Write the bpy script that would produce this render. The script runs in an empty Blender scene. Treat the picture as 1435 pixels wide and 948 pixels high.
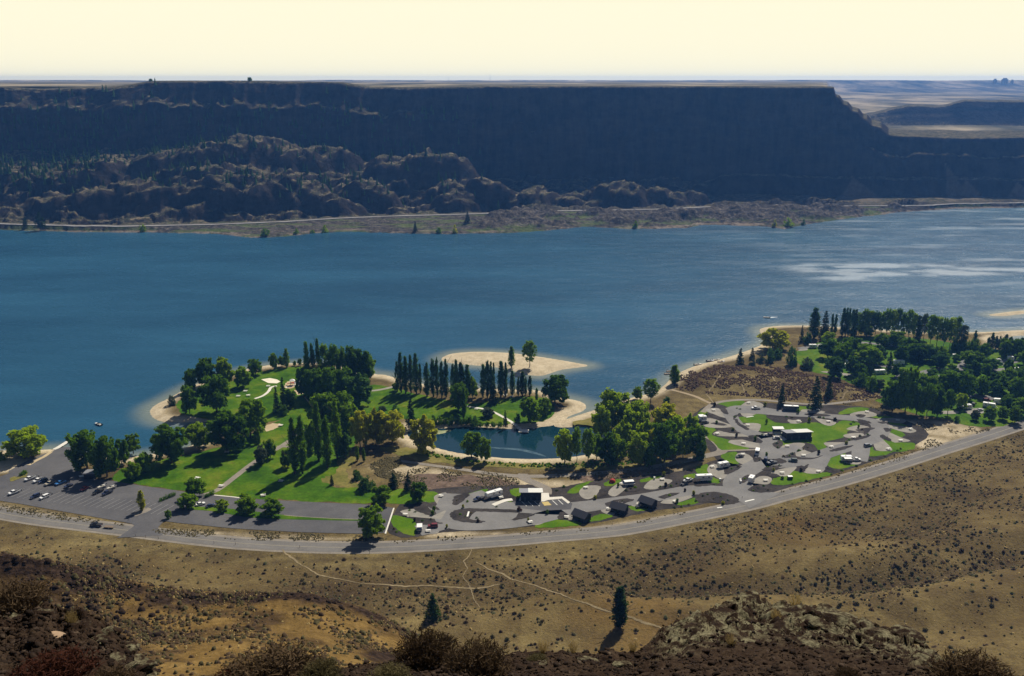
import bpy, math, random
import numpy as np
from mathutils import Vector, Matrix, noise as mnoise
from mathutils.geometry import tessellate_polygon

rnd = random.Random(7)
rng = np.random.default_rng(7)
R = math.radians
scene = bpy.context.scene
COL = scene.collection

# ------------------------------------------------------------------ camera
F = 1300.0                                  # focal length, in photo pixels (1435 wide)
PITCH = math.atan(362.0 / F)
CAMZ = 200.0                                # metres above the lake
cam_d = bpy.data.cameras.new("camera")
cam_d.sensor_width = 36.0
cam_d.lens = 36.0 * F / 1435.0
cam_d.clip_start = 0.5
cam_d.clip_end = 40000.0
cam = bpy.data.objects.new("camera", cam_d)
cam.location = (0, 0, CAMZ)
cam.rotation_euler = (math.pi / 2 - PITCH, 0, 0)
COL.objects.link(cam)
scene.camera = cam

# ------------------------------------------------------------------ light
SUN_AZ, SUN_EL = R(27), R(47)
world = bpy.data.worlds.new("World")
scene.world = world
world.use_nodes = True
wn, wl = world.node_tree.nodes, world.node_tree.links
bg = wn["Background"]
sky = wn.new("ShaderNodeTexSky")
sky.sky_type = 'NISHITA'
sky.sun_disc = False
sky.sun_elevation = SUN_EL
sky.sun_rotation = SUN_AZ
sky.altitude = 700
sky.air_density = 1.0
sky.dust_density = 2.5
sky.ozone_density = 1.5
# pale warm haze low over the horizon, clear blue above it, the same all round
wtc = wn.new("ShaderNodeTexCoord")
wsep = wn.new("ShaderNodeSeparateXYZ")
wl.new(wtc.outputs["Generated"], wsep.inputs[0])
wramp = wn.new("ShaderNodeMapRange")
wramp.interpolation_type = 'SMOOTHSTEP'
wramp.inputs["From Min"].default_value = 0.07
wramp.inputs["From Max"].default_value = 0.17
wramp.inputs["To Min"].default_value = 1.0
wramp.inputs["To Max"].default_value = 0.0
wl.new(wsep.outputs["Z"], wramp.inputs["Value"])
wmix = wn.new("ShaderNodeMix")
wmix.data_type = 'RGBA'
wl.new(wramp.outputs[0], wmix.inputs["Factor"])
wl.new(sky.outputs[0], wmix.inputs["A"])
wmix.inputs["B"].default_value = (21.8, 20.6, 15.4, 1)
wl.new(wmix.outputs["Result"], bg.inputs["Color"])
bg.inputs["Strength"].default_value = 0.041

sun_d = bpy.data.lights.new("sun", 'SUN')
sun_d.energy = 5.0
sun_d.angle = R(0.5)
sun_d.color = (1.0, 0.94, 0.82)
sun = bpy.data.objects.new("sun", sun_d)
sdir = Vector((math.sin(SUN_AZ) * math.cos(SUN_EL), math.cos(SUN_AZ) * math.cos(SUN_EL), math.sin(SUN_EL)))
sun.rotation_euler = sdir.to_track_quat('Z', 'Y').to_euler()
sun.location = (0, 0, 400)
COL.objects.link(sun)

scene.view_settings.view_transform = 'Standard'
scene.view_settings.look = 'None'
scene.view_settings.exposure = 0.22
scene.view_settings.gamma = 1.0
scene.cycles.use_denoising = True
scene.cycles.max_bounces = 6
scene.cycles.diffuse_bounces = 2
scene.cycles.glossy_bounces = 2
scene.cycles.transmission_bounces = 3
scene.cycles.transparent_max_bounces = 8
scene.cycles.volume_bounces = 0

# ------------------------------------------------------------------ measuring helpers
CP, SP = math.cos(PITCH), math.sin(PITCH)


def slope_of(py):
    return np.tan(PITCH + np.arctan((np.asarray(py, float) - 474.0) / F))


def at_dist(px, py, Y):
    """The point seen at a photo pixel that lies Y metres out."""
    Y = np.asarray(Y, float)
    z = CAMZ - Y * slope_of(py)
    dep = Y * CP + (CAMZ - z) * SP
    x = (np.asarray(px, float) - 717.5) / F * dep
    return x, Y, z


def G(px, py, z=1.2):
    """The point of the level z seen at a photo pixel."""
    Y = (CAMZ - z) / float(slope_of(py))
    x, Y, z = at_dist(px, py, Y)
    return Vector((float(x), float(Y), float(z)))


def px_per_m(p):
    return F / (p[1] * CP + (CAMZ - p[2]) * SP)


# ------------------------------------------------------------------ noise in numpy
def _hash(ix, iy, seed):
    h = (ix.astype(np.int64) * 374761393 + iy.astype(np.int64) * 668265263 + seed * 974634777) & 0x7fffffff
    h = ((h ^ (h >> 13)) * 1274126177) & 0x7fffffff
    h = h ^ (h >> 16)
    return (h & 0xffffff) / float(0xffffff)


def vnoise(x, y, seed=0):
    x = np.asarray(x, float); y = np.asarray(y, float)
    ix = np.floor(x); iy = np.floor(y)
    fx = x - ix; fy = y - iy
    fx = fx * fx * (3 - 2 * fx); fy = fy * fy * (3 - 2 * fy)
    a = _hash(ix, iy, seed); b = _hash(ix + 1, iy, seed)
    c = _hash(ix, iy + 1, seed); d = _hash(ix + 1, iy + 1, seed)
    return (a + (b - a) * fx) * (1 - fy) + (c + (d - c) * fx) * fy


def fbm(x, y, seed=0, octv=4, gain=0.5):
    s = 0; a = 1.0; t = 0
    for k in range(octv):
        ca, sa = math.cos(0.6 + k * 1.1), math.sin(0.6 + k * 1.1)
        s = s + a * vnoise((x * ca - y * sa) * 2 ** k + 17.3 * k, (x * sa + y * ca) * 2 ** k - 9.1 * k, seed + k)
        t += a; a *= gain
    return s / t - 0.5


def ridged(x, y, seed=0, octv=4):
    s = 0; a = 1.0; t = 0
    for k in range(octv):
        ca, sa = math.cos(0.5 + k * 1.3), math.sin(0.5 + k * 1.3)
        s = s + a * (1 - np.abs(2 * vnoise((x * ca - y * sa) * 2 ** k + 5.7 * k, (x * sa + y * ca) * 2 ** k + 3.3 * k, seed + k) - 1))
        t += a; a *= 0.5
    return s / t


def smooth(a, b, x):
    t = np.clip((np.asarray(x, float) - a) / (b - a), 0, 1)
    return t * t * (3 - 2 * t)


def cells(x, y, seed, n=1):
    """Blocky broken-rock relief: nearest random site gives a height and a tilt."""
    ix = np.floor(x); iy = np.floor(y)
    best = np.full(x.shape, 9.0); val = np.zeros(x.shape); second = np.full(x.shape, 9.0)
    for dx in (-1, 0, 1):
        for dy in (-1, 0, 1):
            jx = ix + dx; jy = iy + dy
            sx = jx + _hash(jx, jy, seed); sy = jy + _hash(jx, jy, seed + 1)
            d = np.hypot(x - sx, y - sy)
            v = _hash(jx, jy, seed + 2) + (x - sx) * (_hash(jx, jy, seed + 3) - 0.5) * 1.2 + (y - sy) * (_hash(jx, jy, seed + 4) - 0.5) * 1.2
            m = d < best
            second = np.where(m, best, np.minimum(second, d))
            val = np.where(m, v, val); best = np.where(m, d, best)
    return val - 0.5, np.clip((second - best) * 5, 0, 1)


# ------------------------------------------------------------------ mesh helpers
def np_mesh(name, V, Fq, mat=None, smooth_=False, attr=None):
    me = bpy.data.meshes.new(name)
    V = np.asarray(V, np.float32)
    Fq = np.asarray(Fq, np.int32)
    n, k = Fq.shape
    me.vertices.add(len(V)); me.vertices.foreach_set("co", V.ravel())
    me.loops.add(n * k); me.loops.foreach_set("vertex_index", Fq.ravel())
    me.polygons.add(n)
    me.polygons.foreach_set("loop_start", np.arange(n, dtype=np.int32) * k)
    me.polygons.foreach_set("loop_total", np.full(n, k, np.int32))
    if smooth_:
        me.polygons.foreach_set("use_smooth", np.ones(n, bool))
    me.update(calc_edges=True)
    if attr:
        for an, arr in attr.items():
            a = me.attributes.new(an, 'FLOAT_COLOR', 'POINT')
            c = np.ones((len(V), 4), np.float32)
            c[:, :arr.shape[1]] = arr
            a.data.foreach_set("color", c.ravel())
    if mat:
        me.materials.append(mat)
    return me


def grid_faces(nr, nc):
    r, c = np.meshgrid(np.arange(nr - 1), np.arange(nc - 1), indexing='ij')
    a = (r * nc + c).ravel()
    return np.stack([a, a + 1, a + nc + 1, a + nc], 1)


class MB:
    """Collects boxes, prisms, cylinders and bars into one mesh."""
    def __init__(self):
        self.v, self.f = [], []

    def add(self, vs, fs):
        o = len(self.v)
        self.v += [tuple(v) for v in vs]
        self.f += [[i + o for i in f] for f in fs]
        return self

    def box(self, c, s, rz=0.0, taper=1.0):
        x, y, z = s[0] / 2, s[1] / 2, s[2] / 2
        vs = []
        for k, t in ((-1, 1.0), (1, taper)):
            for sx, sy in ((-1, -1), (1, -1), (1, 1), (-1, 1)):
                X, Y = sx * x * t, sy * y * t
                vs.append((c[0] + X * math.cos(rz) - Y * math.sin(rz), c[1] + X * math.sin(rz) + Y * math.cos(rz), c[2] + k * z))
        return self.add(vs, [(3, 2, 1, 0), (4, 5, 6, 7), (0, 1, 5, 4), (1, 2, 6, 5), (2, 3, 7, 6), (3, 0, 4, 7)])

    def prism(self, prof, y0, y1, inset=0.0):
        """A side profile (x, z) pushed across from y0 to y1; the upper points may lean in."""
        n = len(prof)
        zs = [p[1] for p in prof]; zm = (min(zs) + max(zs)) / 2
        vs = [(x, y0 + (inset if z > zm else 0), z) for x, z in prof] + [(x, y1 - (inset if z > zm else 0), z) for x, z in prof]
        fs = [list(range(n)), list(range(2 * n - 1, n - 1, -1))]
        fs += [(i, i + n, (i + 1) % n + n, (i + 1) % n) for i in range(n)]
        return self.add(vs, fs)

    def cyl(self, p0, p1, r0, r1=None, n=8):
        r1 = r0 if r1 is None else r1
        p0, p1 = Vector(p0), Vector(p1)
        d = (p1 - p0).normalized()
        a = d.orthogonal().normalized(); b = d.cross(a)
        vs = []
        for p, r in ((p0, r0), (p1, r1)):
            for k in range(n):
                t = 2 * math.pi * k / n
                vs.append(p + (a * math.cos(t) + b * math.sin(t)) * r)
        fs = [(k, (k + 1) % n, n + (k + 1) % n, n + k) for k in range(n)]
        fs += [list(range(n - 1, -1, -1)), list(range(n, 2 * n))]
        return self.add(vs, fs)

    def mesh(self, name, mat, bevel=0.0):
        me = bpy.data.meshes.new(name)
        me.from_pydata(self.v, [], self.f)
        if bevel:
            import bmesh
            bm = bmesh.new(); bm.from_mesh(me)
            bmesh.ops.bevel(bm, geom=bm.edges[:], offset=bevel, segments=2, affect='EDGES', profile=0.5, clamp_overlap=True)
            bm.to_mesh(me); bm.free()
        me.materials.append(mat)
        me.update()
        return me


CACHE = {}


def cached(key, fn):
    if key not in CACHE:
        CACHE[key] = fn()
    return CACHE[key]


def link(name, me, parent=None, loc=None, rot=None, scale=None):
    o = bpy.data.objects.new(name, me)
    COL.objects.link(o)
    if parent is not None:
        o.parent = parent
    if loc is not None:
        o.location = loc
    if rot is not None:
        o.rotation_euler = rot
    if scale is not None:
        o.scale = scale
    return o


def thing(name, label, cat, loc, rz=0.0, group=None, scale=None):
    o = link(name, None, None, loc, (0, 0, rz), scale)
    o.empty_display_size = 0.5
    return tag(o, label, cat, group)


def tag(o, label, cat, group=None):
    o["label"] = label; o["category"] = cat
    if group:
        o["group"] = group
    return o


def structure(name, me, kind="structure"):
    o = link(name, me)
    o["kind"] = kind
    return o


# ------------------------------------------------------------------ materials
MATS = {}


def new_mat(name):
    m = bpy.data.materials.new(name)
    m.use_nodes = True
    nt = m.node_tree
    return m, nt.nodes, nt.links, nt.nodes["Principled BSDF"]


def noise_node(n, l, scale, detail=4, coord="Object", rough=0.55, stretch=None):
    if coord == "Position":
        g = n.new("ShaderNodeNewGeometry"); src = g.outputs["Position"]
    else:
        t = n.new("ShaderNodeTexCoord"); src = t.outputs[coord]
    if stretch:
        mp = n.new("ShaderNodeMapping")
        mp.inputs["Scale"].default_value = stretch
        l.new(src, mp.inputs[0]); src = mp.outputs[0]
    t = n.new("ShaderNodeTexNoise")
    t.inputs["Scale"].default_value = scale
    t.inputs["Detail"].default_value = detail
    t.inputs["Roughness"].default_value = rough
    l.new(src, t.inputs["Vector"])
    return t.outputs[0]


def ramp(n, l, src, stops):
    r = n.new("ShaderNodeValToRGB")
    e = r.color_ramp.elements
    while len(e) < len(stops):
        e.new(0.5)
    for k, (p, c) in enumerate(stops):
        e[k].position = p
        e[k].color = (c[0], c[1], c[2], 1) if not isinstance(c, (int, float)) else (c, c, c, 1)
    l.new(src, r.inputs[0])
    return r.outputs[0]


def mix(n, l, fac, a, b):
    m = n.new("ShaderNodeMix"); m.data_type = 'RGBA'
    for sock, v in (("Factor", fac), ("A", a), ("B", b)):
        if isinstance(v, bpy.types.NodeSocket):
            l.new(v, m.inputs[sock])
        elif isinstance(v, (int, float)):
            m.inputs[sock].default_value = v
        else:
            m.inputs[sock].default_value = (*v[:3], 1)
    return m.outputs["Result"]


def bump(n, l, src, bs, strength, dist=1.0):
    b = n.new("ShaderNodeBump")
    b.inputs["Strength"].default_value = strength
    b.inputs["Distance"].default_value = dist
    l.new(src, b.inputs["Height"])
    l.new(b.outputs[0], bs.inputs["Normal"])


def simple(name, col, rough=0.6, var=0.25, scale=3.0, metal=0.0, coord="Object", spec=0.3, bmp=0.0):
    if name in MATS:
        return MATS[name]
    m, n, l, bs = new_mat(name)
    t = noise_node(n, l, scale, coord=coord)
    lo = [c * (1 - var) for c in col]; hi = [min(1, c * (1 + var)) for c in col]
    l.new(ramp(n, l, t, [(0.3, lo), (0.7, hi)]), bs.inputs["Base Color"])
    bs.inputs["Roughness"].default_value = rough
    bs.inputs["Metallic"].default_value = metal
    bs.inputs["Specular IOR Level"].default_value = spec
    if bmp:
        bump(n, l, t, bs, bmp, 0.1)
    MATS[name] = m
    return m


def sheet_mat(name, stops, scale=0.05, fine=0.6, rough=0.9, bmp=0.3, fine_amt=0.35, stretch=None, spec=0.03):
    """Ground sheets: broad patches, a finer grain over them and a little relief."""
    if name in MATS:
        return MATS[name]
    m, n, l, bs = new_mat(name)
    a = noise_node(n, l, scale, 5, "Position", 0.6, stretch)
    b = noise_node(n, l, fine, 4, "Position", 0.7)
    c1 = ramp(n, l, a, stops)
    c2 = ramp(n, l, b, [(0.25, [1 - fine_amt] * 3), (0.75, [1 + fine_amt] * 3)])
    mm = n.new("ShaderNodeMix"); mm.data_type = 'RGBA'; mm.blend_type = 'MULTIPLY'
    mm.inputs["Factor"].default_value = 1.0
    l.new(c1, mm.inputs["A"]); l.new(c2, mm.inputs["B"])
    l.new(mm.outputs["Result"], bs.inputs["Base Color"])
    bs.inputs["Roughness"].default_value = rough
    bs.inputs["Specular IOR Level"].default_value = spec
    if bmp:
        bump(n, l, b, bs, bmp, 0.3)
    MATS[name] = m
    return m


def foliage(name, dark, light, trans=0.35, hue=0.6):
    if name in MATS:
        return MATS[name]
    m = bpy.data.materials.new(name); m.use_nodes = True
    n, l = m.node_tree.nodes, m.node_tree.links
    n.remove(n["Principled BSDF"])
    out = n["Material Output"]
    oi = n.new("ShaderNodeObjectInfo")
    t = noise_node(n, l, 0.55, 3)
    ad = n.new("ShaderNodeMath"); ad.operation = 'MULTIPLY_ADD'
    l.new(oi.outputs["Random"], ad.inputs[0]); ad.inputs[1].default_value = hue
    l.new(t, ad.inputs[2])
    c = ramp(n, l, ad.outputs[0], [(0.30, dark), (0.92, light)])
    d = n.new("ShaderNodeBsdfDiffuse"); tr = n.new("ShaderNodeBsdfTranslucent")
    l.new(c, d.inputs[0])
    tint = mix(n, l, 0.5, c, light)
    l.new(tint, tr.inputs[0])
    mx = n.new("ShaderNodeMixShader"); mx.inputs[0].default_value = trans
    l.new(d.outputs[0], mx.inputs[1]); l.new(tr.outputs[0], mx.inputs[2])
    l.new(mx.outputs[0], out.inputs["Surface"])
    MATS[name] = m
    return m


def attr_color(n, name="mask"):
    a = n.new("ShaderNodeAttribute"); a.attribute_name = name
    return a


# ground of the valley: dry grass, with sand and dark broken rock where the masks say so
def ground_material():
    m, n, l, bs = new_mat("valley_ground")
    a = attr_color(n)
    sp = n.new("ShaderNodeSeparateColor"); l.new(a.outputs["Color"], sp.inputs[0])
    big = noise_node(n, l, 0.022, 6, "Position", 0.6)
    mid = noise_node(n, l, 0.16, 5, "Position", 0.65)
    fine = noise_node(n, l, 0.9, 4, "Position", 0.7)
    dry = ramp(n, l, big, [(0.33, (0.084, 0.061, 0.026)), (0.5, (0.145, 0.108, 0.045)), (0.66, (0.220, 0.168, 0.070))])
    dry = mix(n, l, ramp(n, l, mid, [(0.40, 0.0), (0.68, 0.75)]), dry, (0.062, 0.044, 0.022))
    sand = ramp(n, l, mid, [(0.3, (0.40, 0.32, 0.205)), (0.7, (0.58, 0.485, 0.335))])
    rock = ramp(n, l, fine, [(0.3, (0.012, 0.008, 0.006)), (0.7, (0.052, 0.033, 0.023))])
    orange = ramp(n, l, mid, [(0.3, (0.10, 0.058, 0.018)), (0.55, (0.17, 0.105, 0.034)), (0.75, (0.25, 0.160, 0.055))])
    c = mix(n, l, sp.outputs["Blue"], dry, orange)
    c = mix(n, l, sp.outputs["Red"], c, sand)
    c = mix(n, l, sp.outputs["Green"], c, rock)
    g = ramp(n, l, fine, [(0.25, [0.55] * 3), (0.75, [1.35] * 3)])
    mm = n.new("ShaderNodeMix"); mm.data_type = 'RGBA'; mm.blend_type = 'MULTIPLY'; mm.inputs["Factor"].default_value = 0.8
    l.new(c, mm.inputs["A"]); l.new(g, mm.inputs["B"])
    l.new(mm.outputs["Result"], bs.inputs["Base Color"])
    bs.inputs["Roughness"].default_value = 0.95
    bs.inputs["Specular IOR Level"].default_value = 0.02
    bump(n, l, fine, bs, 0.6, 0.8)
    return m


def near_rock_material():
    m, n, l, bs = new_mat("outcrop_rock")
    a = attr_color(n)
    sp = n.new("ShaderNodeSeparateColor"); l.new(a.outputs["Color"], sp.inputs[0])
    f1 = noise_node(n, l, 3.0, 6, "Position", 0.7)
    f2 = noise_node(n, l, 14.0, 4, "Position", 0.7)
    f3 = noise_node(n, l, 1.1, 5, "Position", 0.6)
    base = ramp(n, l, f2, [(0.3, (0.006, 0.0045, 0.0035)), (0.7, (0.045, 0.028, 0.019))])
    warm = ramp(n, l, f1, [(0.35, (0.012, 0.007, 0.005)), (0.7, (0.062, 0.036, 0.022))])
    c = mix(n, l, 0.5, base, warm)
    lich = ramp(n, l, f2, [(0.3, (0.055, 0.047, 0.028)), (0.7, (0.26, 0.235, 0.140))])
    lm = n.new("ShaderNodeMath"); lm.operation = 'MULTIPLY'
    l.new(ramp(n, l, f1, [(0.46, 0.0), (0.56, 0.85)]), lm.inputs[0]); l.new(sp.outputs["Red"], lm.inputs[1])
    c = mix(n, l, lm.outputs[0], c, lich)
    l.new(c, bs.inputs["Base Color"])
    bs.inputs["Roughness"].default_value = 0.9
    bs.inputs["Specular IOR Level"].default_value = 0.03
    bump(n, l, f2, bs, 0.8, 0.05)
    return m


def far_material():
    m, n, l, bs = new_mat("far_hills")
    a = attr_color(n)
    sp = n.new("ShaderNodeSeparateColor"); l.new(a.outputs["Color"], sp.inputs[0])
    geo = n.new("ShaderNodeNewGeometry")
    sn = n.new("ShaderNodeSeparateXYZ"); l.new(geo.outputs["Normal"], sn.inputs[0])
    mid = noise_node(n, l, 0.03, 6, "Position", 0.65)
    fine = noise_node(n, l, 0.15, 5, "Position", 0.7)
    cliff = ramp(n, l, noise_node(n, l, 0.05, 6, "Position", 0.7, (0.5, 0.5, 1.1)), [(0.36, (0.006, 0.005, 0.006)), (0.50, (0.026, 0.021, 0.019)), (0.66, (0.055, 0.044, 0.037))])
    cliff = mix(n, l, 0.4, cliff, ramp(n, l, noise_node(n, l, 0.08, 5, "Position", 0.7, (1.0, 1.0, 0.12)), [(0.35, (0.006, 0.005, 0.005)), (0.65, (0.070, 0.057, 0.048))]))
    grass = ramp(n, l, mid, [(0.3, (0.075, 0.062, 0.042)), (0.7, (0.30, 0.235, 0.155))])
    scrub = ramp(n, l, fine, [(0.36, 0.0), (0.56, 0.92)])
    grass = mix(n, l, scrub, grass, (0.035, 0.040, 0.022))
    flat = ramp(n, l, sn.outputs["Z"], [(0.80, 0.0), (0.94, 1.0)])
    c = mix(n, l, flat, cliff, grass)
    shore = ramp(n, l, fine, [(0.35, (0.018, 0.017, 0.016)), (0.55, (0.085, 0.074, 0.064)), (0.72, (0.21, 0.18, 0.15))])
    c = mix(n, l, sp.outputs["Red"], c, shore)
    c = mix(n, l, sp.outputs["Green"], c, ramp(n, l, fine, [(0.3, (0.05, 0.075, 0.02)), (0.7, (0.12, 0.15, 0.05))]))
    talus = ramp(n, l, fine, [(0.3, (0.11, 0.085, 0.065)), (0.7, (0.28, 0.23, 0.18))])
    c = mix(n, l, sp.outputs["Blue"], c, talus)
    l.new(c, bs.inputs["Base Color"])
    bs.inputs["Roughness"].default_value = 0.95
    bs.inputs["Specular IOR Level"].default_value = 0.0
    bump(n, l, fine, bs, 0.7, 5.0)
    return m


def water_material(name, calm):
    m, n, l, bs = new_mat(name)
    a = attr_color(n)
    sp = n.new("ShaderNodeSeparateColor"); l.new(a.outputs["Color"], sp.inputs[0])
    wide = noise_node(n, l, 0.006, 5, "Position", 0.6, (0.5, 1.6, 1))
    deep = ramp(n, l, wide, [(0.35, (0.004, 0.022, 0.034)), (0.65, (0.006, 0.032, 0.048))]) if calm else ramp(n, l, wide, [(0.35, (0.009, 0.055, 0.101)), (0.65, (0.019, 0.087, 0.150))])
    c = mix(n, l, sp.outputs["Red"], deep, (0.20, 0.22, 0.17))
    l.new(c, bs.inputs["Base Color"])
    bs.inputs["IOR"].default_value = 1.33
    bs.inputs["Specular IOR Level"].default_value = 0.5 if calm else 0.36
    if calm:
        bs.inputs["Roughness"].default_value = 0.05
        bump(n, l, noise_node(n, l, 0.35, 3, "Position"), bs, 0.10, 0.4)
    else:
        w1 = noise_node(n, l, 0.22, 4, "Position", 0.6, (1.0, 1.7, 1))
        w2 = noise_node(n, l, 0.045, 4, "Position", 0.6, (0.6, 1.8, 1))
        ruff = ramp(n, l, w2, [(0.30, 0.21), (0.70, 0.30)])
        gust_glint = mix(n, l, sp.outputs["Green"], ruff, (0.62, 0.62, 0.62))      # wind-ruffled patches, placed to paint the lake's sun glint
        l.new(gust_glint, bs.inputs["Roughness"])
        l.new(mix(n, l, sp.outputs["Green"], (0.36,) * 3, (0.85,) * 3), bs.inputs["Specular IOR Level"])  # shine raised past plain water in these patches to strengthen the glint
        bump(n, l, w1, bs, 0.42, 1.4)
    return m


def plateau_material():
    m, n, l, bs = new_mat("scrub_plateau")
    a = noise_node(n, l, 0.0035, 8, "Position", 0.72, (1.0, 0.45, 1.0))
    c = ramp(n, l, a, [(0.36, (0.030, 0.034, 0.026)), (0.48, (0.13, 0.115, 0.075)), (0.60, (0.34, 0.28, 0.19)), (0.72, (0.46, 0.40, 0.28))])
    l.new(c, bs.inputs["Base Color"])
    bs.inputs["Roughness"].default_value = 0.95
    bs.inputs["Specular IOR Level"].default_value = 0.0
    return m


M_plateau = plateau_material()
M_ground = ground_material()
M_near = near_rock_material()
M_far = far_material()
M_lake = water_material("lake_water", False)
M_pond = water_material("pond_water", True)
M_lawn = sheet_mat("lawn_grass", [(0.3, (0.024, 0.066, 0.003)), (0.46, (0.046, 0.108, 0.004)), (0.58, (0.085, 0.140, 0.006)), (0.74, (0.165, 0.160, 0.022))], 0.055, 0.5, fine_amt=0.35)
M_lawn2 = sheet_mat("watered_lawn", [(0.3, (0.046, 0.108, 0.004)), (0.52, (0.078, 0.150, 0.006)), (0.75, (0.150, 0.175, 0.018))], 0.08, 0.7, fine_amt=0.2)
M_asph = sheet_mat("worn_asphalt", [(0.3, (0.082, 0.080, 0.084)), (0.7, (0.125, 0.120, 0.120))], 0.06, 0.8, fine_amt=0.14, bmp=0.1)
M_camp = sheet_mat("camp_asphalt", [(0.3, (0.155, 0.149, 0.143)), (0.7, (0.215, 0.205, 0.194))], 0.07, 0.9, fine_amt=0.12, bmp=0.1)
M_high = sheet_mat("road_asphalt", [(0.3, (0.135, 0.126, 0.116)), (0.7, (0.185, 0.172, 0.158))], 0.08, 0.8, fine_amt=0.14, bmp=0.1)
M_conc = sheet_mat("pad_concrete", [(0.3, (0.215, 0.198, 0.170)), (0.7, (0.30, 0.275, 0.235))], 0.2, 1.2, fine_amt=0.1, bmp=0.05)
M_walk = sheet_mat("pale_concrete", [(0.3, (0.58, 0.54, 0.46)), (0.7, (0.70, 0.66, 0.58))], 0.3, 1.5, fine_amt=0.08, bmp=0.05)
M_mulch = sheet_mat("bark_mulch", [(0.3, (0.026, 0.023, 0.022)), (0.7, (0.062, 0.053, 0.047))], 0.12, 1.0, fine_amt=0.45)
M_sand = sheet_mat("sand", [(0.3, (0.38, 0.29, 0.17)), (0.7, (0.52, 0.42, 0.27))], 0.08, 0.9, fine_amt=0.15)
M_wsand = sheet_mat("white_sand", [(0.3, (0.66, 0.60, 0.46)), (0.7, (0.78, 0.72, 0.58))], 0.2, 0.9, fine_amt=0.08)
M_dirt = sheet_mat("dirt_track", [(0.3, (0.26, 0.20, 0.125)), (0.7, (0.37, 0.29, 0.19))], 0.12, 0.9, fine_amt=0.2)
M_gravel = sheet_mat("gravel_path", [(0.3, (0.20, 0.175, 0.145)), (0.7, (0.27, 0.235, 0.19))], 0.12, 0.9, fine_amt=0.15)
M_scrubg = sheet_mat("scrub_ground", [(0.3, (0.085, 0.058, 0.046)), (0.6, (0.155, 0.108, 0.078)), (0.8, (0.30, 0.23, 0.155))], 0.20, 0.6, fine_amt=0.45)
M_dryg = sheet_mat("dry_lawn", [(0.3, (0.10, 0.105, 0.022)), (0.7, (0.22, 0.175, 0.055))], 0.10, 0.6, fine_amt=0.3)
M_paint = simple("road_paint", (0.75, 0.73, 0.66), 0.7, 0.1)
M_yline = simple("faded_yellow_paint", (0.25, 0.22, 0.165), 0.8, 0.2)
M_ypaint = simple("kerb_yellow_paint", (0.45, 0.33, 0.10), 0.7, 0.15)
M_white = simple("white_enamel", (0.80, 0.79, 0.75), 0.35, 0.06, spec=0.5)
M_tan = simple("tan_panel", (0.60, 0.55, 0.45), 0.5, 0.1)
M_black = simple("black_rubber", (0.018, 0.018, 0.020), 0.7, 0.2)
M_glass = simple("dark_glass", (0.012, 0.016, 0.024), 0.08, 0.1, spec=0.6)
M_chrome = simple("bright_metal", (0.62, 0.62, 0.62), 0.25, 0.05, metal=0.9)
M_lamp = simple("headlight_lens", (0.75, 0.75, 0.72), 0.15, 0.05, spec=0.6)
M_red_l = simple("tail_light_lens", (0.35, 0.015, 0.012), 0.25, 0.1)
M_wood = simple("weathered_wood", (0.17, 0.125, 0.085), 0.8, 0.3, 6)
M_table = simple("pale_table_boards", (0.74, 0.71, 0.63), 0.6, 0.08)
M_navy = simple("dark_navy_cladding", (0.020, 0.022, 0.032), 0.7, 0.25, 4)
M_slate = simple("dark_slate_shingles", (0.032, 0.034, 0.046), 0.6, 0.3, 5)
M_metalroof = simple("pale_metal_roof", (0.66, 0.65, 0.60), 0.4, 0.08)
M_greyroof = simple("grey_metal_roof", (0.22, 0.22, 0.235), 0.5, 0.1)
M_bark = simple("bark", (0.070, 0.052, 0.038), 0.9, 0.35, 5, bmp=0.4)
M_palebark = simple("pale_bark", (0.20, 0.175, 0.145), 0.9, 0.3, 5, bmp=0.3)
M_steel = simple("galvanised_steel", (0.38, 0.38, 0.38), 0.45, 0.1, metal=0.5)
M_red = simple("red_cloth", (0.42, 0.045, 0.025), 0.8, 0.2)
M_blue = simple("blue_cloth", (0.05, 0.16, 0.42), 0.7, 0.15)

FOL = {
    'dark': foliage("leaf_dark_green", (0.026, 0.072, 0.005), (0.12, 0.225, 0.008), 0.46),
    'mid': foliage("leaf_mid_green", (0.05, 0.12, 0.006), (0.19, 0.31, 0.01), 0.5),
    'bright': foliage("leaf_bright_green", (0.1, 0.19, 0.006), (0.32, 0.43, 0.015), 0.55),
    'yellow': foliage("leaf_yellow_green", (0.18, 0.215, 0.008), (0.46, 0.46, 0.025), 0.55),
    'blue': foliage("leaf_blue_green", (0.024, 0.066, 0.015), (0.095, 0.185, 0.034), 0.38),
    'grey': foliage("leaf_grey_green", (0.045, 0.065, 0.035), (0.13, 0.165, 0.085), 0.3),
    'pine': foliage("needle_dark_green", (0.01, 0.024, 0.007), (0.04, 0.075, 0.016), 0.15),
    'brown': foliage("twig_brown", (0.026, 0.017, 0.011), (0.092, 0.062, 0.036), 0.2),
    'rust': foliage("twig_rust_red", (0.026, 0.011, 0.008), (0.088, 0.034, 0.022), 0.2),
    'sage': foliage("leaf_sage", (0.045, 0.038, 0.018), (0.15, 0.125, 0.06), 0.25),
    'darksage': foliage("leaf_dark_sage", (0.024, 0.025, 0.011), (0.080, 0.080, 0.036), 0.2),
    'straw': foliage("dry_straw", (0.18, 0.12, 0.045), (0.42, 0.31, 0.13), 0.3),
}

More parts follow.
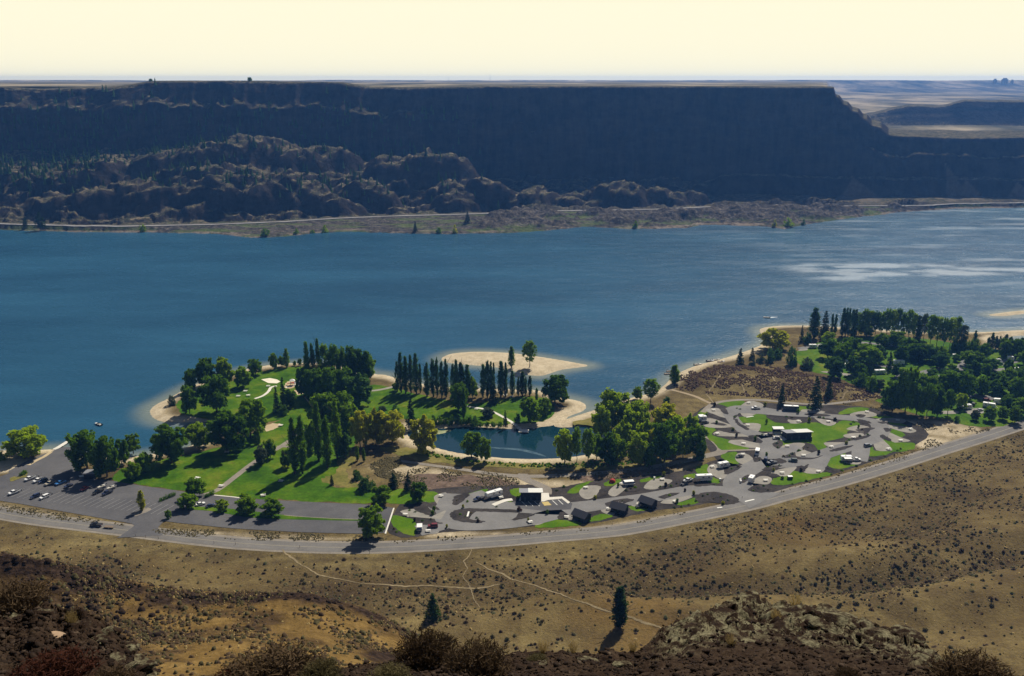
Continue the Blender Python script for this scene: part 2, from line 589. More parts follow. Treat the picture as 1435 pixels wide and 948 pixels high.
# ------------------------------------------------------------------ where the land is
ROAD = [(-160, 680), (-60, 706), (0, 719), (60, 729), (126, 737), (215, 748), (290, 757), (360, 763), (450, 767), (540, 767),
        (624, 763), (707, 757.5), (770, 752), (840, 746), (881, 741), (955, 727), (1047, 708), (1100, 694), (1175, 675),
        (1250, 653), (1322, 630), (1380, 612), (1435, 594), (1520, 566), (1640, 532)]
ROADW = [G(x, y) for x, y in ROAD]
_rx = np.array([p.x for p in ROADW]); _ry = np.array([p.y for p in ROADW])

LAND = [(-420, 640), (-120, 634), (0, 632), (45, 632), (72, 630), (98, 631), (130, 640), (175, 642), (190, 640), (213, 637), (240, 632), (262, 627), (285, 618),
        (300, 607), (310, 599), (300, 593), (285, 591), (262, 592), (245, 592), (228, 591), (215, 585), (211, 576), (218, 568),
        (238, 558), (262, 545), (290, 533), (325, 523), (365, 514), (400, 510), (440, 509), (480, 514), (520, 524), (540, 526),
        (560, 532), (600, 540), (640, 544), (680, 545), (720, 546), (755, 548), (785, 557), (812, 563), (821, 570), (815, 577), (803, 581), (797, 584),
        (785, 590), (772, 597), (762, 598), (740, 601), (700, 601), (660, 598), (620, 601), (590, 601), (575, 603), (570, 610), (585, 618),
        (605, 626), (630, 633), (660, 638), (700, 642), (750, 644), (800, 641), (840, 634), (868, 626), (878, 616), (866, 606), (845, 600),
        (825, 598), (800, 599), (782, 599), (776, 595), (790, 589), (803, 585), (815, 581), (848, 570), (868, 562), (890, 557),
        (915, 550), (932, 540), (945, 527), (975, 513), (1010, 504), (1035, 496), (1058, 488), (1070, 481), (1071, 472), (1065, 465),
        (1069, 460), (1095, 457), (1140, 457), (1200, 461), (1300, 466), (1365, 466), (1400, 465), (1435, 463), (1560, 458), (1900, 450),
        (1900, 700), (1900, 1700), (-420, 1700)]
HOLES = [[(1393, 477), (1410, 473), (1440, 470), (1540, 468), (1540, 484), (1440, 488), (1415, 491), (1398, 485)]]
ISLES = [[(619, 503), (627, 498), (641, 495), (670, 493.5), (712, 495), (752, 500), (790, 506), (812, 510), (824, 513), (800, 516.5), (784, 519), (769, 524),
          (756, 527), (736, 524.5), (715, 519), (690, 514), (657, 511.5), (626, 508)],
         [(1385, 442), (1405, 438.5), (1435, 435.5), (1480, 433), (1480, 438), (1435, 440), (1408, 443)]]


def closed_curve(pts, k=4):
    n = len(pts); out = []
    for i in range(n):
        p0, p1, p2, p3 = (pts[(i + j - 1) % n] for j in range(4))
        for s in range(k):
            t = s / k
            out.append(tuple(0.5 * ((2 * p1[d]) + (-p0[d] + p2[d]) * t + (2 * p0[d] - 5 * p1[d] + 4 * p2[d] - p3[d]) * t * t
                                    + (-p0[d] + 3 * p1[d] - 3 * p2[d] + p3[d]) * t ** 3) for d in (0, 1)))
    return out


def open_curve(pts, k=6):
    n = len(pts); out = []
    for i in range(n - 1):
        p0 = pts[max(i - 1, 0)]; p1 = pts[i]; p2 = pts[i + 1]; p3 = pts[min(i + 2, n - 1)]
        for s in range(k):
            t = s / k
            out.append(tuple(0.5 * ((2 * p1[d]) + (-p0[d] + p2[d]) * t + (2 * p0[d] - 5 * p1[d] + 4 * p2[d] - p3[d]) * t * t
                                    + (-p0[d] + 3 * p1[d] - 3 * p2[d] + p3[d]) * t ** 3) for d in (0, 1)))
    out.append(tuple(pts[-1][:2]))
    return out


def world_poly(px, z=0.0, k=4, sharp=False):
    w = [tuple(G(x, y, z))[:2] for x, y in px]
    return w if sharp else closed_curve(w, k)


POLYS = [world_poly(LAND[:-4], 0, 3)[:-3] + [tuple(G(x, y, 0))[:2] for x, y in LAND[-4:]]]
POLYS += [world_poly(h, 0, 3) for h in HOLES] + [world_poly(i, 0, 3) for i in ISLES]


def inside(poly, x, y):
    r = np.zeros(x.shape, bool)
    n = len(poly)
    for i in range(n):
        x0, y0 = poly[i]; x1, y1 = poly[(i + 1) % n]
        if y0 == y1:
            continue
        c = (y0 > y) != (y1 > y)
        r ^= c & (x < (x1 - x0) * (y - y0) / (y1 - y0) + x0)
    return r


def seg_dist(poly, x, y, closed=True):
    d = np.full(x.shape, 1e9)
    n = len(poly)
    for i in range(n if closed else n - 1):
        x0, y0 = poly[i]; x1, y1 = poly[(i + 1) % n]
        vx, vy = x1 - x0, y1 - y0
        L = vx * vx + vy * vy + 1e-9
        t = np.clip(((x - x0) * vx + (y - y0) * vy) / L, 0, 1)
        d = np.minimum(d, (x - x0 - t * vx) ** 2 + (y - y0 - t * vy) ** 2)
    return np.sqrt(d)


def shore(x, y):
    """Metres from the water's edge, positive on land."""
    ins = np.zeros(x.shape, bool)
    d = np.full(x.shape, 1e9)
    for p in POLYS:
        ins ^= inside(p, x, y)
        d = np.minimum(d, seg_dist(p, x, y))
    return np.where(ins, d, -d)


DUNE = world_poly([(945, 530), (1000, 512), (1060, 512), (1110, 520), (1165, 532), (1215, 548), (1235, 560), (1180, 562), (1110, 562), (1050, 556), (990, 552), (950, 545)], 1.2)
GULLY = [tuple(G(x, y, 12))[:2] for x, y in ((880, 800), (960, 806), (1060, 808), (1150, 808), (1230, 806), (1300, 798), (1370, 785), (1450, 772), (1540, 760))]
GULLY2 = [tuple(G(x, y, 8))[:2] for x, y in ((620, 775), (640, 800), (650, 830), (690, 850))]


def hill(x, y):
    """Height of the land away from the shore."""
    x = np.asarray(x, float); y = np.asarray(y, float)
    yr = np.interp(x, _rx, _ry)
    g = np.interp(x, (_rx[1:] + _rx[:-1]) / 2, np.diff(_ry) / np.diff(_rx))
    d = (yr - y) / np.sqrt(1 + g * g) - 7.0
    dp = np.clip(d, 0, None)
    h = 1.2 + 0.05 * dp + 0.00042 * dp ** 2
    w = smooth(4, 60, d)
    h = h + w * (7.5 * fbm(x / 62, y / 42, 3) + 1.6 * fbm(x / 14, y / 12, 9))
    h = h - 3.6 * np.exp(-(seg_dist(GULLY, x, y, False) / 8.0) ** 2) * smooth(20, 60, d)
    h = h + 4.0 * np.exp(-((seg_dist(GULLY, x, y, False) - 24) / 14.0) ** 2) * smooth(20, 60, d) * (y < yr - 60)
    h = h - 1.5 * np.exp(-(seg_dist(GULLY2, x, y, False) / 6.0) ** 2) * smooth(2, 12, d)
    # low dune of brush north of the loop camp
    dd = np.where(inside(DUNE, x, y), seg_dist(DUNE, x, y), 0)
    h = h + 3.0 * smooth(0, 22, dd)
    # the talus under the viewpoint, hidden below the ledge
    tal = np.interp(y, [12, 30, 60, 100, 150, 215, 262], [178, 150, 112, 78, 46, 24, -5])
    return np.maximum(h, tal)


def P(px, py):
    """The point of the near land seen at a photo pixel."""
    m = float(slope_of(py))
    Ys = np.linspace(110, 760, 1600)
    x, Y, z = at_dist(px, py, Ys)
    h = hill(x, Y)
    k = np.argmax(h >= z)
    if k == 0:
        return G(px, py)
    f = (z[k - 1] - h[k - 1]) / ((z[k - 1] - h[k - 1]) + (h[k] - z[k]) + 1e-9)
    Yk = Ys[k - 1] + (Ys[k] - Ys[k - 1]) * f
    x, Y, z = at_dist(px, py, Yk)
    return Vector((float(x), float(Y), float(hill(np.array([x]), np.array([Y]))[0])))


# ------------------------------------------------------------------ ground sheet
SANDPATCH = [world_poly(p, 1.2) for p in (
    [(500, 640), (530, 655), (590, 650), (640, 662), (720, 668), (800, 672), (900, 665), (980, 645), (1000, 622), (985, 650), (900, 676), (800, 686), (720, 684), (600, 684), (560, 675), (520, 660)],
    [(0, 640), (60, 645), (30, 662), (-60, 665)],
    [(200, 740), (330, 745), (520, 755), (520, 760), (330, 756), (215, 746)],
    [(620, 742), (760, 745), (900, 725), (1000, 712), (1020, 706), (900, 735), (760, 750), (600, 756)],
    [(0, 704), (100, 722), (190, 738), (150, 738), (0, 712)],
    [(1255, 590), (1330, 590), (1380, 605), (1300, 630), (1270, 615)])]

xs = np.concatenate([np.arange(-900, -470, 25), np.arange(-470, 640, 2.5), np.arange(640, 1000, 25)])
ys = np.concatenate([np.arange(10, 200, 6), np.arange(200, 860, 2.5)])
gx, gy = np.meshgrid(xs, ys)
hs = hill(gx, gy)
sd = shore(gx, gy)
bank = np.where(sd > 0, np.minimum(1.0, sd / 5.0), np.maximum(sd * 0.12, -3.0))
gz = np.where(sd > 0, (hs) * bank, bank)
sandm = np.clip(1 - smooth(5, 13, np.abs(sd) + 6 * fbm(gx / 9, gy / 9, 40)), 0, 1)
for p in (POLYS[1:]):
    sandm = np.maximum(sandm, inside(p, gx, gy) * 1.0 if p in POLYS[2:] else 0)
sandm[sd < 0] = 1
for p in SANDPATCH:
    dd = np.where(inside(p, gx, gy), seg_dist(p, gx, gy), 0)
    sandm = np.maximum(sandm, smooth(0, 4, dd) * np.clip(0.75 + 1.6 * fbm(gx / 7, gy / 7, 41), 0.1, 1))
orange = np.clip(smooth(0.05, 0.3, fbm(gx / 70, gy / 40, 55)) * 0.6 + 0.15, 0, 1) * (np.interp(gx, _rx, _ry) > gy + 20)
dark = np.exp(-(seg_dist(GULLY, gx, gy, False) / 7.0) ** 2) * 0.6
onhill = np.interp(gx, _rx, _ry) > gy + 12
dark = np.maximum(dark, onhill * (0.36 * smooth(-0.04, 0.22, fbm(gx / 45, gy / 28, 201)) + 0.22 * smooth(0.0, 0.25, fbm(gx / 12, gy / 9, 202))))
V = np.stack([gx.ravel(), gy.ravel(), gz.ravel()], 1)
mask = np.stack([sandm.ravel(), dark.ravel(), orange.ravel()], 1)
structure("ground", np_mesh("ground", V, grid_faces(len(ys), len(xs)), M_ground, True, {"mask": mask}))

# ------------------------------------------------------------------ lake and pond
lx = np.concatenate([np.arange(-2600, -500, 60), np.arange(-500, 900, 4), np.arange(900, 2600, 60)])
ly = np.concatenate([np.arange(395, 860, 4), np.arange(860, 1640, 8)])
wx, wy = np.meshgrid(lx, ly)
wsd = shore(wx, wy)
shal = np.clip(1 - smooth(0, 16, -wsd), 0, 1) * 0.8
shal[wsd > 0] = 0.8
V = np.stack([wx.ravel(), wy.ravel(), np.zeros(wx.size)], 1)
gust_glint = np.zeros(wx.shape)  # mask of ruffled water, laid where the lake's glint and sheen should show
for (gx0, gy0, gw, gh) in ((1160, 376, 70, 6), (1215, 384, 90, 4), (1330, 383, 80, 5), (1250, 372, 120, 3), (1180, 390, 50, 4), (1390, 378, 60, 4)):
    c0 = G(gx0, gy0, 0); e0 = G(gx0 + gw, gy0, 0); f0 = G(gx0, gy0 - gh, 0)
    gust_glint = np.maximum(gust_glint, np.exp(-((wx - c0.x) / (e0.x - c0.x)) ** 2 - ((wy - c0.y) / (f0.y - c0.y)) ** 2))
lane = smooth(0.02, 0.30, fbm(wx / 90, wy / 16, 68, 5)) * smooth(80, 520, wx)
gust_glint = smooth(0.10, 1.25, gust_glint * (0.75 + 2.6 * fbm(wx / 34, wy / 10, 66, 6))) + 0.30 * lane
structure("lake", np_mesh("lake", V, grid_faces(len(ly), len(lx)), M_lake, True, {"mask": np.stack([shal.ravel(), gust_glint.ravel(), gust_glint.ravel()], 1)}))


RAGGED = {M_lawn: 1.3, M_lawn2: 0.55, M_mulch: 0.5, M_dryg: 2.2, M_scrubg: 2.0, M_sand: 0.8}


def poly_sheet(name, px, z, mat, k=4, sharp=False, kind="structure", attr=None):
    w = world_poly(px, z, k if sharp else max(k, 6 if mat in RAGGED else k), sharp)
    if mat in RAGGED and not sharp:
        a_ = np.array(w)
        q_ = RAGGED[mat]
        a_[:, 0] += q_ * (vnoise(a_[:, 0] * 0.9, a_[:, 1] * 0.9, 5) - 0.5) * 2
        a_[:, 1] += q_ * (vnoise(a_[:, 0] * 0.9, a_[:, 1] * 0.9, 6) - 0.5) * 2
        w = [tuple(v) for v in a_]
    tri = tessellate_polygon([[Vector((x, y, 0)) for x, y in w]])
    vs = np.array([(x, y, z) for x, y in w])
    fs = []
    for a, b, c in tri:
        n = (vs[b] - vs[a])[0] * (vs[c] - vs[a])[1] - (vs[b] - vs[a])[1] * (vs[c] - vs[a])[0]
        fs.append((a, b, c) if n > 0 else (a, c, b))
    o = structure(name, np_mesh(name, vs, fs, mat, False, attr(vs) if attr else None), kind)
    return o


def ribbon(name, px, width, z, mat, k=6, drape=False, lift=0.12, kind="structure"):
    if drape:
        pts = []
        for i in range(len(px) - 1):
            for s in range(8):
                t = s / 8
                p = P(px[i][0] + (px[i + 1][0] - px[i][0]) * t + rnd.uniform(-.7, .7), px[i][1] + (px[i + 1][1] - px[i][1]) * t + rnd.uniform(-.4, .4))
                pts.append((p.x, p.y))
        w = pts
    else:
        w = open_curve([tuple(G(x, y, z))[:2] for x, y in px], k)
    w = np.array(w)
    t = np.gradient(w, axis=0)
    t /= np.linalg.norm(t, axis=1)[:, None] + 1e-9
    nrm = np.stack([-t[:, 1], t[:, 0]], 1)
    if np.ndim(width) == 0:
        width = np.full(len(w), width)
    else:
        width = np.interp(np.linspace(0, 1, len(w)), np.linspace(0, 1, len(width)), width)
    if name == "camp_road":
        width = width * 1.18
    cols = 3
    V = []
    for c in range(cols):
        p = w + nrm * (width * (0.5 - c / (cols - 1)))[:, None]
        zz = hill(p[:, 0], p[:, 1]) + lift if drape else np.full(len(p), z)
        V.append(np.column_stack([p, zz]))
    V = np.stack(V, 1).reshape(-1, 3)
    f = grid_faces(len(w), cols)
    return structure(name, np_mesh(name, V, f, mat), kind)


pond_px = [(560, 606), (575, 600), (600, 598), (640, 598), (700, 600), (745, 600), (764, 596), (776, 592), (790, 592), (800, 597), (830, 597), (870, 604),
           (885, 616), (870, 630), (840, 638), (800, 644), (750, 647), (700, 645), (655, 641), (620, 634), (590, 622), (565, 612)]
poly_sheet("pond", pond_px, 0.03, M_pond, attr=lambda v: {"mask": np.zeros((len(v), 3))})
ribbon("pond_weed", [(566, 603), (590, 605), (615, 606), (632, 603)], [2.5, 5, 6, 1.5], 0.05, sheet_mat("pond_weed", [(0.3, (0.16, 0.18, 0.07)), (0.7, (0.36, 0.37, 0.22))], 0.3, 1.0), kind="stuff")
ribbon("pond_scum", [(684, 627), (700, 628.5), (725, 630), (745, 634), (765, 640)], [0.6, 2.2, 2.6, 3.0, 1.0], 0.055, sheet_mat("pale_pond_film", [(0.3, (0.035, 0.07, 0.10)), (0.7, (0.09, 0.14, 0.17))], 0.3, 1.0), kind="stuff")

Z0 = 1.2
# grass and dry ground
LAWN = poly_sheet("lawn", [(157, 673), (172, 657), (200, 650), (240, 642), (285, 633), (330, 618), (372, 598), (410, 580), (440, 560), (500, 555), (530, 560), (540, 590),
                   (500, 622), (482, 635), (478, 660), (455, 672), (470, 683), (500, 684), (545, 686), (562, 694), (560, 702), (512, 706), (440, 703), (400, 701),
                   (345, 698), (300, 693), (262, 688), (205, 681)], Z0 + 0.03, M_lawn)
poly_sheet("lawn", [(247, 568), (255, 560), (285, 548), (330, 533), (372, 520), (420, 514), (460, 520), (500, 530), (520, 550), (480, 570), (430, 575), (395, 588), (340, 595), (312, 590), (280, 586), (255, 581)], Z0 + 0.06, M_lawn)
poly_sheet("lawn", [(505, 560), (520, 540), (548, 543), (575, 550), (620, 560), (660, 566), (700, 560), (750, 556), (775, 566), (775, 582), (755, 592), (712, 594), (660, 592), (620, 588), (560, 587), (520, 585)], Z0 + 0.09, M_lawn)
poly_sheet("dry_grass", [(478, 640), (500, 632), (495, 648), (485, 665), (505, 682), (470, 681), (452, 674), (468, 662)], Z0 + 0.05, M_dryg)
poly_sheet("dry_grass", [(530, 627), (570, 628), (620, 638), (660, 646), (720, 650), (790, 652), (870, 652), (940, 645), (900, 655), (800, 658), (700, 656), (620, 650), (560, 638)], Z0 + 0.05, M_dryg)
poly_sheet("lawn", [(1112, 502), (1130, 486), (1180, 474), (1260, 472), (1330, 480), (1420, 492), (1500, 495), (1520, 560), (1430, 592), (1390, 598), (1350, 596), (1330, 588), (1290, 582), (1250, 570), (1225, 560), (1240, 548), (1200, 540), (1170, 528), (1135, 520)], Z0 + 0.05, M_lawn)
poly_sheet("scrub_ground", [(570, 668), (620, 664), (680, 668), (720, 676), (716, 681), (660, 684), (600, 688), (570, 682)], Z0 + 0.03, M_scrubg)
poly_sheet("scrub_ground", [(790, 665), (860, 664), (940, 652), (900, 668), (850, 676), (815, 674)], Z0 + 0.03, M_scrubg)
poly_sheet("reed_bank", [(800, 593), (830, 584), (866, 570), (885, 590), (872, 603), (848, 598), (822, 596)], Z0 + 0.03, M_dryg)

# car parks
poly_sheet("car_park", [(0, 668), (12, 660), (24, 654), (34, 648), (52, 640), (74, 632), (88, 627), (104, 629), (112, 650), (118, 668), (135, 672), (157, 674), (205, 682), (262, 690), (262, 700), (238, 720), (212, 738),
                          (196, 742), (184, 734), (140, 726), (60, 712), (0, 702), (-120, 690), (-120, 682)], Z0 + 0.12, M_asph, k=2)
poly_sheet("car_park", [(255, 690), (300, 694), (345, 699), (440, 704), (512, 707), (552, 712), (540, 747), (500, 748), (420, 746), (330, 741), (250, 733), (214, 728), (232, 714)], Z0 + 0.15, M_asph, k=1, sharp=True)
ribbon("driveway", [(236, 712), (216, 728), (203, 740), (196, 752)], [15, 11, 12, 20], Z0 + 0.17, M_asph)
# the long grass strip down the middle of the east car park
ribbon("grass_strip", [(262, 712), (300, 714), (345, 720), (385, 724), (440, 727), (505, 729)], [3, 4, 6.5, 5, 2.5, 1.5], Z0 + 0.20, M_lawn)
ribbon("kerb", [(398, 722), (420, 724), (470, 727), (506, 728)], 0.5, Z0 + 0.23, M_gravel)
ribbon("kerb", [(552, 712), (546, 730), (540, 748)], 0.7, Z0 + 0.22, M_walk)
ribbon("kerb", [(300, 694), (330, 697), (345, 699.5)], 0.8, Z0 + 0.22, M_walk)
poly_sheet("planting_island", [(14, 671), (26, 667), (35, 664), (37, 667), (28, 671), (18, 674)], Z0 + 0.2, M_dryg)
poly_sheet("gravel_shoulder", [(190, 718), (204, 712), (212, 714), (200, 720), (188, 724)], Z0 + 0.2, M_gravel)

# stall lines of the boat trailer car park
CARPARK = world_poly([(0, 668), (24, 654), (52, 640), (74, 632), (104, 629), (118, 668), (157, 674), (205, 682), (262, 690), (262, 700), (238, 718), (205, 734), (184, 732), (140, 724), (60, 710), (0, 700)], Z0, 2)
for i in range(27):
    a = G(32 + i * 8.4, 681 + i * 0.95, Z0 + 0.2)
    for row in range(2):
        st = a + Vector((-7.0 * row - 1.5, -23.0 * row - 2.0, 0))
        if row == 1 and i < 2:
            continue
        if not (inside(CARPARK, np.array([st.x, st.x - 5.5]), np.array([st.y, st.y - 11.5])).all()):
            continue
        d = Vector((0.42, 0.907, 0)); q = Vector((0.907, -0.42, 0)) * 0.11
        vs = [st - q, st + q, st + q - d * 11, st - q - d * 11]
        structure("stall_line", np_mesh("stall_line", [tuple(v) for v in vs], [(0, 3, 2, 1)], cached("fadedline", lambda: simple("worn_line_paint", (0.26, 0.255, 0.25), 0.8, 0.25, 1.0))))

# highway
ribbon("road_shoulder", ROAD, 11.5, Z0 + 0.04, M_gravel)
ribbon("road", ROAD, 8.0, Z0 + 0.10, M_high)
ribbon("road_line", ROAD, 0.42, Z0 + 0.13, M_yline)

# paths
ribbon("path", [(286, 694), (306, 686), (330, 668), (352, 651), (372, 638), (395, 625), (420, 608), (440, 595), (455, 583)], 3.4, Z0 + 0.09, M_gravel)
ribbon("path", [(388, 626), (400, 626), (418, 627)], 2.4, Z0 + 0.10, M_gravel)
ribbon("path", [(357, 559), (368, 555), (376, 549), (380, 543), (388, 541)], 2.0, Z0 + 0.13, M_walk)
ribbon("path", [(400, 543), (410, 541), (418, 537), (422, 533)], 2.2, Z0 + 0.13, M_walk)
ribbon("path", [(520, 548), (535, 546), (556, 541)], 3.0, Z0 + 0.13, M_conc)
ribbon("path", [(644, 568), (657, 570), (676, 573), (690, 577), (704, 584), (716, 591), (724, 597)], 2.0, Z0 + 0.13, M_walk)
ribbon("path", [(560, 646), (640, 657), (720, 667), (800, 666), (870, 660), (930, 652), (985, 640), (1012, 632), (1002, 618), (990, 612)], [3, 3, 4, 4, 4, 4.5, 5, 6, 5, 4], Z0 + 0.07, M_gravel)
ribbon("path", [(733, 664), (733, 669), (742, 674), (758, 681), (766, 686), (766, 693)], 5.0, Z0 + 0.09, M_gravel)
ribbon("path", [(985, 578), (1000, 566), (1030, 561), (1070, 561), (1110, 565), (1150, 567), (1190, 563), (1215, 559), (1235, 555)], 3.4, Z0 + 0.10, M_gravel)
ribbon("path", [(935, 545), (955, 550), (975, 556), (990, 563), (1000, 567)], 2.6, Z0 + 0.10, M_dirt)
ribbon("path", [(1012, 632), (1040, 631), (1062, 630)], 2.0, Z0 + 0.12, M_gravel)
poly_sheet("sand_court", [(366, 532), (378, 530), (388, 532), (393, 535), (388, 537.5), (376, 537)], Z0 + 0.12, M_wsand, sharp=True)
poly_sheet("sand_court", [(369, 599), (380, 594), (392, 594), (394, 597), (380, 603), (370, 605)], Z0 + 0.12, M_sand)
poly_sheet("play_area", [(398, 543), (402, 536), (412, 533), (419, 536), (415, 542), (406, 545)], Z0 + 0.11, M_sand)
poly_sheet("sand_court", [(412, 547), (420, 545), (426, 552), (417, 554)], Z0 + 0.12, M_sand, sharp=True)

# hillside trails
M_trail = sheet_mat("worn_trail", [(0.3, (0.17, 0.13, 0.07)), (0.7, (0.27, 0.21, 0.12))], 0.3, 0.9, fine_amt=0.25)
TRAILS = [[(396, 771), (401, 777), (412, 784), (418, 790), (432, 797), (446, 806), (470, 811), (505, 818), (540, 820), (570, 822.5), (600, 821), (634, 823.5), (664, 825.5), (684, 823), (702, 818.5)],
          [(661, 770), (658, 779), (650, 787), (655, 797), (648, 808), (656, 818), (661, 829), (665, 842), (674, 853)],
          [(668, 788), (686, 799), (705, 805), (716, 812), (730, 815.5), (750, 821), (768, 828), (786, 833), (803, 841), (822, 846), (838, 853), (854, 857.5), (870, 863), (886, 866), (905, 874), (920, 878), (938, 885)]]
for tr in TRAILS:
    ribbon("trail", tr, [0.25, 0.6, 0.3, 0.5, 0.25] if tr[0] == (661, 770) else [0.45, 1.15, 0.5, 0.9, 0.4, 1.1, 0.6, 1.2, 0.5], 0, M_trail, drape=True)
for tr in ([(1000, 565), (990, 553), (1000, 540), (1008, 528), (1015, 520)], [(1045, 556), (1040, 540), (1055, 528)], [(1075, 556), (1090, 540), (1080, 525)], [(1120, 552), (1115, 540), (1128, 530)], [(1180, 560), (1185, 550), (1200, 545)]):
    ribbon("trail", tr, 0.9, 0, M_trail, drape=True)

# ------------------------------------------------------------------ the loop camps
poly_sheet("bark_bed", [(542, 738), (550, 722), (562, 706), (580, 697), (600, 687), (650, 682), (725, 680), (742, 679), (756, 684), (790, 682), (820, 676), (870, 669), (930, 663), (975, 657),
                        (988, 650), (1010, 644), (1030, 650), (1058, 668), (1062, 690), (1041, 702), (1023, 708.5), (1006, 705.5), (988, 706), (962, 711), (930, 714), (900, 720), (870, 726), (845, 731), (812, 735), (780, 737), (745, 738), (700, 740), (660, 743.5), (615, 747), (585, 752), (566, 753.5), (545, 748)], Z0 + 0.05, M_mulch)
poly_sheet("bark_bed", [(962, 600), (972, 582), (988, 570), (1012, 564), (1060, 563.5), (1110, 567), (1170, 568), (1222, 572), (1252, 584), (1285, 596), (1300, 606), (1296, 616), (1262, 634), (1220, 648),
                        (1170, 664), (1120, 678), (1085, 690), (1060, 694), (1040, 684), (1018, 660), (1000, 640), (985, 620)], Z0 + 0.05, M_mulch)
LAWNS2 = [
    [(548, 728), (553, 722), (566, 725), (580, 729), (584, 736), (583, 746), (577, 751), (562, 746), (552, 738)],
    [(536, 694), (560, 685), (580, 688), (612, 690), (608, 700), (580, 706), (545, 705)],
    [(592, 694), (612, 690), (610, 702), (600, 704)],
    [(658, 692), (675, 686), (684, 687), (674, 694), (663, 694)],
    [(715, 686), (733, 685), (730, 697), (718, 694)], [(683, 707), (700, 703), (716, 702), (716, 708), (700, 709)],
    [(757, 684), (764, 683), (764, 690), (757, 692)],
    [(750, 739), (762, 728), (790, 729), (812, 732), (812, 736), (780, 739)],
    [(795, 689), (812, 679), (830, 674), (822, 680), (812, 690), (800, 692)],
    [(848, 676), (862, 672), (872, 672), (860, 681), (848, 681)],
    [(898, 672), (920, 667), (928, 668), (912, 674), (900, 676)],
    [(822, 731), (836, 722), (848, 720), (858, 724), (842, 729)], [(880, 709), (894, 711), (908, 714), (894, 717), (884, 714)],
    [(946, 706), (960, 702), (972, 698), (982, 700), (972, 707), (956, 708)],
    [(958, 668), (970, 664), (976, 666), (966, 674)], [(975, 656), (985, 652), (992, 652), (990, 665), (978, 664)],
    [(990, 668), (1000, 669), (1009, 674), (1004, 679), (992, 676)],
    [(1012, 637), (1030, 633), (1036, 640), (1036, 650), (1022, 649), (1012, 642)],
    [(972, 600), (974, 586), (984, 574), (996, 570), (990, 580), (979, 588), (980, 598)],
    [(988, 600), (996, 599), (1004, 602), (998, 610), (1020, 616), (1040, 625), (1050, 629), (1030, 632), (1012, 631), (1002, 622), (992, 614)],
    [(1006, 565), (1030, 562), (1044, 563), (1034, 571), (1022, 571), (1012, 568)],
    [(1027, 587), (1042, 584), (1060, 580), (1076, 582), (1092, 588), (1110, 594), (1140, 592), (1165, 597), (1178, 590), (1196, 591), (1205, 596), (1190, 604), (1180, 614), (1158, 619), (1160, 632), (1148, 632), (1138, 622), (1110, 620), (1092, 617),
     (1085, 606), (1064, 604), (1054, 594), (1036, 592)],
    [(1086, 627), (1094, 620), (1120, 617), (1130, 619), (1112, 624), (1096, 629)],
    [(1107, 574), (1112, 569), (1132, 570), (1140, 572), (1122, 576)],
    [(1175, 581), (1184, 574), (1200, 571), (1218, 573), (1205, 578)], [(1214, 583), (1240, 583), (1252, 586), (1232, 586.5)],
    [(1243, 592), (1258, 592), (1272, 597), (1256, 597)], [(1246, 602), (1256, 603), (1268, 609), (1262, 613), (1250, 608)],
    [(1231, 614), (1240, 613), (1254, 620), (1280, 621), (1278, 630), (1250, 633), (1242, 622)], [(1204, 628), (1222, 626), (1226, 632), (1250, 633), (1240, 638), (1215, 640), (1205, 636)],
    [(1153, 644), (1172, 637), (1183, 634), (1186, 646), (1202, 648), (1200, 652), (1175, 657), (1158, 652)],
    [(1080, 675), (1090, 667), (1108, 662), (1115, 660), (1130, 663), (1160, 662), (1165, 666), (1145, 670), (1122, 676), (1100, 680), (1084, 679)]]
for i, p in enumerate(LAWNS2):
    poly_sheet("lawn", p, Z0 + 0.08 + 0.004 * (i % 5), M_lawn2)
# tarmac of the west loop
ribbon("camp_road", [(1046, 694), (1005, 688), (970, 687), (935, 693), (900, 699), (862, 704), (820, 710), (790, 713), (760, 713), (722, 711), (690, 708), (650, 709), (632, 716), (625, 727), (642, 736), (680, 737), (720, 733), (756, 726), (790, 717)],
       [16, 10, 9, 9, 9, 9, 10, 11, 10, 9, 7.5, 7, 8, 9, 8, 7, 8, 9, 9], Z0 + 0.16, M_camp)
ribbon("camp_road", [(628, 724), (622, 716), (628, 706), (634, 692)], [8, 8, 9, 9], Z0 + 0.165, M_camp)
ribbon("camp_road", [(622, 722), (600, 720), (575, 719), (566, 721)], [8, 8, 7, 6], Z0 + 0.17, M_conc)
ribbon("camp_road", [(625, 735), (605, 740), (586, 744)], [7, 8, 9], Z0 + 0.172, M_camp)
ribbon("camp_road", [(636, 708), (655, 700), (668, 694), (680, 690)], [6, 7, 6, 5], Z0 + 0.174, M_camp)
ribbon("camp_road", [(618, 718), (602, 711), (590, 706)], [6, 5, 5], Z0 + 0.176, M_camp)
poly_sheet("camp_road", [(656, 730), (664, 717), (690, 717), (727, 718), (722, 727), (690, 733)], Z0 + 0.18, M_camp, k=1, sharp=True)
poly_sheet("car_park", [(719, 703), (757, 703.5), (790, 698), (802, 706), (800, 714), (760, 716), (726, 712)], Z0 + 0.185, M_asph, k=1, sharp=True)
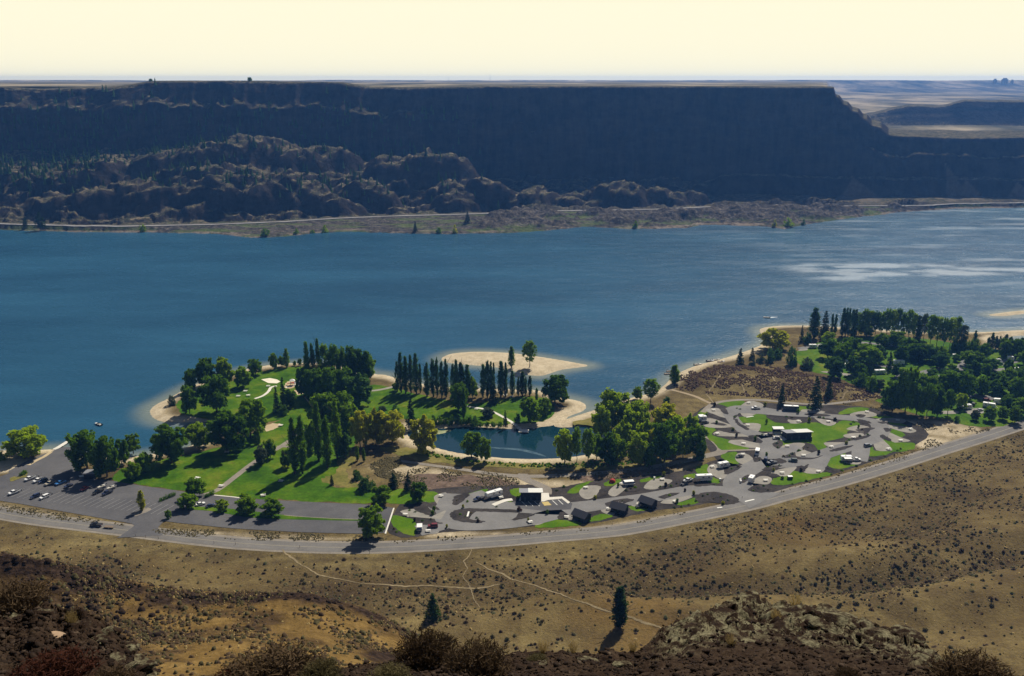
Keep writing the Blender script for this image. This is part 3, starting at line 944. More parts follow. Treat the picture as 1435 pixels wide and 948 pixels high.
PADS = [[(608, 697), (616, 692), (627, 692), (622, 712), (612, 706)], [(586, 744), (594, 738), (614, 741), (612, 748), (588, 748)],
        [(740, 731), (748, 727), (760, 729), (762, 733), (752, 736), (740, 735)], [(790, 724), (800, 718), (808, 722), (806, 730), (796, 728)],
        [(812, 688), (822, 681), (842, 682), (836, 694), (824, 700), (814, 696)], [(852, 692), (858, 683), (872, 675), (880, 679), (876, 686), (862, 696)],
        [(902, 684), (912, 673), (925, 671), (942, 673), (936, 679), (918, 686)], [(842, 715), (850, 710), (862, 720), (856, 722), (846, 719)],
        [(882, 706), (892, 701), (902, 704), (900, 710), (888, 710)], [(926, 704), (940, 697), (966, 693), (972, 696), (958, 702), (944, 706), (930, 706)],
        [(992, 655), (1000, 650), (1012, 656), (1020, 664), (1012, 672), (1002, 668), (992, 662)], [(1052, 676), (1064, 668), (1076, 668), (1082, 672), (1076, 679), (1062, 678)],
        [(1030, 641), (1036, 635), (1050, 638), (1060, 650), (1046, 652), (1034, 648)],
        [(1020, 620), (1040, 614), (1062, 620), (1070, 626), (1052, 628)], [(1000, 607), (1016, 602), (1044, 607), (1060, 612), (1030, 612), (1006, 611)],
        [(985, 590), (995, 586), (1020, 594), (1030, 598), (1008, 600), (988, 598)], [(988, 575), (1004, 572), (1020, 578), (1024, 586), (1008, 584)],
        [(1036, 572), (1050, 562), (1070, 567), (1068, 576), (1044, 585)], [(1042, 596), (1050, 593), (1066, 595), (1062, 606), (1052, 606)],
        [(1104, 588), (1112, 586), (1124, 591), (1116, 594), (1106, 593)], [(1140, 584), (1158, 586), (1172, 592), (1164, 597), (1152, 594)],
        [(1122, 575), (1136, 574), (1156, 577), (1150, 580), (1130, 580)], [(1088, 628), (1112, 621), (1128, 622), (1122, 628), (1104, 634), (1096, 634)],
        [(1113, 633), (1122, 629), (1140, 636), (1142, 641), (1124, 642), (1114, 638)], [(1154, 621), (1170, 620), (1186, 621), (1180, 628), (1166, 629)],
        [(1182, 610), (1196, 607), (1210, 608), (1208, 614), (1188, 614)], [(1186, 601), (1204, 596), (1220, 600), (1210, 606), (1196, 604)],
        [(1126, 662), (1136, 652), (1152, 646), (1156, 658), (1146, 664)], [(1080, 664), (1092, 658), (1116, 654), (1110, 662), (1100, 668)],
        [(1192, 580), (1212, 576), (1228, 580), (1224, 584), (1196, 585)], [(1225, 588), (1250, 586), (1268, 588), (1266, 593), (1246, 592)],
        [(1240, 596), (1262, 597), (1284, 603), (1276, 607), (1256, 603)], [(1240, 604), (1262, 613), (1276, 618), (1262, 620), (1250, 619)],
        [(1224, 616), (1234, 614), (1250, 629), (1246, 632), (1228, 631)], [(1184, 648), (1200, 640), (1206, 644), (1206, 650), (1196, 651)]]
for i, p in enumerate(PADS):
    poly_sheet("camp_pad", p, Z0 + 0.13 + 0.004 * (i % 6), M_conc, k=3)
# tarmac of the east loop
ribbon("camp_road", [(1072, 702), (1048, 692), (1034, 680), (1036, 668), (1050, 658), (1068, 648), (1080, 636), (1078, 622), (1062, 611), (1044, 604), (1034, 596), (1026, 586), (1024, 578), (1036, 574), (1062, 575), (1095, 579), (1130, 581),
       (1165, 584), (1200, 587), (1226, 592), (1234, 600), (1228, 611), (1206, 621), (1172, 631), (1135, 643), (1100, 649), (1070, 650)],
       [22, 14, 13, 10, 10, 10, 10, 10, 9, 8, 7, 7, 8, 12, 12, 9, 8, 7.5, 8, 9, 9, 9, 9, 9, 9, 10, 10], Z0 + 0.19, M_camp)
ribbon("camp_road", [(1084, 640), (1098, 634), (1120, 626)], [9, 8, 7], Z0 + 0.20, M_camp)
ribbon("camp_road", [(1150, 640), (1144, 648), (1140, 656)], [9, 10, 10], Z0 + 0.202, M_camp)
ribbon("camp_road", [(1206, 622), (1206, 634), (1204, 646)], [9, 8, 7], Z0 + 0.204, M_camp)
ribbon("camp_road", [(1080, 612), (1068, 616), (1062, 612)], [10, 12, 12], Z0 + 0.206, M_camp)
# planted islands
ISL = [[(626, 722), (634, 714), (652, 711), (690, 712), (732, 714), (730, 718), (690, 717), (666, 717), (657, 728), (682, 732), (668, 735), (645, 733), (632, 729)],
       [(716, 728), (730, 723), (750, 720), (750, 722), (735, 727), (720, 730)], [(578, 706), (590, 702), (602, 712), (613, 720), (608, 724), (594, 721), (580, 715)],
       [(590, 703), (606, 705), (617, 714), (612, 715), (600, 711)], [(634, 708), (637, 694), (660, 692), (652, 700), (642, 708)],
       [(578, 729), (600, 730), (622, 733), (608, 735), (590, 736)], [(834, 696), (843, 683), (853, 686), (852, 692), (842, 697)],
       [(874, 688), (884, 682), (898, 680), (896, 688), (884, 690)], [(920, 684), (935, 679), (950, 677), (955, 680), (940, 684)],
       [(922, 697), (938, 691), (954, 690), (945, 695), (928, 700)], [(846, 706), (868, 699), (884, 698), (890, 701), (870, 708), (856, 712)],
       [(780, 727), (782, 722), (788, 716), (796, 722), (790, 728)],
       [(970, 699), (980, 690), (1000, 688), (1020, 691), (1036, 698), (1038, 704), (1026, 708), (1006, 706), (990, 704), (976, 704)],
       [(970, 681), (984, 676), (1002, 677), (1008, 677), (995, 681), (978, 682)], [(1013, 661), (1022, 654), (1042, 653), (1032, 660), (1018, 666)],
       [(1036, 674), (1042, 667), (1050, 665), (1049, 674), (1040, 678)], [(1046, 686), (1060, 679), (1078, 679), (1090, 684), (1078, 691), (1058, 691)],
       [(1048, 612), (1054, 609), (1068, 617), (1068, 622), (1058, 620)], [(1022, 616), (1044, 612), (1066, 620), (1060, 621), (1040, 616)],
       [(1000, 600), (1014, 600), (1040, 607), (1030, 608), (1008, 604)], [(994, 593), (1008, 592), (1020, 596), (1010, 597)], [(988, 579), (1000, 580), (1016, 588), (1006, 588)],
       [(1008, 571), (1016, 572), (1022, 581), (1016, 581), (1010, 576)], [(1028, 588), (1034, 596), (1048, 604), (1050, 601), (1038, 594), (1032, 586)],
       [(1072, 582), (1082, 581), (1104, 590), (1108, 594), (1088, 593), (1078, 588)], [(1098, 583), (1112, 584), (1122, 587), (1112, 589), (1100, 587)],
       [(1124, 580.5), (1140, 579), (1166, 582), (1160, 584), (1136, 583)], [(1142, 585.5), (1156, 586), (1178, 590), (1170, 590)], [(1200, 587), (1216, 590), (1222, 594), (1206, 593)],
       [(1198, 603), (1208, 600), (1228, 599), (1222, 603), (1208, 606)], [(1186, 616), (1200, 613), (1222, 609), (1214, 614), (1196, 618)],
       [(1160, 633), (1172, 628), (1198, 623), (1190, 628), (1172, 633)], [(1097, 639), (1112, 633), (1116, 640), (1140, 642), (1158, 637), (1140, 644), (1116, 644)],
       [(1082, 645), (1092, 642), (1104, 646), (1098, 650), (1086, 650)], [(1066, 658), (1080, 653), (1097, 652), (1090, 657), (1074, 660)],
       [(1073, 664), (1084, 663), (1094, 668), (1084, 670)], [(1122, 660), (1128, 652), (1134, 650), (1130, 658), (1126, 662)], [(1157, 653), (1168, 656), (1166, 664), (1156, 660)],
       [(1082, 622), (1094, 618), (1098, 621), (1094, 628), (1088, 630)], [(1128, 628), (1134, 620), (1142, 628), (1140, 634), (1130, 632)], [(1056, 642), (1064, 640), (1068, 644), (1062, 648), (1056, 647)],
       [(1228, 591), (1240, 591), (1246, 593), (1236, 594)], [(1238, 600), (1246, 600), (1250, 604), (1242, 606)], [(1232, 612), (1236, 608), (1246, 614), (1250, 619), (1240, 617)],
       [(1198, 582), (1206, 580), (1214, 583), (1206, 586)], [(1027, 584), (1036, 580), (1032, 585), (1028, 589)]]
for i, p in enumerate(ISL):
    cx_ = sum(q[0] for q in p) / len(p); cy_ = sum(q[1] for q in p) / len(p)
    p = [(cx_ + (q[0] - cx_) * 0.9, cy_ + (q[1] - cy_) * 0.86) for q in p]
    poly_sheet("bark_bed", p, Z0 + 0.215 + 0.004 * (i % 4), M_mulch, k=3)
# paving round the washrooms
poly_sheet("paving", [(727, 702), (732, 690), (737, 690), (734, 699), (752, 700), (758, 691), (769, 691), (770, 697), (788, 696), (799, 704), (796, 706), (787, 699), (768, 701), (762, 703)], Z0 + 0.24, M_walk, k=1, sharp=True)
ribbon("paving", [(691, 708), (706, 702), (718, 700)], 2.6, Z0 + 0.24, M_walk)
poly_sheet("paving", [(1070, 608), (1078, 607), (1092, 609), (1104, 616), (1098, 618), (1086, 613)], Z0 + 0.24, M_walk, k=1, sharp=True)
poly_sheet("paving", [(1131, 612), (1136, 611), (1136, 615), (1131, 615)], Z0 + 0.24, M_walk, k=1, sharp=True)
poly_sheet("paving", [(110, 667), (118, 665), (118, 668), (112, 669)], Z0 + 0.24, M_walk, k=1, sharp=True)
poly_sheet("paving", [(128, 671), (137, 665), (140, 666), (132, 671.5)], Z0 + 0.24, M_walk, k=1, sharp=True)
# bay lines in front of the west washroom
for i, (x, y) in enumerate(((731, 703), (740, 703), (749, 703), (774, 701.5), (782, 700.5))):
    ribbon("stall_line", [(x, y), (x + 7, y + 6.5)], 0.28, Z0 + 0.25, M_paint, k=1)
poly_sheet("stall_line", [(759, 704), (768, 703), (773, 708), (763, 709)], Z0 + 0.25, M_ypaint, k=1, sharp=True)
for (a, b) in (((1044, 703), (1057, 700)), ((1005, 712), (1012, 711)), ((657, 717), (655, 724)), ((1046, 585), (1056, 583.5))):
    ribbon("road_line", [a, b], 0.8, Z0 + 0.25, M_paint, k=1)
# drives of the tree-shaded campground
for p, w in (([(1345, 523), (1350, 512), (1360, 502), (1375, 498)], [7, 6, 5, 4]), ([(1290, 523), (1320, 517), (1345, 521), (1390, 519), (1435, 516)], 5), ([(1358, 553), (1375, 556), (1392, 560)], [6, 9, 7]),
             ([(1200, 510), (1230, 512), (1262, 518), (1262, 526), (1258, 532)], 5), ([(1120, 489), (1150, 484), (1200, 480), (1260, 486)], 4.5), ([(1305, 534), (1322, 526)], 4), ([(1400, 512), (1420, 505), (1440, 503)], [6, 9, 7])):
    ribbon("camp_road", p, w, Z0 + 0.12, M_camp)
for p in ([(1120, 490), (1131, 489), (1131, 491), (1120, 492)], [(1352, 575), (1376, 572), (1378, 579), (1360, 581)], [(1150, 521), (1168, 521), (1200, 526), (1196, 528), (1165, 524)], [(1308, 577), (1340, 576), (1340, 580), (1312, 580)]):
    poly_sheet("camp_pad", p, Z0 + 0.13, M_conc)

# ------------------------------------------------------------------ far shore
def ip(px, pts):
    return np.interp(px, [p[0] for p in pts], [p[1] for p in pts])


SHORE_Y = [(-200, 320), (0, 322), (100, 325), (200, 326), (300, 328), (350, 333), (400, 332), (440, 327), (480, 325), (560, 327), (620, 328), (700, 327), (760, 324), (820, 318), (880, 321), (960, 320), (985, 315),
           (1060, 317), (1100, 321), (1130, 314), (1200, 305), (1260, 298), (1340, 293), (1435, 291), (1700, 287)]
ROAD_Y = [(-200, 321), (0, 319.5), (100, 319), (200, 317), (300, 315), (400, 311), (480, 306), (560, 303), (640, 301), (780, 296), (910, 294), (1000, 290), (1200, 289), (1435, 287.5), (1700, 285)]
ncol = 800
fpx = np.linspace(-260, 1760, ncol)
Ys_ = CAMZ / slope_of(ip(fpx, SHORE_Y) + 0.9 * (vnoise(fpx / 13, fpx * 0, 5) - 0.5) + 0.6 * (vnoise(fpx / 4, fpx * 0, 6) - 0.5))
Yr_ = (CAMZ - 6) / slope_of(ip(fpx, ROAD_Y))
Yr_ = np.maximum(Yr_, Ys_ + 14)
# height profiles: hills on the left, the mesa from the middle on
HL_D = np.array([0, 12, 40, 90, 130, 180, 230, 290, 350, 400, 450, 520, 620.])
HILL0 = np.array([6, 7, 20, 36, 48, 60, 80, 96, 112, 134, 160, 184, 188.])          # far left
HILL1 = np.array([6, 7, 26, 44, 52, 72, 88, 104, 128, 165, 186, 190, 191.])         # under the rim
MESA = np.array([6, 7, 12, 18, 26, 44, 0, 0, 0, 0, 0, 0, 0.])
TOPZ = [(-260, 186), (0, 187), (60, 184), (150, 186), (185, 191), (210, 197), (330, 197.5), (480, 195), (520, 186), (700, 188), (1000, 188), (1167, 187), (1168.5, 186), (1170.5, 173), (1177, 170), (1181, 161), (1189, 158), (1194, 149), (1203, 147), (1209, 137), (1216, 134), (1221, 125), (1234, 121), (1246, 108), (1262, 106), (1350, 103), (1435, 104), (1760, 108)]
nrow = 170
tt = np.linspace(0, 1, nrow)
FX = np.zeros((nrow, ncol)); FY = np.zeros((nrow, ncol)); FZ = np.zeros((nrow, ncol)); FM = np.zeros((nrow, ncol, 3))
topz = ip(fpx, TOPZ)
YB = ip(fpx, [(-260, 1640), (200, 1640), (500, 1640), (700, 1640), (900, 1640), (1050, 1625), (1170, 1600), (1300, 1590), (1760, 1600)])   # foot of the cliff
for i in range(ncol):
    p = fpx[i]
    ys0, yr = Ys_[i], Yr_[i]
    yb = YB[i] + 26 * (vnoise(p / 55, 0.5, 21) - 0.5) + 11 * (vnoise(p / 17, 0.5, 22) - 0.5) + 7 * (vnoise(p / 6, 0.5, 23) - 0.5) + 2.5 * (vnoise(p / 2.6, 0.5, 24) - 0.5)
    wl_ = float(1 - smooth(500, 700, p))          # hills
    tz = topz[i]
    cz = ip(p, [(-260, 118), (0, 112), (200, 120), (350, 104), (480, 92), (560, 74), (700, 50), (1100, 44), (1260, 40), (1760, 40)])
    prof = [(ys0 - 30, -3.5), (ys0, 0.0), (ys0 + 5, 1.6), (yr - 6, 5.0), (yr - 4, 6), (yr + 5, 6.0), (yr + 16, 7.5)]
    # foothill humps in front of the cliff
    hump = ip(p, [(-260, 46), (0, 42), (120, 46), (200, 58), (300, 66), (360, 70), (480, 62), (560, 52), (600, 62), (640, 58), (690, 30), (740, 24), (800, 20), (860, 24), (920, 22), (960, 18), (985, 12), (1010, 3), (1080, 4), (1140, 2), (1760, 2)])
    ym = yr + 16 + 0.42 * (yb - yr - 16)
    yq = yr + 16 + 0.72 * (yb - yr - 16)
    prof += [(ym, 8 + hump * 0.95), (yq, 8 + hump * 0.9 + wl_ * 22), (yb - 14, cz * 0.80 + 4)]
    # two cliff bands with a ledge between
    mid = cz + (tz - cz) * (0.52 + 0.16 * (vnoise(p / 30, 0.5, 25) - 0.5) + 0.10 * (vnoise(p / 8, 0.5, 26) - 0.5))
    cz += 9 * (vnoise(p / 26, 0.5, 27) - 0.5) + 5 * (vnoise(p / 7, 0.5, 28) - 0.5)
    lg = 3 + 15 * vnoise(p / 40, 0.5, 29) ** 2
    prof += [(yb, cz), (yb + 10, mid), (yb + 10 + lg + 14 * wl_, mid + 4 + 6 * wl_), (yb + 24 + lg + 22 * wl_, tz - 4), (yb + 28 + lg + 24 * wl_, tz), (yb + 260, tz + 0.5)]
    py_ = [a for a, b in prof]; pz_ = [b for a, b in prof]
    L = np.concatenate([[0], np.cumsum(np.hypot(np.diff(py_), 1.6 * np.diff(pz_)))])
    s = tt * L[-1]
    y = np.interp(s, L, py_); z = np.interp(s, L, pz_)
    FY[:, i] = y; FZ[:, i] = z
    FM[:, i, 0] = (1 - smooth(4.5, 9, z)) * (z > -4)
FX = (fpx[None, :] - 717.5) / F * (FY * CP + (CAMZ - FZ) * SP)
inland = smooth(8, 40, FY - Yr_[None, :])
pxg = np.broadcast_to(fpx[None, :], FX.shape)
hl = (1 - smooth(985, 1015, pxg))
ontop = smooth(-4, 2, FZ - (topz[None, :] - 4))
rough_ = inland * hl * (1 - ontop)
# rounded rock knobs with steep lake faces, then broken benches cut into everything
knob = np.zeros_like(FX)
kr = np.random.default_rng(17)
KN = [(330, 0.62, 150, 60, 34), (250, 0.60, 100, 55, 26), (430, 0.60, 110, 52, 28), (615, 0.52, 95, 50, 33), (560, 0.50, 70, 45, 26), (690, 0.26, 60, 34, 34), (750, 0.22, 60, 30, 27), (800, 0.20, 50, 26, 18), (875, 0.22, 75, 34, 34), (930, 0.24, 60, 30, 28), (725, 0.12, 50, 22, 16), (840, 0.14, 40, 20, 16), (640, 0.14, 50, 24, 18),
      (110, 0.50, 120, 50, 28), (30, 0.55, 90, 50, 24), (180, 0.26, 130, 36, 24), (330, 0.24, 120, 34, 26), (440, 0.22, 90, 30, 20), (530, 0.22, 60, 28, 18), (270, 0.40, 80, 36, 18), (80, 0.22, 80, 30, 16), (650, 0.24, 60, 26, 18), (975, 0.18, 40, 24, 20), (995, 0.1, 24, 16, 10)]
for _ in range(70):
    KN.append((kr.uniform(-150, 960), kr.uniform(0.08, 0.75), kr.uniform(16, 48), kr.uniform(9, 22), kr.uniform(5, 13)))
for (kx, kf, kw, kd, kh) in KN:
    j = int(np.clip(np.searchsorted(fpx, kx), 0, ncol - 1))
    ky = Yr_[j] + 16 + kf * (YB[j] - Yr_[j] - 16)
    kX = (kx - 717.5) / F * (ky * CP + 160 * SP)
    wxm = kw / 1.0
    ang = kr.uniform(-0.5, 0.5)
    dx_ = FX - kX + 34 * fbm(FX / 30, FY / 30, 18); dy_ = FY - ky + 34 * fbm(FX / 27, FY / 27, 19)
    u = (dx_ * math.cos(ang) + dy_ * math.sin(ang)) / wxm; v_ = (-dx_ * math.sin(ang) + dy_ * math.cos(ang)) / kd
    dd = np.sqrt(u * u + v_ * v_)
    knob = np.maximum(knob, kh * (1 - smooth(0.45, 1.0, dd)) * (1 - 0.25 * dd))
step = 10.0 + 5 * vnoise(FX / 120, FY / 120, 31)
ph = FZ / step + 3.4 * fbm(FX / 80, FY / 60, 33) + 1.2 * fbm(FX / 22, FY / 18, 34)
fr = ph - np.floor(ph)
ter = (np.floor(ph) + smooth(0.42, 0.75, fr) - ph)
humpm = (1 - smooth(90, 140, FZ))
FZ = FZ - rough_ * humpm * 14 + rough_ * knob * humpm + rough_ * (ter * step * 0.75 * (0.3 + 0.7 * humpm) + 12 * fbm(FX / 46, FY / 40, 37, 5) + 8 * (ridged(FX / 30, FY / 26, 38) - 0.5) + 5 * fbm(FX / 13, FY / 12, 36, 3))
mesaw = inland * (1 - hl) * (1 - ontop)
FZ = FZ + mesaw * (3 * fbm(FX / 30, FY / 25, 39))
# lower shore knolls
kn = (1 - inland) * smooth(4, 30, FY - Ys_[None, :])
FZ = FZ + kn * smooth(620, 700, pxg) * np.clip(30 * fbm(FX / 42, FY / 26, 44) + 1 + 7 * (ridged(FX / 14, FY / 11, 45) - 0.5), 0, 13) * (np.abs(FY - Yr_[None, :]) > 9)
for (kx, kf, kw, kd, kh) in ((962, 0.45, 24, 22, 17), (985, 0.55, 22, 16, 13), (930, 0.3, 22, 14, 8), (890, 0.5, 26, 16, 9), (735, 0.45, 40, 16, 9), (690, 0.5, 34, 14, 8), (655, 0.4, 20, 12, 7), (1085, 0.55, 22, 16, 11), (1105, 0.3, 26, 14, 7), (1050, 0.5, 20, 12, 6), (790, 0.5, 26, 14, 6), (600, 0.5, 30, 12, 5), (500, 0.55, 26, 9, 4)):
    j = int(np.clip(np.searchsorted(fpx, kx), 0, ncol - 1))
    ky = Ys_[j] + kf * (Yr_[j] - Ys_[j]); kX = (kx - 717.5) / F * (ky * CP + 195 * SP)
    dd = np.hypot((FX - kX + 16 * fbm(FX / 14, FY / 14, 51)) / kw, (FY - ky + 12 * fbm(FX / 12, FY / 12, 52)) / kd)
    FZ = np.maximum(FZ, (kh * (1 - smooth(0.35, 1.0, dd)) + 3 * fbm(FX / 9, FY / 8, 53)) * (dd < 1.0) * (FY > Ys_[None, :] + 2) * (np.abs(FY - Yr_[None, :]) > 7) - 50 * (dd >= 1.0))
edge = (FZ < 1.9) & (FZ > -1) & (1 - inland > 0.5)
palef = edge * smooth(-0.02, 0.10, fbm(FX / 40, FY / 8, 57))
FZ = FZ + ontop * 2.2 * fbm(FX / 45, FY / 60, 46)
grn = (1 - inland) * smooth(-0.02, 0.15, fbm(FX / 50, FY / 12, 48)) * (FZ < 5.5)
FM[:, :, 1] = np.clip(grn, 0, 1) * 0.8
# pale scree fans under the right hand cliff
fan = np.zeros_like(FX)
for (p0, w0, zt) in ((1195, 42, 40), (1325, 22, 62), (1352, 24, 40), (1425, 34, 34)):
    wloc = w0 * np.clip((zt - FZ) / zt, 0, 1)
    fan = np.maximum(fan, (1 - smooth(0.7, 1.0, np.abs(pxg - p0 - 0.35 * (zt - FZ)) / (wloc + 0.1))) * (FZ < zt) * inland)
FM[:, :, 2] = np.maximum(fan * 0.45, palef)
FM[:, :, 0] *= (1 - inland)
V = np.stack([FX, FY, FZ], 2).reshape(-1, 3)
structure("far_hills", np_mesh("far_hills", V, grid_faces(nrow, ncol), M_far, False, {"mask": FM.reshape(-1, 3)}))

# road along the far shore with its pale guard rail
rp = []
for i in range(0, ncol, 2):
    rp.append([(fpx[i] - 717.5) / F * (Yr_[i] * CP + 194 * SP), Yr_[i]])
rp = np.array(rp)
V = []
for k, dy in enumerate((-4.0, 4.5)):
    V.append(np.column_stack([rp[:, 0], rp[:, 1] + dy, np.full(len(rp), 6.35)]))
V = np.stack(V, 1).reshape(-1, 3)
structure("far_road", np_mesh("far_road", V, grid_faces(len(rp), 2)[:, ::-1], simple("pale_highway", (0.24, 0.23, 0.22), 1.0, 0.3, 0.02, spec=0.0)))


# plateau out to the horizon
def lofted(name, pxs, rows, mat, wob=0.0, seed=0, mask=None):
    """rows: (Y, z per px) lines of a surface, near to far."""
    xs_, ys2, zs_ = [], [], []
    for Y, z in rows:
        z = np.asarray(z, float) + np.zeros(len(pxs))
        xs_.append((pxs - 717.5) / F * (Y * CP + (CAMZ - z) * SP)); ys2.append(np.full(len(pxs), Y, float)); zs_.append(z)
    X, Y, Z = np.array(xs_), np.array(ys2), np.array(zs_)
    if wob:
        Z = Z + wob * fbm(X / (Y[:, :1] * 0.05), Y / (Y[:, :1] * 0.12), seed)
    V = np.stack([X, Y, Z], 2).reshape(-1, 3)
    m = np.zeros((len(V), 3)) if mask is None else mask
    return structure(name, np_mesh(name, V, grid_faces(len(rows), len(pxs)), mat, False, {"mask": m}))


ppx = np.linspace(-260, 1760, 300)
right = smooth(1158, 1170, ppx)
rows = [(1786.0, np.full(len(ppx), 95.0))]
for Y, zl, zr in ((1790, 186.0, 100), (1950, 187, 96), (2150, 187.5, 92), (2290, 188, 92), (2420, 188, 108), (2600, 188, 112), (2900, 188.5, 116), (3300, 189, 119), (3800, 189, 122), (4500, 189.5, 127), (5500, 190, 131), (6000, 192, 148)):
    rows.append((Y, zl * (1 - right) + zr * right))
lofted("plateau", ppx, rows, M_plateau, 4.0, 61)
mpx = np.linspace(1196, 1760, 260)
mtop = ip(mpx, [(1196, 168), (1222, 162), (1250, 153), (1273, 149.5), (1323, 150), (1337, 146), (1350, 142), (1435, 143), (1760, 141)]) + 1.2 * (vnoise(mpx / 9, mpx * 0, 71) - 0.5)
mz = CAMZ - 2360 * slope_of(mtop)
jit = 0
lofted("mesa", mpx, [(2285, np.minimum(mz, 88)), (2300, np.minimum(92, mz)), (2322, np.minimum(92 + (mz - 92) * 0.4, mz)), (2330, 92 + (mz - 92) * 0.55), (2345, 92 + (mz - 92) * 0.72), (2352, 92 + (mz - 92) * 0.97), (2360, mz), (2500, mz + 1), (2700, 112 + 0 * mz)], M_far, 1.5, 73)
# long low hills on the skyline
lofted("horizon_hills", ppx, [(5950, 140 + 0 * ppx), (6500, 193 + 5 * vnoise(ppx / 120, ppx * 0, 81) + 2 * vnoise(ppx / 30, ppx * 0, 82)), (6900, 150 + 0 * ppx)], M_plateau)

# ------------------------------------------------------------------ slopes and ledge in the foreground
spx = np.linspace(-240, 690, 330)
crest = ip(spx, [(-240, 752), (-60, 766), (0, 776), (60, 785), (130, 800), (200, 821), (250, 831), (320, 834), (400, 832), (440, 835), (500, 852), (540, 868), (580, 892), (620, 950), (690, 1060)])
crest = crest + 3.0 * fbm(spx / 40, spx * 0, 90) + 2.0 * fbm(spx / 9, spx * 0, 91)
SPUR_Y = 150.0


def spur_rows():
    prof = [(235, None, 12.0), (185, None, -26), (160, None, -7), (154, None, -2.2), (150, 0, 0), (146, 9, 0), (141, 22, 0), (136, 38, 0)]
    return prof


def second(px):
    return ip(px, [(-240, 880), (100, 880), (190, 884), (280, 886), (360, 884), (430, 887), (500, 900), (560, 918), (690, 1080)])


ctrl = []          # (Y, z over px)
zc = CAMZ - SPUR_Y * slope_of(crest)
ctrl.append((232, np.full(len(spx), 10.0)))
ctrl.append((176, zc - 24)); ctrl.append((158, zc - 6)); ctrl.append((152.5, zc - 1.0)); ctrl.append((150, zc))
s2 = np.maximum(second(spx), crest + 26)
for f_, Y in ((0.25, 146.5), (0.55, 142), (0.85, 137.5), (1.0, 135)):
    ctrl.append((Y, CAMZ - Y * slope_of(crest + (s2 - crest) * f_)))
ctrl.append((132.5, CAMZ - 132.5 * slope_of(s2 + 1.0)))
for dy_, Y in ((14, 127), (34, 119), (60, 109), (90, 99)):
    ctrl.append((Y, CAMZ - Y * slope_of(s2 + dy_)))
ctrl.append((70, np.full(len(spx), 96.0)))
cy = np.array([c[0] for c in ctrl])[::-1]
czs = np.array([c[1] for c in ctrl])[::-1]
sy = np.concatenate([np.arange(72, 98, 2.0), np.arange(98, 156, 0.42), np.arange(156, 232, 2.5)])
SZ = np.stack([np.interp(sy, cy, czs[:, j]) for j in range(len(spx))], 1)
SYg = np.repeat(sy[:, None], len(spx), 1)
SXg = (spx[None, :] - 717.5) / F * (SYg * CP + (CAMZ - SZ) * SP)
SZ = SZ + 1.1 * fbm(SXg / 9, SYg / 7, 93, 5) + 0.35 * fbm(SXg / 1.6, SYg / 1.4, 94, 3)
yy = np.repeat(crest[None, :], len(sy), 0); ss = np.repeat(s2[None, :], len(sy), 0)
nz = fbm(SXg / 7, SYg / 4, 96, 4); nz2 = fbm(SXg / 14, SYg / 9, 97, 4)
scree = np.clip(np.exp(-((SYg - 149.5) / 2.6) ** 2) * (0.9 + 1.2 * nz) + np.exp(-((SYg - 131) / 3.6) ** 2) * (0.75 + 2.6 * nz2) + smooth(0.02, 0.16, nz2) * 0.75 + smooth(0.05, 0.2, nz) * 0.4, 0, 1)
pxs_g = np.repeat(spx[None, :], len(sy), 0)
scree = np.maximum(scree, 0.95 * np.exp(-((pxs_g - 190) / 55) ** 2 - ((SYg - 139) / 4.0) ** 2) * smooth(-0.15, 0.1, nz))
scree = np.maximum(scree, (1 - smooth(120, 230, pxs_g)) * np.clip(0.45 + 1.5 * nz, 0, 0.9))
scree = np.where(SYg > 152, 0.8, scree)
V = np.stack([SXg, SYg, SZ], 2).reshape(-1, 3)
mask = np.stack([np.zeros(SZ.size), scree.ravel(), np.full(SZ.size, 0.9)], 1)
structure("hill_spur", np_mesh("hill_spur", V, grid_faces(len(sy), len(spx))[:, ::-1] if False else grid_faces(len(sy), len(spx)), M_ground, True, {"mask": mask}))


def spur_point(px, Y):
    j = np.clip(np.searchsorted(spx, px), 1, len(spx) - 1)
    k = int(np.clip(np.searchsorted(sy, Y), 0, len(sy) - 1))
    return Vector((float(SXg[k, j]), float(SYg[k, j]), float(SZ[k, j])))


# the stony ledge under the photographer's feet, with an outcrop either side
LEDGE = [(-260, 830), (0, 848), (60, 852), (110, 856), (150, 868), (180, 897), (190, 935), (215, 962), (300, 966), (420, 958), (470, 940), (520, 928), (600, 924), (700, 918), (760, 912), (830, 917), (890, 914),
         (908, 903), (925, 884), (950, 870), (1000, 851), (1040, 838), (1100, 842), (1150, 851), (1200, 866), (1250, 881), (1300, 906), (1330, 932), (1345, 962), (1450, 972), (1700, 968)]
LEDGE_Y = [(-260, 14), (100, 14.5), (180, 14.5), (215, 13), (420, 13.5), (700, 16.5), (880, 17), (950, 19), (1040, 21.5), (1150, 21), (1250, 19), (1330, 16), (1345, 13.5), (1700, 13)]
NEAR_Y, NEAR_PY = 8.0, 1010.0
npx = np.linspace(-260, 1700, 560)
lpy = ip(npx, LEDGE) + 11 * fbm(npx / 26, npx * 0, 98) + 5 * fbm(npx / 7, npx * 0, 99); lY = ip(npx, LEDGE_Y) + 1.2 * fbm(npx / 22, npx * 0, 100)
nt = np.concatenate([np.linspace(0, 1, 210), 1 + np.linspace(0.01, 1, 40)])
NX = np.zeros((len(nt), len(npx))); NY = NX.copy(); NZ = NX.copy()
for k, t in enumerate(nt):
    tc = min(t, 1.0)
    Y = NEAR_Y + (lY - NEAR_Y) * tc
    py = NEAR_PY + (lpy - NEAR_PY) * tc
    x, Y, z = at_dist(npx, py, Y)
    if t > 1:
        e = (t - 1.0) * 22.0
        Y = Y + e * 0.75; z = z - e * 1.25
        x = (npx - 717.5) / F * (lY * CP + (CAMZ - (CAMZ - lY * slope_of(lpy))) * SP)
    NX[k], NY[k], NZ[k] = x, Y, z
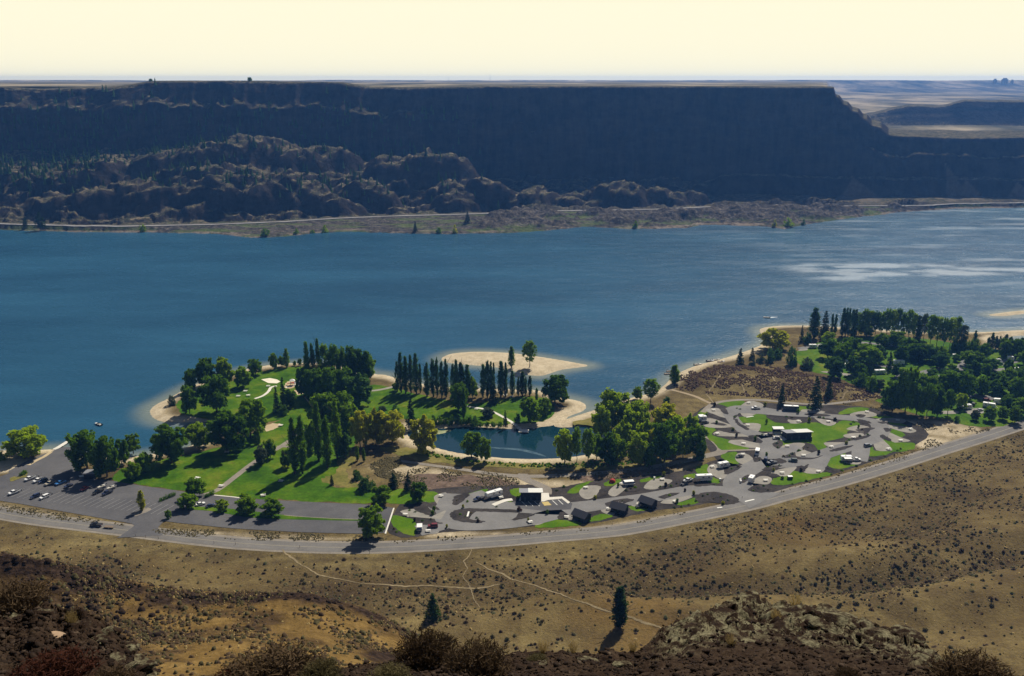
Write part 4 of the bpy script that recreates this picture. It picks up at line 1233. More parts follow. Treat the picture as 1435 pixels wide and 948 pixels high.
pxn = np.repeat(npx[None, :], len(nt), 0)
tn = np.repeat(nt[:, None], len(npx), 1)
w_r = smooth(895, 960, pxn) * (1 - smooth(1315, 1350, pxn)) * smooth(0.58, 0.85, tn)
w_l = (1 - smooth(165, 200, pxn)) * smooth(0.2, 0.9, tn)
c1, e1 = cells(NX / 1.25, NY / 0.75, 101)
c2, e2 = cells(NX / 0.42, NY / 0.33, 111)
c3, e3 = cells(NX / 0.16, NY / 0.14, 121)
blk = np.clip(w_r + 0.55 * w_l, 0, 1)
NZ = NZ + blk * (0.12 * c1 + 0.11 * c2 - 0.12 * (1 - e1) - 0.07 * (1 - e2)) + (0.05 + 0.05 * blk) * c3 + 0.05 * c2 + 0.18 * fbm(NX / 1.6, NY / 1.2, 131)
V = np.stack([NX, NY, NZ], 2).reshape(-1, 3)
lich = np.clip(w_r * 1.25 + 0.05, 0, 1)
structure("rocky_ledge", np_mesh("rocky_ledge", V, grid_faces(len(nt), len(npx)), M_near, False, {"mask": np.stack([lich.ravel()] * 3, 1)}))


def ledge_point(px, py):
    j = int(np.clip(np.searchsorted(npx, px), 1, len(npx) - 1))
    t = np.clip((NEAR_PY - py) / (NEAR_PY - lpy[j]), 0, 0.995)
    k = int(np.clip(np.searchsorted(nt, t), 0, 209))
    return Vector((NX[k, j], NY[k, j], NZ[k, j]))


# loose stones of the scree: nobody could count them
def stone_cloud(name, pts, sizes, mat, seed=1):
    r = np.random.default_rng(seed)
    n = len(pts)
    cube = np.array([(-1, -1, -1), (1, -1, -1), (1, 1, -1), (-1, 1, -1), (-1, -1, 1), (1, -1, 1), (1, 1, 1), (-1, 1, 1)], float) * 0.5
    faces = np.array([(3, 2, 1, 0), (4, 5, 6, 7), (0, 1, 5, 4), (1, 2, 6, 5), (2, 3, 7, 6), (3, 0, 4, 7)])
    b = cube[None] * (0.7 + 0.6 * r.random((n, 8, 3)))
    b[:, 4:, :2] *= (0.5 + 0.4 * r.random((n, 1, 1)))
    b *= np.stack([1 + 0.5 * r.random(n), 0.8 + 0.3 * r.random(n), 0.35 + 0.4 * r.random(n)], 1)[:, None, :]
    a = r.random(n) * 6.28
    ca, sa = np.cos(a)[:, None], np.sin(a)[:, None]
    x = b[:, :, 0] * ca - b[:, :, 1] * sa; y = b[:, :, 0] * sa + b[:, :, 1] * ca
    tl = (r.random((n, 1)) - 0.5) * 0.9
    z = b[:, :, 2] + x * tl
    v = np.stack([x, y, z], 2) * np.asarray(sizes)[:, None, None] + np.asarray(pts)[:, None, :]
    f = faces[None] + (np.arange(n) * 8)[:, None, None]
    return np_mesh(name, v.reshape(-1, 3), f.reshape(-1, 4), mat)


kk = rng.integers(0, 209, 26000); jj = rng.integers(0, len(npx), 26000)
keep = (rng.random(26000) > 0.75 * w_r[kk, jj])
kk, jj = kk[keep], jj[keep]
pts = np.stack([NX[kk, jj], NY[kk, jj], NZ[kk, jj]], 1)
pts[:, :2] += rng.normal(0, 0.03, (len(pts), 2))
sz = 0.022 + 0.085 * rng.random(len(pts)) ** 3.5
M_stone = sheet_mat("scree_stone", [(0.3, (0.008, 0.006, 0.005)), (0.58, (0.032, 0.021, 0.015)), (0.78, (0.12, 0.088, 0.060))], 2.2, 9.0, fine_amt=0.3)
so = structure("scree", stone_cloud("scree", pts, sz, M_stone, 5), "stuff")

# single blocks large enough to pick out
def boulder_mesh(seed):
    import bmesh
    bm = bmesh.new()
    bmesh.ops.create_icosphere(bm, subdivisions=3, radius=0.5)
    r = random.Random(seed)
    planes = []
    for _ in range(14):
        d = Vector((r.gauss(0, 1), r.gauss(0, 1), r.gauss(0, 0.8))).normalized()
        planes.append((d, 0.22 + 0.22 * r.random()))
    for v in bm.verts:
        for d, k in planes:
            s_ = v.co.dot(d) - k
            if s_ > 0:
                v.co -= d * s_
        v.co *= 1 + 0.05 * mnoise.noise(v.co * 6 + Vector((seed, 0, 0)))
    me = bpy.data.meshes.new("boulder")
    bm.to_mesh(me); bm.free()
    a = me.attributes.new("mask", 'FLOAT_COLOR', 'POINT')
    a.data.foreach_set("color", np.ones(len(me.vertices) * 4, np.float32))
    me.materials.append(M_near)
    return me


BM = [boulder_mesh(s) for s in range(6)]
def boulder(px, py, wpx, label, flat=0.6, mesh=None, mat=None, group=None, sink=0.12):
    p = ledge_point(px, py)
    s = wpx / px_per_m(p)
    me = BM[rnd.randrange(6)] if mesh is None else mesh
    o = link("boulder", me, None, (p.x, p.y, p.z + s * flat * 0.02), (rnd.uniform(-.15, .15), rnd.uniform(-.15, .15), rnd.uniform(0, 6.28)), (s * 1.45, s * 1.1, s * flat * 0.55))
    return tag(o, label, "rock", group)


def flat_stone():
    me = BM[2].copy()
    me.materials.clear(); me.materials.append(simple("tan_stone", (0.30, 0.20, 0.12), 0.8, 0.2, 4))
    return me


boulder(188, 912, 36, "upper of three dark blocks on the left outcrop's broken drop", 0.9)
boulder(196, 930, 34, "middle of three dark blocks on the left outcrop's broken drop", 0.9)
boulder(206, 948, 40, "lowest of three dark blocks on the left outcrop's broken drop", 0.9)
boulder(75, 893, 24, "flat tan stone lying alone on the dark scree", 0.35, flat_stone())
boulder(172, 908, 40, "dark broken block at the edge of the stony outcrop beside the orange grass", 0.9)
boulder(148, 884, 34, "dark squared block just above the outcrop's broken edge", 0.8)
boulder(965, 878, 46, "dark leaning block at the low end of the lichen outcrop", 0.8)
boulder(1012, 862, 52, "big pale lichen boulder on the rise of the outcrop", 0.6)
boulder(1050, 843, 34, "small dark block on the very crest of the lichen outcrop", 0.6)
boulder(1268, 893, 44, "split grey boulder near the far tail of the lichen outcrop", 0.6)
boulder(1300, 915, 34, "last dark block where the lichen outcrop drops to the grass", 0.7)
for (x, y, w, lab) in ((1085, 856, 40, "lichen slab just right of the small dark crest block"), (1120, 862, 52, "wide lichen slab below the straw tuft of the crest"), (1160, 858, 40, "lichen slab on the skyline halfway down the outcrop"),
                       (1185, 872, 56, "widest lichen slab on the outcrop's falling side"), (1215, 878, 44, "lichen slab leaning against the widest slab"), (1240, 890, 48, "lichen slab beside the split grey boulder"), (1150, 886, 38, "lichen block under the widest slab, in mid-slope"),
                       (1090, 878, 36, "lichen block beside the pale tuft in mid-outcrop"), (1005, 885, 34, "lichen block below the big pale boulder"), (985, 893, 30, "small lichen block at the outcrop's low scree end"), (1135, 905, 30, "small lichen block low on the outcrop amid dark scree"),
                       (1200, 905, 34, "lichen block low on the slope above the small brown bush"), (1050, 900, 26, "smallest lichen block near the pale grass stalk"), (1255, 915, 30, "low lichen block beneath the split grey boulder")):
    boulder(x, y, w, lab, 0.5, group="lichen slabs of the outcrop")
for (x, y, w, lab) in ((20, 870, 30, "dark rock under the big brown bush"), (60, 862, 26, "dark rock on the left scree's skyline"), (110, 872, 30, "dark rock beside the orange straw tuft"), (130, 905, 34, "dark rock uphill of the broken outcrop edge"),
                       (160, 925, 30, "dark rock below the broken edge block"), (90, 915, 26, "dark rock between the tan stone and rust-red bush"), (20, 905, 24, "dark rock near the picture's edge above the rust-red bush"), (175, 938, 28, "lowest dark rock of the broken outcrop edge"),
                       (500, 940, 22, "dark rock left of the twiggy pair's foot"), (700, 938, 20, "dark rock at the right twiggy bush's foot"), (820, 925, 24, "dark rock in the open middle of the scree"), (870, 935, 22, "dark rock where scree rises to the lichen outcrop"), (760, 930, 18, "smallest dark rock near the pale straw tuft")):
    boulder(x, y, w, lab, 0.55, group="dark rocks in the scree")


# ------------------------------------------------------------------ plants
def leaf_cloud(C, rad, per, size, seed, up=0.35, flatten=1.0):
    """Leaf quads spread round clump centres C; rad and size per clump."""
    r = np.random.default_rng(seed)
    C = np.asarray(C, float); n = len(C)
    rad = np.broadcast_to(np.asarray(rad, float), (n,)); size = np.broadcast_to(np.asarray(size, float), (n,))
    d = r.normal(0, 1, (n, per, 3)); d /= np.linalg.norm(d, axis=2)[..., None]
    q = r.random((n, per, 1)) ** 0.45
    pos = C[:, None, :] + d * q * rad[:, None, None] * np.array([1, 1, flatten])
    nn = d + r.normal(0, 0.7, d.shape); nn[..., 2] += up
    nn /= np.linalg.norm(nn, axis=2)[..., None]
    a = np.cross(nn, r.normal(0, 1, nn.shape)); a /= np.linalg.norm(a, axis=2)[..., None] + 1e-9
    b = np.cross(nn, a)
    s = (size[:, None] * (0.6 + 0.8 * r.random((n, per))))[..., None] * 0.5
    v = np.stack([pos - a * s, pos - b * s * 0.7, pos + a * s, pos + b * s * 0.7], 2)
    v = v.reshape(-1, 3)
    f = np.arange(len(v)).reshape(-1, 4)
    return v, f


def crown_round(seed, h=10.0, w=8.0, base=0.04, n=130, per=40):
    """An uneven egg of lobes with gaps between them, fullest a little above the middle."""
    r = np.random.default_rng(seed)
    lob = []
    for k in range(13):
        t = (k + 0.5) / 13
        z = base + 0.14 + 0.68 * t
        env = math.sin(min(1.0, (z - base * 0.4) / (1.02 - base * 0.4)) ** 0.85 * math.pi) ** 0.6
        a = k * 2.4 + r.random() * 0.9
        q = (0.29 + 0.07 * r.random()) * env * w * (0.25 if k == 12 else 1)
        lob.append((math.cos(a) * q, math.sin(a) * q, z * h, (0.17 + 0.09 * r.random()) * w))
    C, rd = [], []
    for i in range(n):
        L = lob[i % 13]
        d = r.normal(0, 1, 3); d /= np.linalg.norm(d)
        q = r.random() ** 0.4 * L[3] * 0.75
        C.append((L[0] + d[0] * q, L[1] + d[1] * q, L[2] + d[2] * q * 0.9)); rd.append(w * (0.06 + 0.05 * r.random()))
    for i in range(24):           # the shaded heart of the crown
        C.append((r.normal(0, .10) * w, r.normal(0, .10) * w, h * r.uniform(base + .15, .78))); rd.append(0.13 * w)
    v, f = leaf_cloud(np.array(C), np.array(rd), per, 0.078 * w, seed + 1)
    v[:, 2] = np.clip(v[:, 2], h * base * 0.5, h)
    return v, f


def crown_column(seed, h=24.0, w=4.4, n=90, per=44, base=0.07):
    r = np.random.default_rng(seed)
    z = np.sort(r.random(n)) * (0.96 - base) + base
    env = np.sin(np.clip((z - base) / (1 - base), 0, 1) ** 0.62 * math.pi) ** 0.62
    env = np.maximum(env, 0.16)
    a = r.random(n) * 6.28; q = r.random(n) ** 0.5 * env * w * 0.36
    C = np.stack([np.cos(a) * q, np.sin(a) * q, z * h], 1)
    v, f = leaf_cloud(C, 0.17 * w * (0.5 + 0.6 * env), per, 0.13 * w, seed + 1, 0.2, 2.4)
    v[:, 2] = np.clip(v[:, 2], h * base * 0.6, h)
    return v, f


def crown_high(seed, h=18.0, w=7.0):
    """A tall grove tree: bare lower stem, a brushy crown above."""
    r = np.random.default_rng(seed)
    n = 84
    z = 0.26 + 0.68 * r.random(n) ** 0.8
    env = np.sin(np.clip((z - 0.2) / 0.8, 0, 1) ** 1.1 * math.pi) ** 0.7
    a = r.random(n) * 6.28; q = r.random(n) ** 0.5 * env * w * 0.42
    C = np.stack([np.cos(a) * q, np.sin(a) * q, z * h], 1)
    v, f = leaf_cloud(C, 0.11 * w * (0.7 + 0.5 * r.random(n)), 40, 0.09 * w, seed + 1, 0.3, 1.7)
    return v, np.asarray(f)


def crown_cone(seed, h=12.0, w=5.0, base=0.05):
    r = np.random.default_rng(seed)
    C, rad = [], []
    z = base
    while z < 0.97:
        R_ = (1 - z) ** 0.8 * w * 0.5 * (0.85 + 0.3 * r.random())
        m = max(3, int(10 * (1 - z) + 3))
        for k in range(m):
            a = r.random() * 6.28
            for q in (0.35, 0.78):
                C.append((math.cos(a) * R_ * q, math.sin(a) * R_ * q, (z - 0.03 * q) * h)); rad.append(0.10 * w * (0.5 + 0.6 * (1 - z)))
        z += 0.058
    C = np.array(C)
    v, f = leaf_cloud(C, np.array(rad), 17, 0.07 * w, seed + 1, 0.15, 0.7)
    v[:, 2] = np.clip(v[:, 2], h * 0.01, h)
    return v, f


def crown_bush(seed, h=3.0, w=4.0):
    r = np.random.default_rng(seed)
    n = 46
    d = r.normal(0, 1, (n, 3)); d[:, 2] = np.abs(d[:, 2]); d /= np.linalg.norm(d, axis=1)[:, None]
    q = r.random((n, 1)) ** 0.4
    C = d * q * np.array([w * 0.40, w * 0.40, h * 0.80])
    v, f = leaf_cloud(C, 0.11 * w, 44, 0.065 * w, seed + 1)
    v[:, 2] = np.clip(v[:, 2], 0.0, h)
    return v, f


def trunk_geo(seed, h, r0, reach, forks=5, lean=0.0, start=0.25):
    mb = MB(); r = random.Random(seed)
    p = Vector((0, 0, -0.25)); rr = r0
    segs = 5
    top = h * reach
    pts = [p]
    for k in range(segs):
        q = Vector((r.uniform(-1, 1) * h * 0.012 * (k + 1), r.uniform(-1, 1) * h * 0.012 * (k + 1), top * (k + 1) / segs))
        mb.cyl(p, q, rr, rr * 0.74, 7); p = q; rr *= 0.74; pts.append(q)
    for k in range(forks):
        b = pts[1 + k % (segs - 1)].lerp(pts[2 + k % (segs - 1)] if 2 + k % (segs - 1) < len(pts) else pts[-1], r.random())
        a = k * 2.4 + r.random()
        e = b + Vector((math.cos(a) * h * 0.17, math.sin(a) * h * 0.17, h * r.uniform(0.12, 0.26)))
        mb.cyl(b, e, r0 * 0.36, r0 * 0.10, 5)
    return mb


SPEC = {   # kind: (crown makers, nominal height, nominal width, trunk)
    'round': ([lambda s=s: crown_round(s) for s in (11, 12, 13, 14, 15)], 10.0, 8.0, lambda s: trunk_geo(s, 10, 0.26, 0.6, 7)),
    'poplar': ([lambda s=s: crown_column(s) for s in (21, 22, 23, 24)], 24.0, 4.4, lambda s: trunk_geo(s, 24, 0.40, 0.85, 6)),
    'grove': ([lambda s=s: crown_high(s) for s in (31, 32, 33)], 18.0, 7.0, lambda s: trunk_geo(s, 18, 0.22, 0.7, 7)),
    'cone': ([lambda s=s: crown_cone(s) for s in (41, 42, 43)], 12.0, 5.0, lambda s: trunk_geo(s, 12, 0.20, 0.9, 3)),
    'bush': ([lambda s=s: crown_bush(s) for s in (51, 52, 53)], 3.0, 4.0, lambda s: trunk_geo(s, 3, 0.10, 0.6, 5)),
}


def leafmesh(kind, k, colour):
    def mk():
        v, f = cached(("crowngeo", kind, k), SPEC[kind][0][k])
        return np_mesh("crown", v, f, FOL[colour])
    return cached(("crown", kind, k, colour), mk)


def plant(name, kind, colour, base, h, w, label, cat="tree", group=None, crown="crown"):
    makers, H0, W0, tr = SPEC[kind]
    k = rnd.randrange(len(makers))
    t = thing(name, label, cat, base, rnd.uniform(0, 6.28), group, (w / W0, w / W0, h / H0))
    link(crown, leafmesh(kind, k, colour), t)
    if kind == 'bush':
        link("stem", cached(("trunk", kind, k), lambda: tr(k).mesh("stem", M_bark)), t)
    else:
        bk = M_palebark if colour in ('yellow', 'bright') or kind == 'grove' else M_bark
        link("trunk", cached(("trunk", kind, k, bk.name), lambda: tr(k).mesh("trunk", bk)), t)
    return t


def tree_px(name, kind, colour, px, by, ty, wpx, label, group=None, cat="tree"):
    b = P(px, by)
    _, _, zt = at_dist(px, ty, b.y)
    h = float(zt) - b.z
    return plant(name, kind, colour, (b.x, b.y, b.z - 0.1), h, wpx / px_per_m(b) * (1.14 if kind == "round" else 1.0), label, cat, group)


ORD = ["first", "second", "third", "fourth", "fifth", "sixth", "seventh", "eighth", "ninth", "tenth", "eleventh", "twelfth"]
TREES = """
shade_tree round bright 38 640 598 52|bright green bushy tree on the sandy bank beside the boat ramp
shrub bush bright 1 644 628 26|small green bush at the picture's left edge on the sandy bank
shade_tree round dark 122 657 598 40|big dark round tree left of the small car park washroom
shade_tree round dark 150 668 606 34|tall dark tree standing over the car park washroom
shade_tree round dark 171 651 613 20|narrower dark tree just beyond the washroom tree
shade_tree round mid 187 635 607 20|lone round tree at the water's edge past the washroom
shade_tree round mid 203 663 633 24|upper of two small trees between car park and water
shade_tree round mid 187 672 646 23|lower of two small trees at the car park's lawn edge
shade_tree round dark 240 650 591 46|big dark tree casting a long shadow across the left lawn
shade_tree round bright 275 626 592 36|yellow-green tree on the cove bank between two dark trees
shade_tree round dark 319 634 573 50|big round dark tree alone mid-lawn above its oval shadow
shade_tree round mid 352 614 556 42|broad tree uphill of the round lawn tree beside the cove
shade_tree round dark 273 696 669 26|dense dark tree at the lawn's corner by the path's foot
shade_tree round mid 264 713 690 26|light green tree at the west end of the car park grass strip
poplar_tree poplar yellow 199 716 686 13|slim yellow-green tree on the kerb of the trailer car park
sapling round mid 236 727 714 9|thin sapling on the dry verge by the driveway mouth
shade_tree round bright 311 717 699 18|small light tree on the grass strip beside two cars
shade_tree round mid 346 721 693 29|fullest dark green tree on the car park grass strip
shade_tree round mid 381 723 698 30|spreading tree at the strip's broad end above its shadow
shade_tree round mid 521 754 708 36|large multi-stemmed tree between the car park's end and the road
shrub bush grey 241 568 549 14|lone grey shrub on the sandy spit
shade_tree round dark 266 580 538 22|dark oval tree nearest the sandy spit
shade_tree round dark 268 548 515 18|dark tree at the back of the spit grove by the water
shade_tree round dark 288 542 500 28|tall dark tree in the middle of the spit grove
shade_tree round bright 315 540 499 26|brightest green crown at the top of the spit grove
shade_tree round dark 304 578 522 40|largest dark tree in front of the spit grove
shade_tree round mid 341 543 513 24|dark oval tree alone between the grove and the sand court
shade_tree round dark 358 526 502 20|small dark tree on the shore left of the sand court
shade_tree round mid 384 518 493 12|first of three slim trees along the point's shore
shade_tree round mid 394 514 498 9|smallest middle one of three slim trees on the point's shore
shade_tree poplar mid 402 515 488 11|last of three slim trees along the point's shore
sapling round mid 413 513 505 5|tiny sapling on the shore left of the tall poplar grove
sapling round mid 420 513 502 6|taller sapling against the poplar grove's left side
poplar_tree poplar dark 432 552 478 13|leftmost tall poplar of the big lakeside grove
poplar_tree poplar dark 440 550 480 12|second tall poplar of the big lakeside grove
poplar_tree poplar dark 448 548 473 10|tallest spire poplar of the big lakeside grove
shade_tree grove mid 457 548 481 24|pale-topped tree right of the tallest spire in the lakeside grove
shade_tree grove dark 470 548 482 24|first dark broad tree in the middle of the lakeside grove
shade_tree grove mid 481 545 485 22|grove tree with ragged top in the lakeside clump
shade_tree grove dark 492 542 484 26|high-crowned tree right of the lakeside clump's middle
shade_tree round dark 505 540 486 34|broad tree near the beach end of the lakeside clump
shade_tree round mid 515 534 494 28|rounded end tree of the lakeside clump by the beach
shade_tree round dark 426 556 512 20|dark tree in front of the leftmost grove poplar
shade_tree round dark 441 560 515 28|dark low tree under the tall spire poplars
shade_tree round dark 462 562 512 34|dark tree deep in the shade under the grove
shade_tree round dark 482 558 514 30|dark tree filling the grove's shaded front
conifer_tree round blue 503 570 522 36|wide blue-green tree in front of the lakeside grove
shade_tree round mid 455 600 548 42|fresh green round tree south of the lakeside grove
shade_tree round mid 478 598 546 38|fresh green round tree just below the blue-green tree
shade_tree round mid 490 606 566 26|small fresh green tree behind the yellowing row
conifer_tree cone pine 388 578 538 13|narrow conifer on the left of the small lawn clump
conifer_tree cone pine 398 576 525 15|taller pointed conifer of the small lawn clump
shade_tree round dark 407 572 544 18|leaning dark tree at the right of the small lawn clump
shrub bush blue 396 582 562 20|blue-grey bush at the foot of the lawn clump conifers
poplar_tree poplar dark 413 664 584 17|left half of the tall dark poplar pair on the main lawn
poplar_tree poplar dark 424 664 579 17|right half of the tall dark poplar pair on the main lawn
poplar_tree poplar dark 447 645 562 18|tall poplar behind the path among the lawn poplars
poplar_tree poplar dark 459 656 581 18|dark poplar nearest the dry sandy patch
poplar_tree poplar mid 473 643 558 17|poplar with a greener flank nearest the yellowing trees
shade_tree round mid 438 632 588 22|round tree tucked between the lawn poplars
shade_tree round blue 484 642 605 20|dark bushy tree at the foot of the last lawn poplar
shade_tree round grey 366 651 622 17|grey-green tree beside the lawn path
shade_tree round mid 379 642 613 16|small green tree on the path's far side next to a grey one
sapling poplar mid 363 622 600 7|slender sapling standing alone on the lawn near the sand patch
conifer_tree round mid 403 655 628 17|low ragged tree touching the tall poplar pair's left side
shade_tree round yellow 505 627 572 26|yellowing tree left end of the pondside row
shade_tree round yellow 527 622 570 30|yellowing tree in the middle of the pondside row
shade_tree round yellow 550 622 573 36|yellowest broad tree at the right of the pondside row
shade_tree round yellow 594 634 580 36|golden green tree standing alone at the pond's west end
sapling poplar mid 501 646 624 7|left of two slim saplings on the dry sandy patch
sapling poplar mid 510 647 628 6|right of two slim saplings on the dry sandy patch
shrub bush blue 500 672 654 18|smaller blue-grey shrub on the dry sandy patch
shrub bush blue 513 686 661 30|large blue-grey shrub below the dry sandy patch
sapling cone pine 465 680 664 8|tiny conifer on the yellow grass edge of the lawn
conifer_tree cone pine 551 684 661 20|left of two dark conifers at the lawn's east corner
conifer_tree cone pine 572 688 660 16|pointed dark conifer at the lawn's east corner
shade_tree round dark 587 701 674 22|round dark tree right of the two corner conifers
shade_tree round mid 535 706 679 26|open green tree on the lawn behind the car park's end
conifer_tree cone pine 576 600 555 19|dark dense tree between the pondside row and the lake poplars
shade_tree round mid 661 642 603 29|full green tree on the pond's near bank
shade_tree round mid 680 648 611 15|narrow green tree next to the pondbank tree
shrub bush grey 536 576 566 14|grey bush at the lawn edge behind the yellowing row
shrub bush blue 554 580 566 19|larger grey-blue bush behind the yellowing row
shade_tree round dark 643 576 534 26|green round-headed tree in front of the third lake poplar clump
poplar_tree poplar dark 650 588 542 10|short dark poplar reaching down to the pond hedge
shade_tree round mid 662 558 526 15|bushy tree at the right side of the third lake poplar clump
conifer_tree cone pine 692 566 534 18|dark pyramid tree in front of the fourth lake poplar clump
shade_tree round dark 778 567 523 35|big dark round tree at the east tip of the island lawn
shade_tree round mid 743 592 556 28|mid green tree above the pond dock
shade_tree round mid 763 582 556 18|green tree between the dock tree and the big dark tree
sapling poplar dark 752 562 543 6|thin dark sapling on the island lawn's north edge
conifer_tree cone pine 708 598 573 9|small dark cone tree beside the path to the dock
shrub bush blue 725 593 575 12|dark bush right of the path to the dock
shade_tree poplar mid 717 515 485 12|smaller tree on the sand island
shade_tree grove mid 742 515 477 24|larger tree on the sand island
shade_tree round grey 684 585 571 18|small grey round tree by the pale path on the island lawn
sapling round mid 554 548 536 9|small tree at the beach end of the first lake poplar clump
shade_tree round bright 858 606 543 44|big bright green tree at the mouth of the channel
shade_tree round bright 893 607 556 34|olive tree right of the big bright channel tree
shade_tree grove mid 912 565 530 27|tree on the lake shore behind the channel grove
shade_tree round mid 893 560 541 14|small shore tree left of the shore grove tree
poplar_tree poplar mid 945 538 511 19|lone upright tree beside the two dark docks
shade_tree round yellow 931 612 563 40|yellow-leaved tree in the channel grove
shade_tree round bright 791 651 598 26|leftmost tree of the row along the pond's near bank
shade_tree grove mid 808 649 597 18|slender second tree of the row along the pond's near bank
shade_tree grove mid 824 653 599 23|third tree with forked trunk in the pond row
shade_tree round dark 851 654 604 25|fourth darker tree of the pond row
shade_tree grove mid 872 651 615 16|thin fifth tree of the pond row
shade_tree round bright 894 652 602 30|sixth bright-topped tree of the pond row
shade_tree round dark 931 647 588 38|densest dark tree of the pond row beside the gravel path
shade_tree round bright 957 642 598 20|lighter tree squeezed between the two dark end trees
shade_tree round dark 976 642 594 30|dark end tree of the grove nearest the loop camp
shade_tree round bright 872 632 588 26|bright tree behind the fourth pond row tree
shade_tree round bright 905 634 586 28|olive tree between the yellow tree and the pond row
shade_tree round yellow 918 640 596 24|lime tree just left of the densest pond row tree
shade_tree round bright 947 628 580 28|green tree behind the densest pond row tree
shade_tree round bright 965 622 578 26|lime tree at the top edge of the channel grove
shade_tree round bright 881 616 570 26|green tree between the bright channel tree and the olive one
shade_tree round bright 843 616 566 28|lime tree at the water's edge below the bright channel tree
shade_tree round bright 862 646 606 22|green tree filling the pond row after the fourth
shade_tree round mid 836 644 606 18|green tree filling the pond row after the third
shade_tree round dark 912 655 618 20|low dark tree between the sixth and densest pond row trees
shade_tree round yellow 938 610 568 24|pale lime tree right behind the yellow channel tree
shrub bush blue 980 643 619 20|blue-green bush at the foot of the grove's end tree
shrub bush blue 934 565 553 14|dark round bush alone on the dry ground behind the grove
conifer_tree cone pine 1037 511 486 15|dark pine on the beach dune near the moored boats
conifer_tree cone pine 1054 503 486 10|smaller pine right of the beach dune pine
shade_tree round yellow 1083 490 459 40|golden tree at the head of the beach
shrub bush blue 1079 508 480 15|tall dark bush under the golden beach tree
shrub bush blue 1090 503 484 16|round bush right of the dark one under the golden tree
shrub bush grey 1066 508 492 16|grey bush left below the golden tree
shrub bush grey 1054 513 501 14|lowest grey bush on the dune slope by the pines
shrub bush blue 1109 512 477 19|tall blue-grey bush at the campground lawn's west edge
shrub bush grey 1131 517 497 22|round grey bush on the campground lawn
conifer_tree cone pine 1123 479 454 9|small spire conifer at the beach edge of the campground
shrub bush blue 1131 482 461 17|dark round bush next to the small spire conifer
poplar_tree poplar blue 1140 475 431 19|wide tall tree at the west end of the campground skyline
conifer_tree cone pine 1155 472 433 18|pointed dark conifer beside the west skyline tree
poplar_tree poplar blue 1165 468 439 6|thin poplar left of a slim pair on the skyline
poplar_tree poplar blue 1170 468 440 7|thin poplar right of a slim pair on the skyline
shade_tree round dark 1160 502 473 23|dark oak-like tree over the campground lawn
shade_tree round bright 1160 482 464 18|light green tree behind the dark lawn tree
shade_tree round blue 1167 529 498 27|big blue-green tree at the lawn's lower edge
conifer_tree cone pine 1095 568 535 13|left conifer on the brush dune
conifer_tree cone pine 1142 572 524 23|largest middle conifer on the brush dune
conifer_tree cone pine 1161 557 525 15|right conifer on the brush dune
shade_tree round dark 1184 507 478 24|dark tree left of the white trailers
shade_tree round bright 1199 510 493 16|bright low tree between two dark campground trees
shade_tree round mid 1221 513 485 30|broad flat-topped tree in the campground's middle
shrub bush dark 1206 541 516 24|large dark bush on the campground's south edge
shrub bush dark 1222 547 520 24|second large dark bush on the campground's south edge
shade_tree round grey 1233 547 531 12|small grey round tree beside the large dark bushes
conifer_tree cone pine 1220 524 504 11|dark conifer near the long low trailer
conifer_tree cone pine 1246 519 491 14|bushy conifer left of the long white motorhome
shade_tree round dark 1176 500 478 18|dark tree behind the blue-green lawn tree
conifer_tree poplar pine 1284 489 442 13|black-green spire at the skyline grove's right end
shade_tree round bright 1213 472 452 20|light low tree in front of the skyline grove
shade_tree round mid 1255 485 463 28|round green tree in front of the skyline grove's middle
shade_tree round mid 1236 486 466 20|smaller round tree in front of the skyline grove
shade_tree round dark 1190 492 472 22|dark tree below the skyline grove's left end
shade_tree round dark 1272 498 472 24|dark tree left of the black-green spire
shade_tree round dark 1285 505 480 26|dark tree below the black-green spire
shade_tree round blue 1302 506 482 24|blue-green tree right of the black-green spire
shade_tree round blue 1317 516 492 24|round blue-green tree on the middle campground lawn
shade_tree round dark 1340 507 496 11|small dark round tree beside the winding drive
conifer_tree cone pine 1348 504 496 6|tiny cone tree beside the winding drive
shade_tree round mid 1369 511 492 16|upright green tree right of the winding drive
shade_tree round blue 1389 520 501 24|wide blue tree over the east drive
shade_tree round dark 1333 526 509 14|dark tree at the fork of the winding drive
shrub bush blue 1374 502 480 22|round bush at the lagoon's edge
shade_tree round dark 1250 578 530 26|left end tree of the dark tree belt above the loop camp
shade_tree round dark 1268 580 512 30|tallest tree of the dark tree belt above the loop camp
shade_tree round dark 1284 582 538 22|third tree of the dark belt above the loop camp
shade_tree grove dark 1299 585 536 24|fourth tree of the dark belt with bare trunk
shade_tree round dark 1313 584 542 22|fifth tree of the dark belt above the loop camp
shade_tree grove dark 1328 582 546 20|last tree of the dark belt next to pale gravel
shade_tree round mid 1290 548 522 24|green tree behind the dark belt
shade_tree round mid 1306 550 524 20|lighter tree behind the dark belt's middle
shade_tree round dark 1330 554 517 28|large dark tree behind the belt's right end
shade_tree round dark 1351 558 519 24|dark long-trunked tree by the RV parking bay
shade_tree round bright 1345 573 550 18|bright round tree beside the white van
shrub bush blue 1341 592 580 12|grey bush at the foot of the belt's right end
shade_tree round grey 1366 589 574 12|first small lawn tree by the road corner
shade_tree round mid 1386 590 569 17|second small lawn tree by the road corner
shade_tree round mid 1405 588 569 15|third small lawn tree by the road corner
shade_tree round mid 1422 593 567 17|fourth lawn tree nearest the road
conifer_tree cone pine 1383 543 517 14|dark conifer in the east campground
shade_tree round dark 1402 548 522 18|dark round tree right of the east conifer
shade_tree round dark 1426 560 528 24|large dark tree at the picture's right edge
shade_tree round mid 1434 512 490 18|green tree cut by the picture's right edge
shade_tree round dark 1432 530 512 18|dark tree above the right edge trailer
shrub bush mid 1396 555 546 22|low green hedge bush above the big motorhome
shade_tree round dark 1412 574 552 20|dark tree behind the parked motorhomes
shade_tree round mid 1360 542 526 16|green tree left of the east conifer
"""
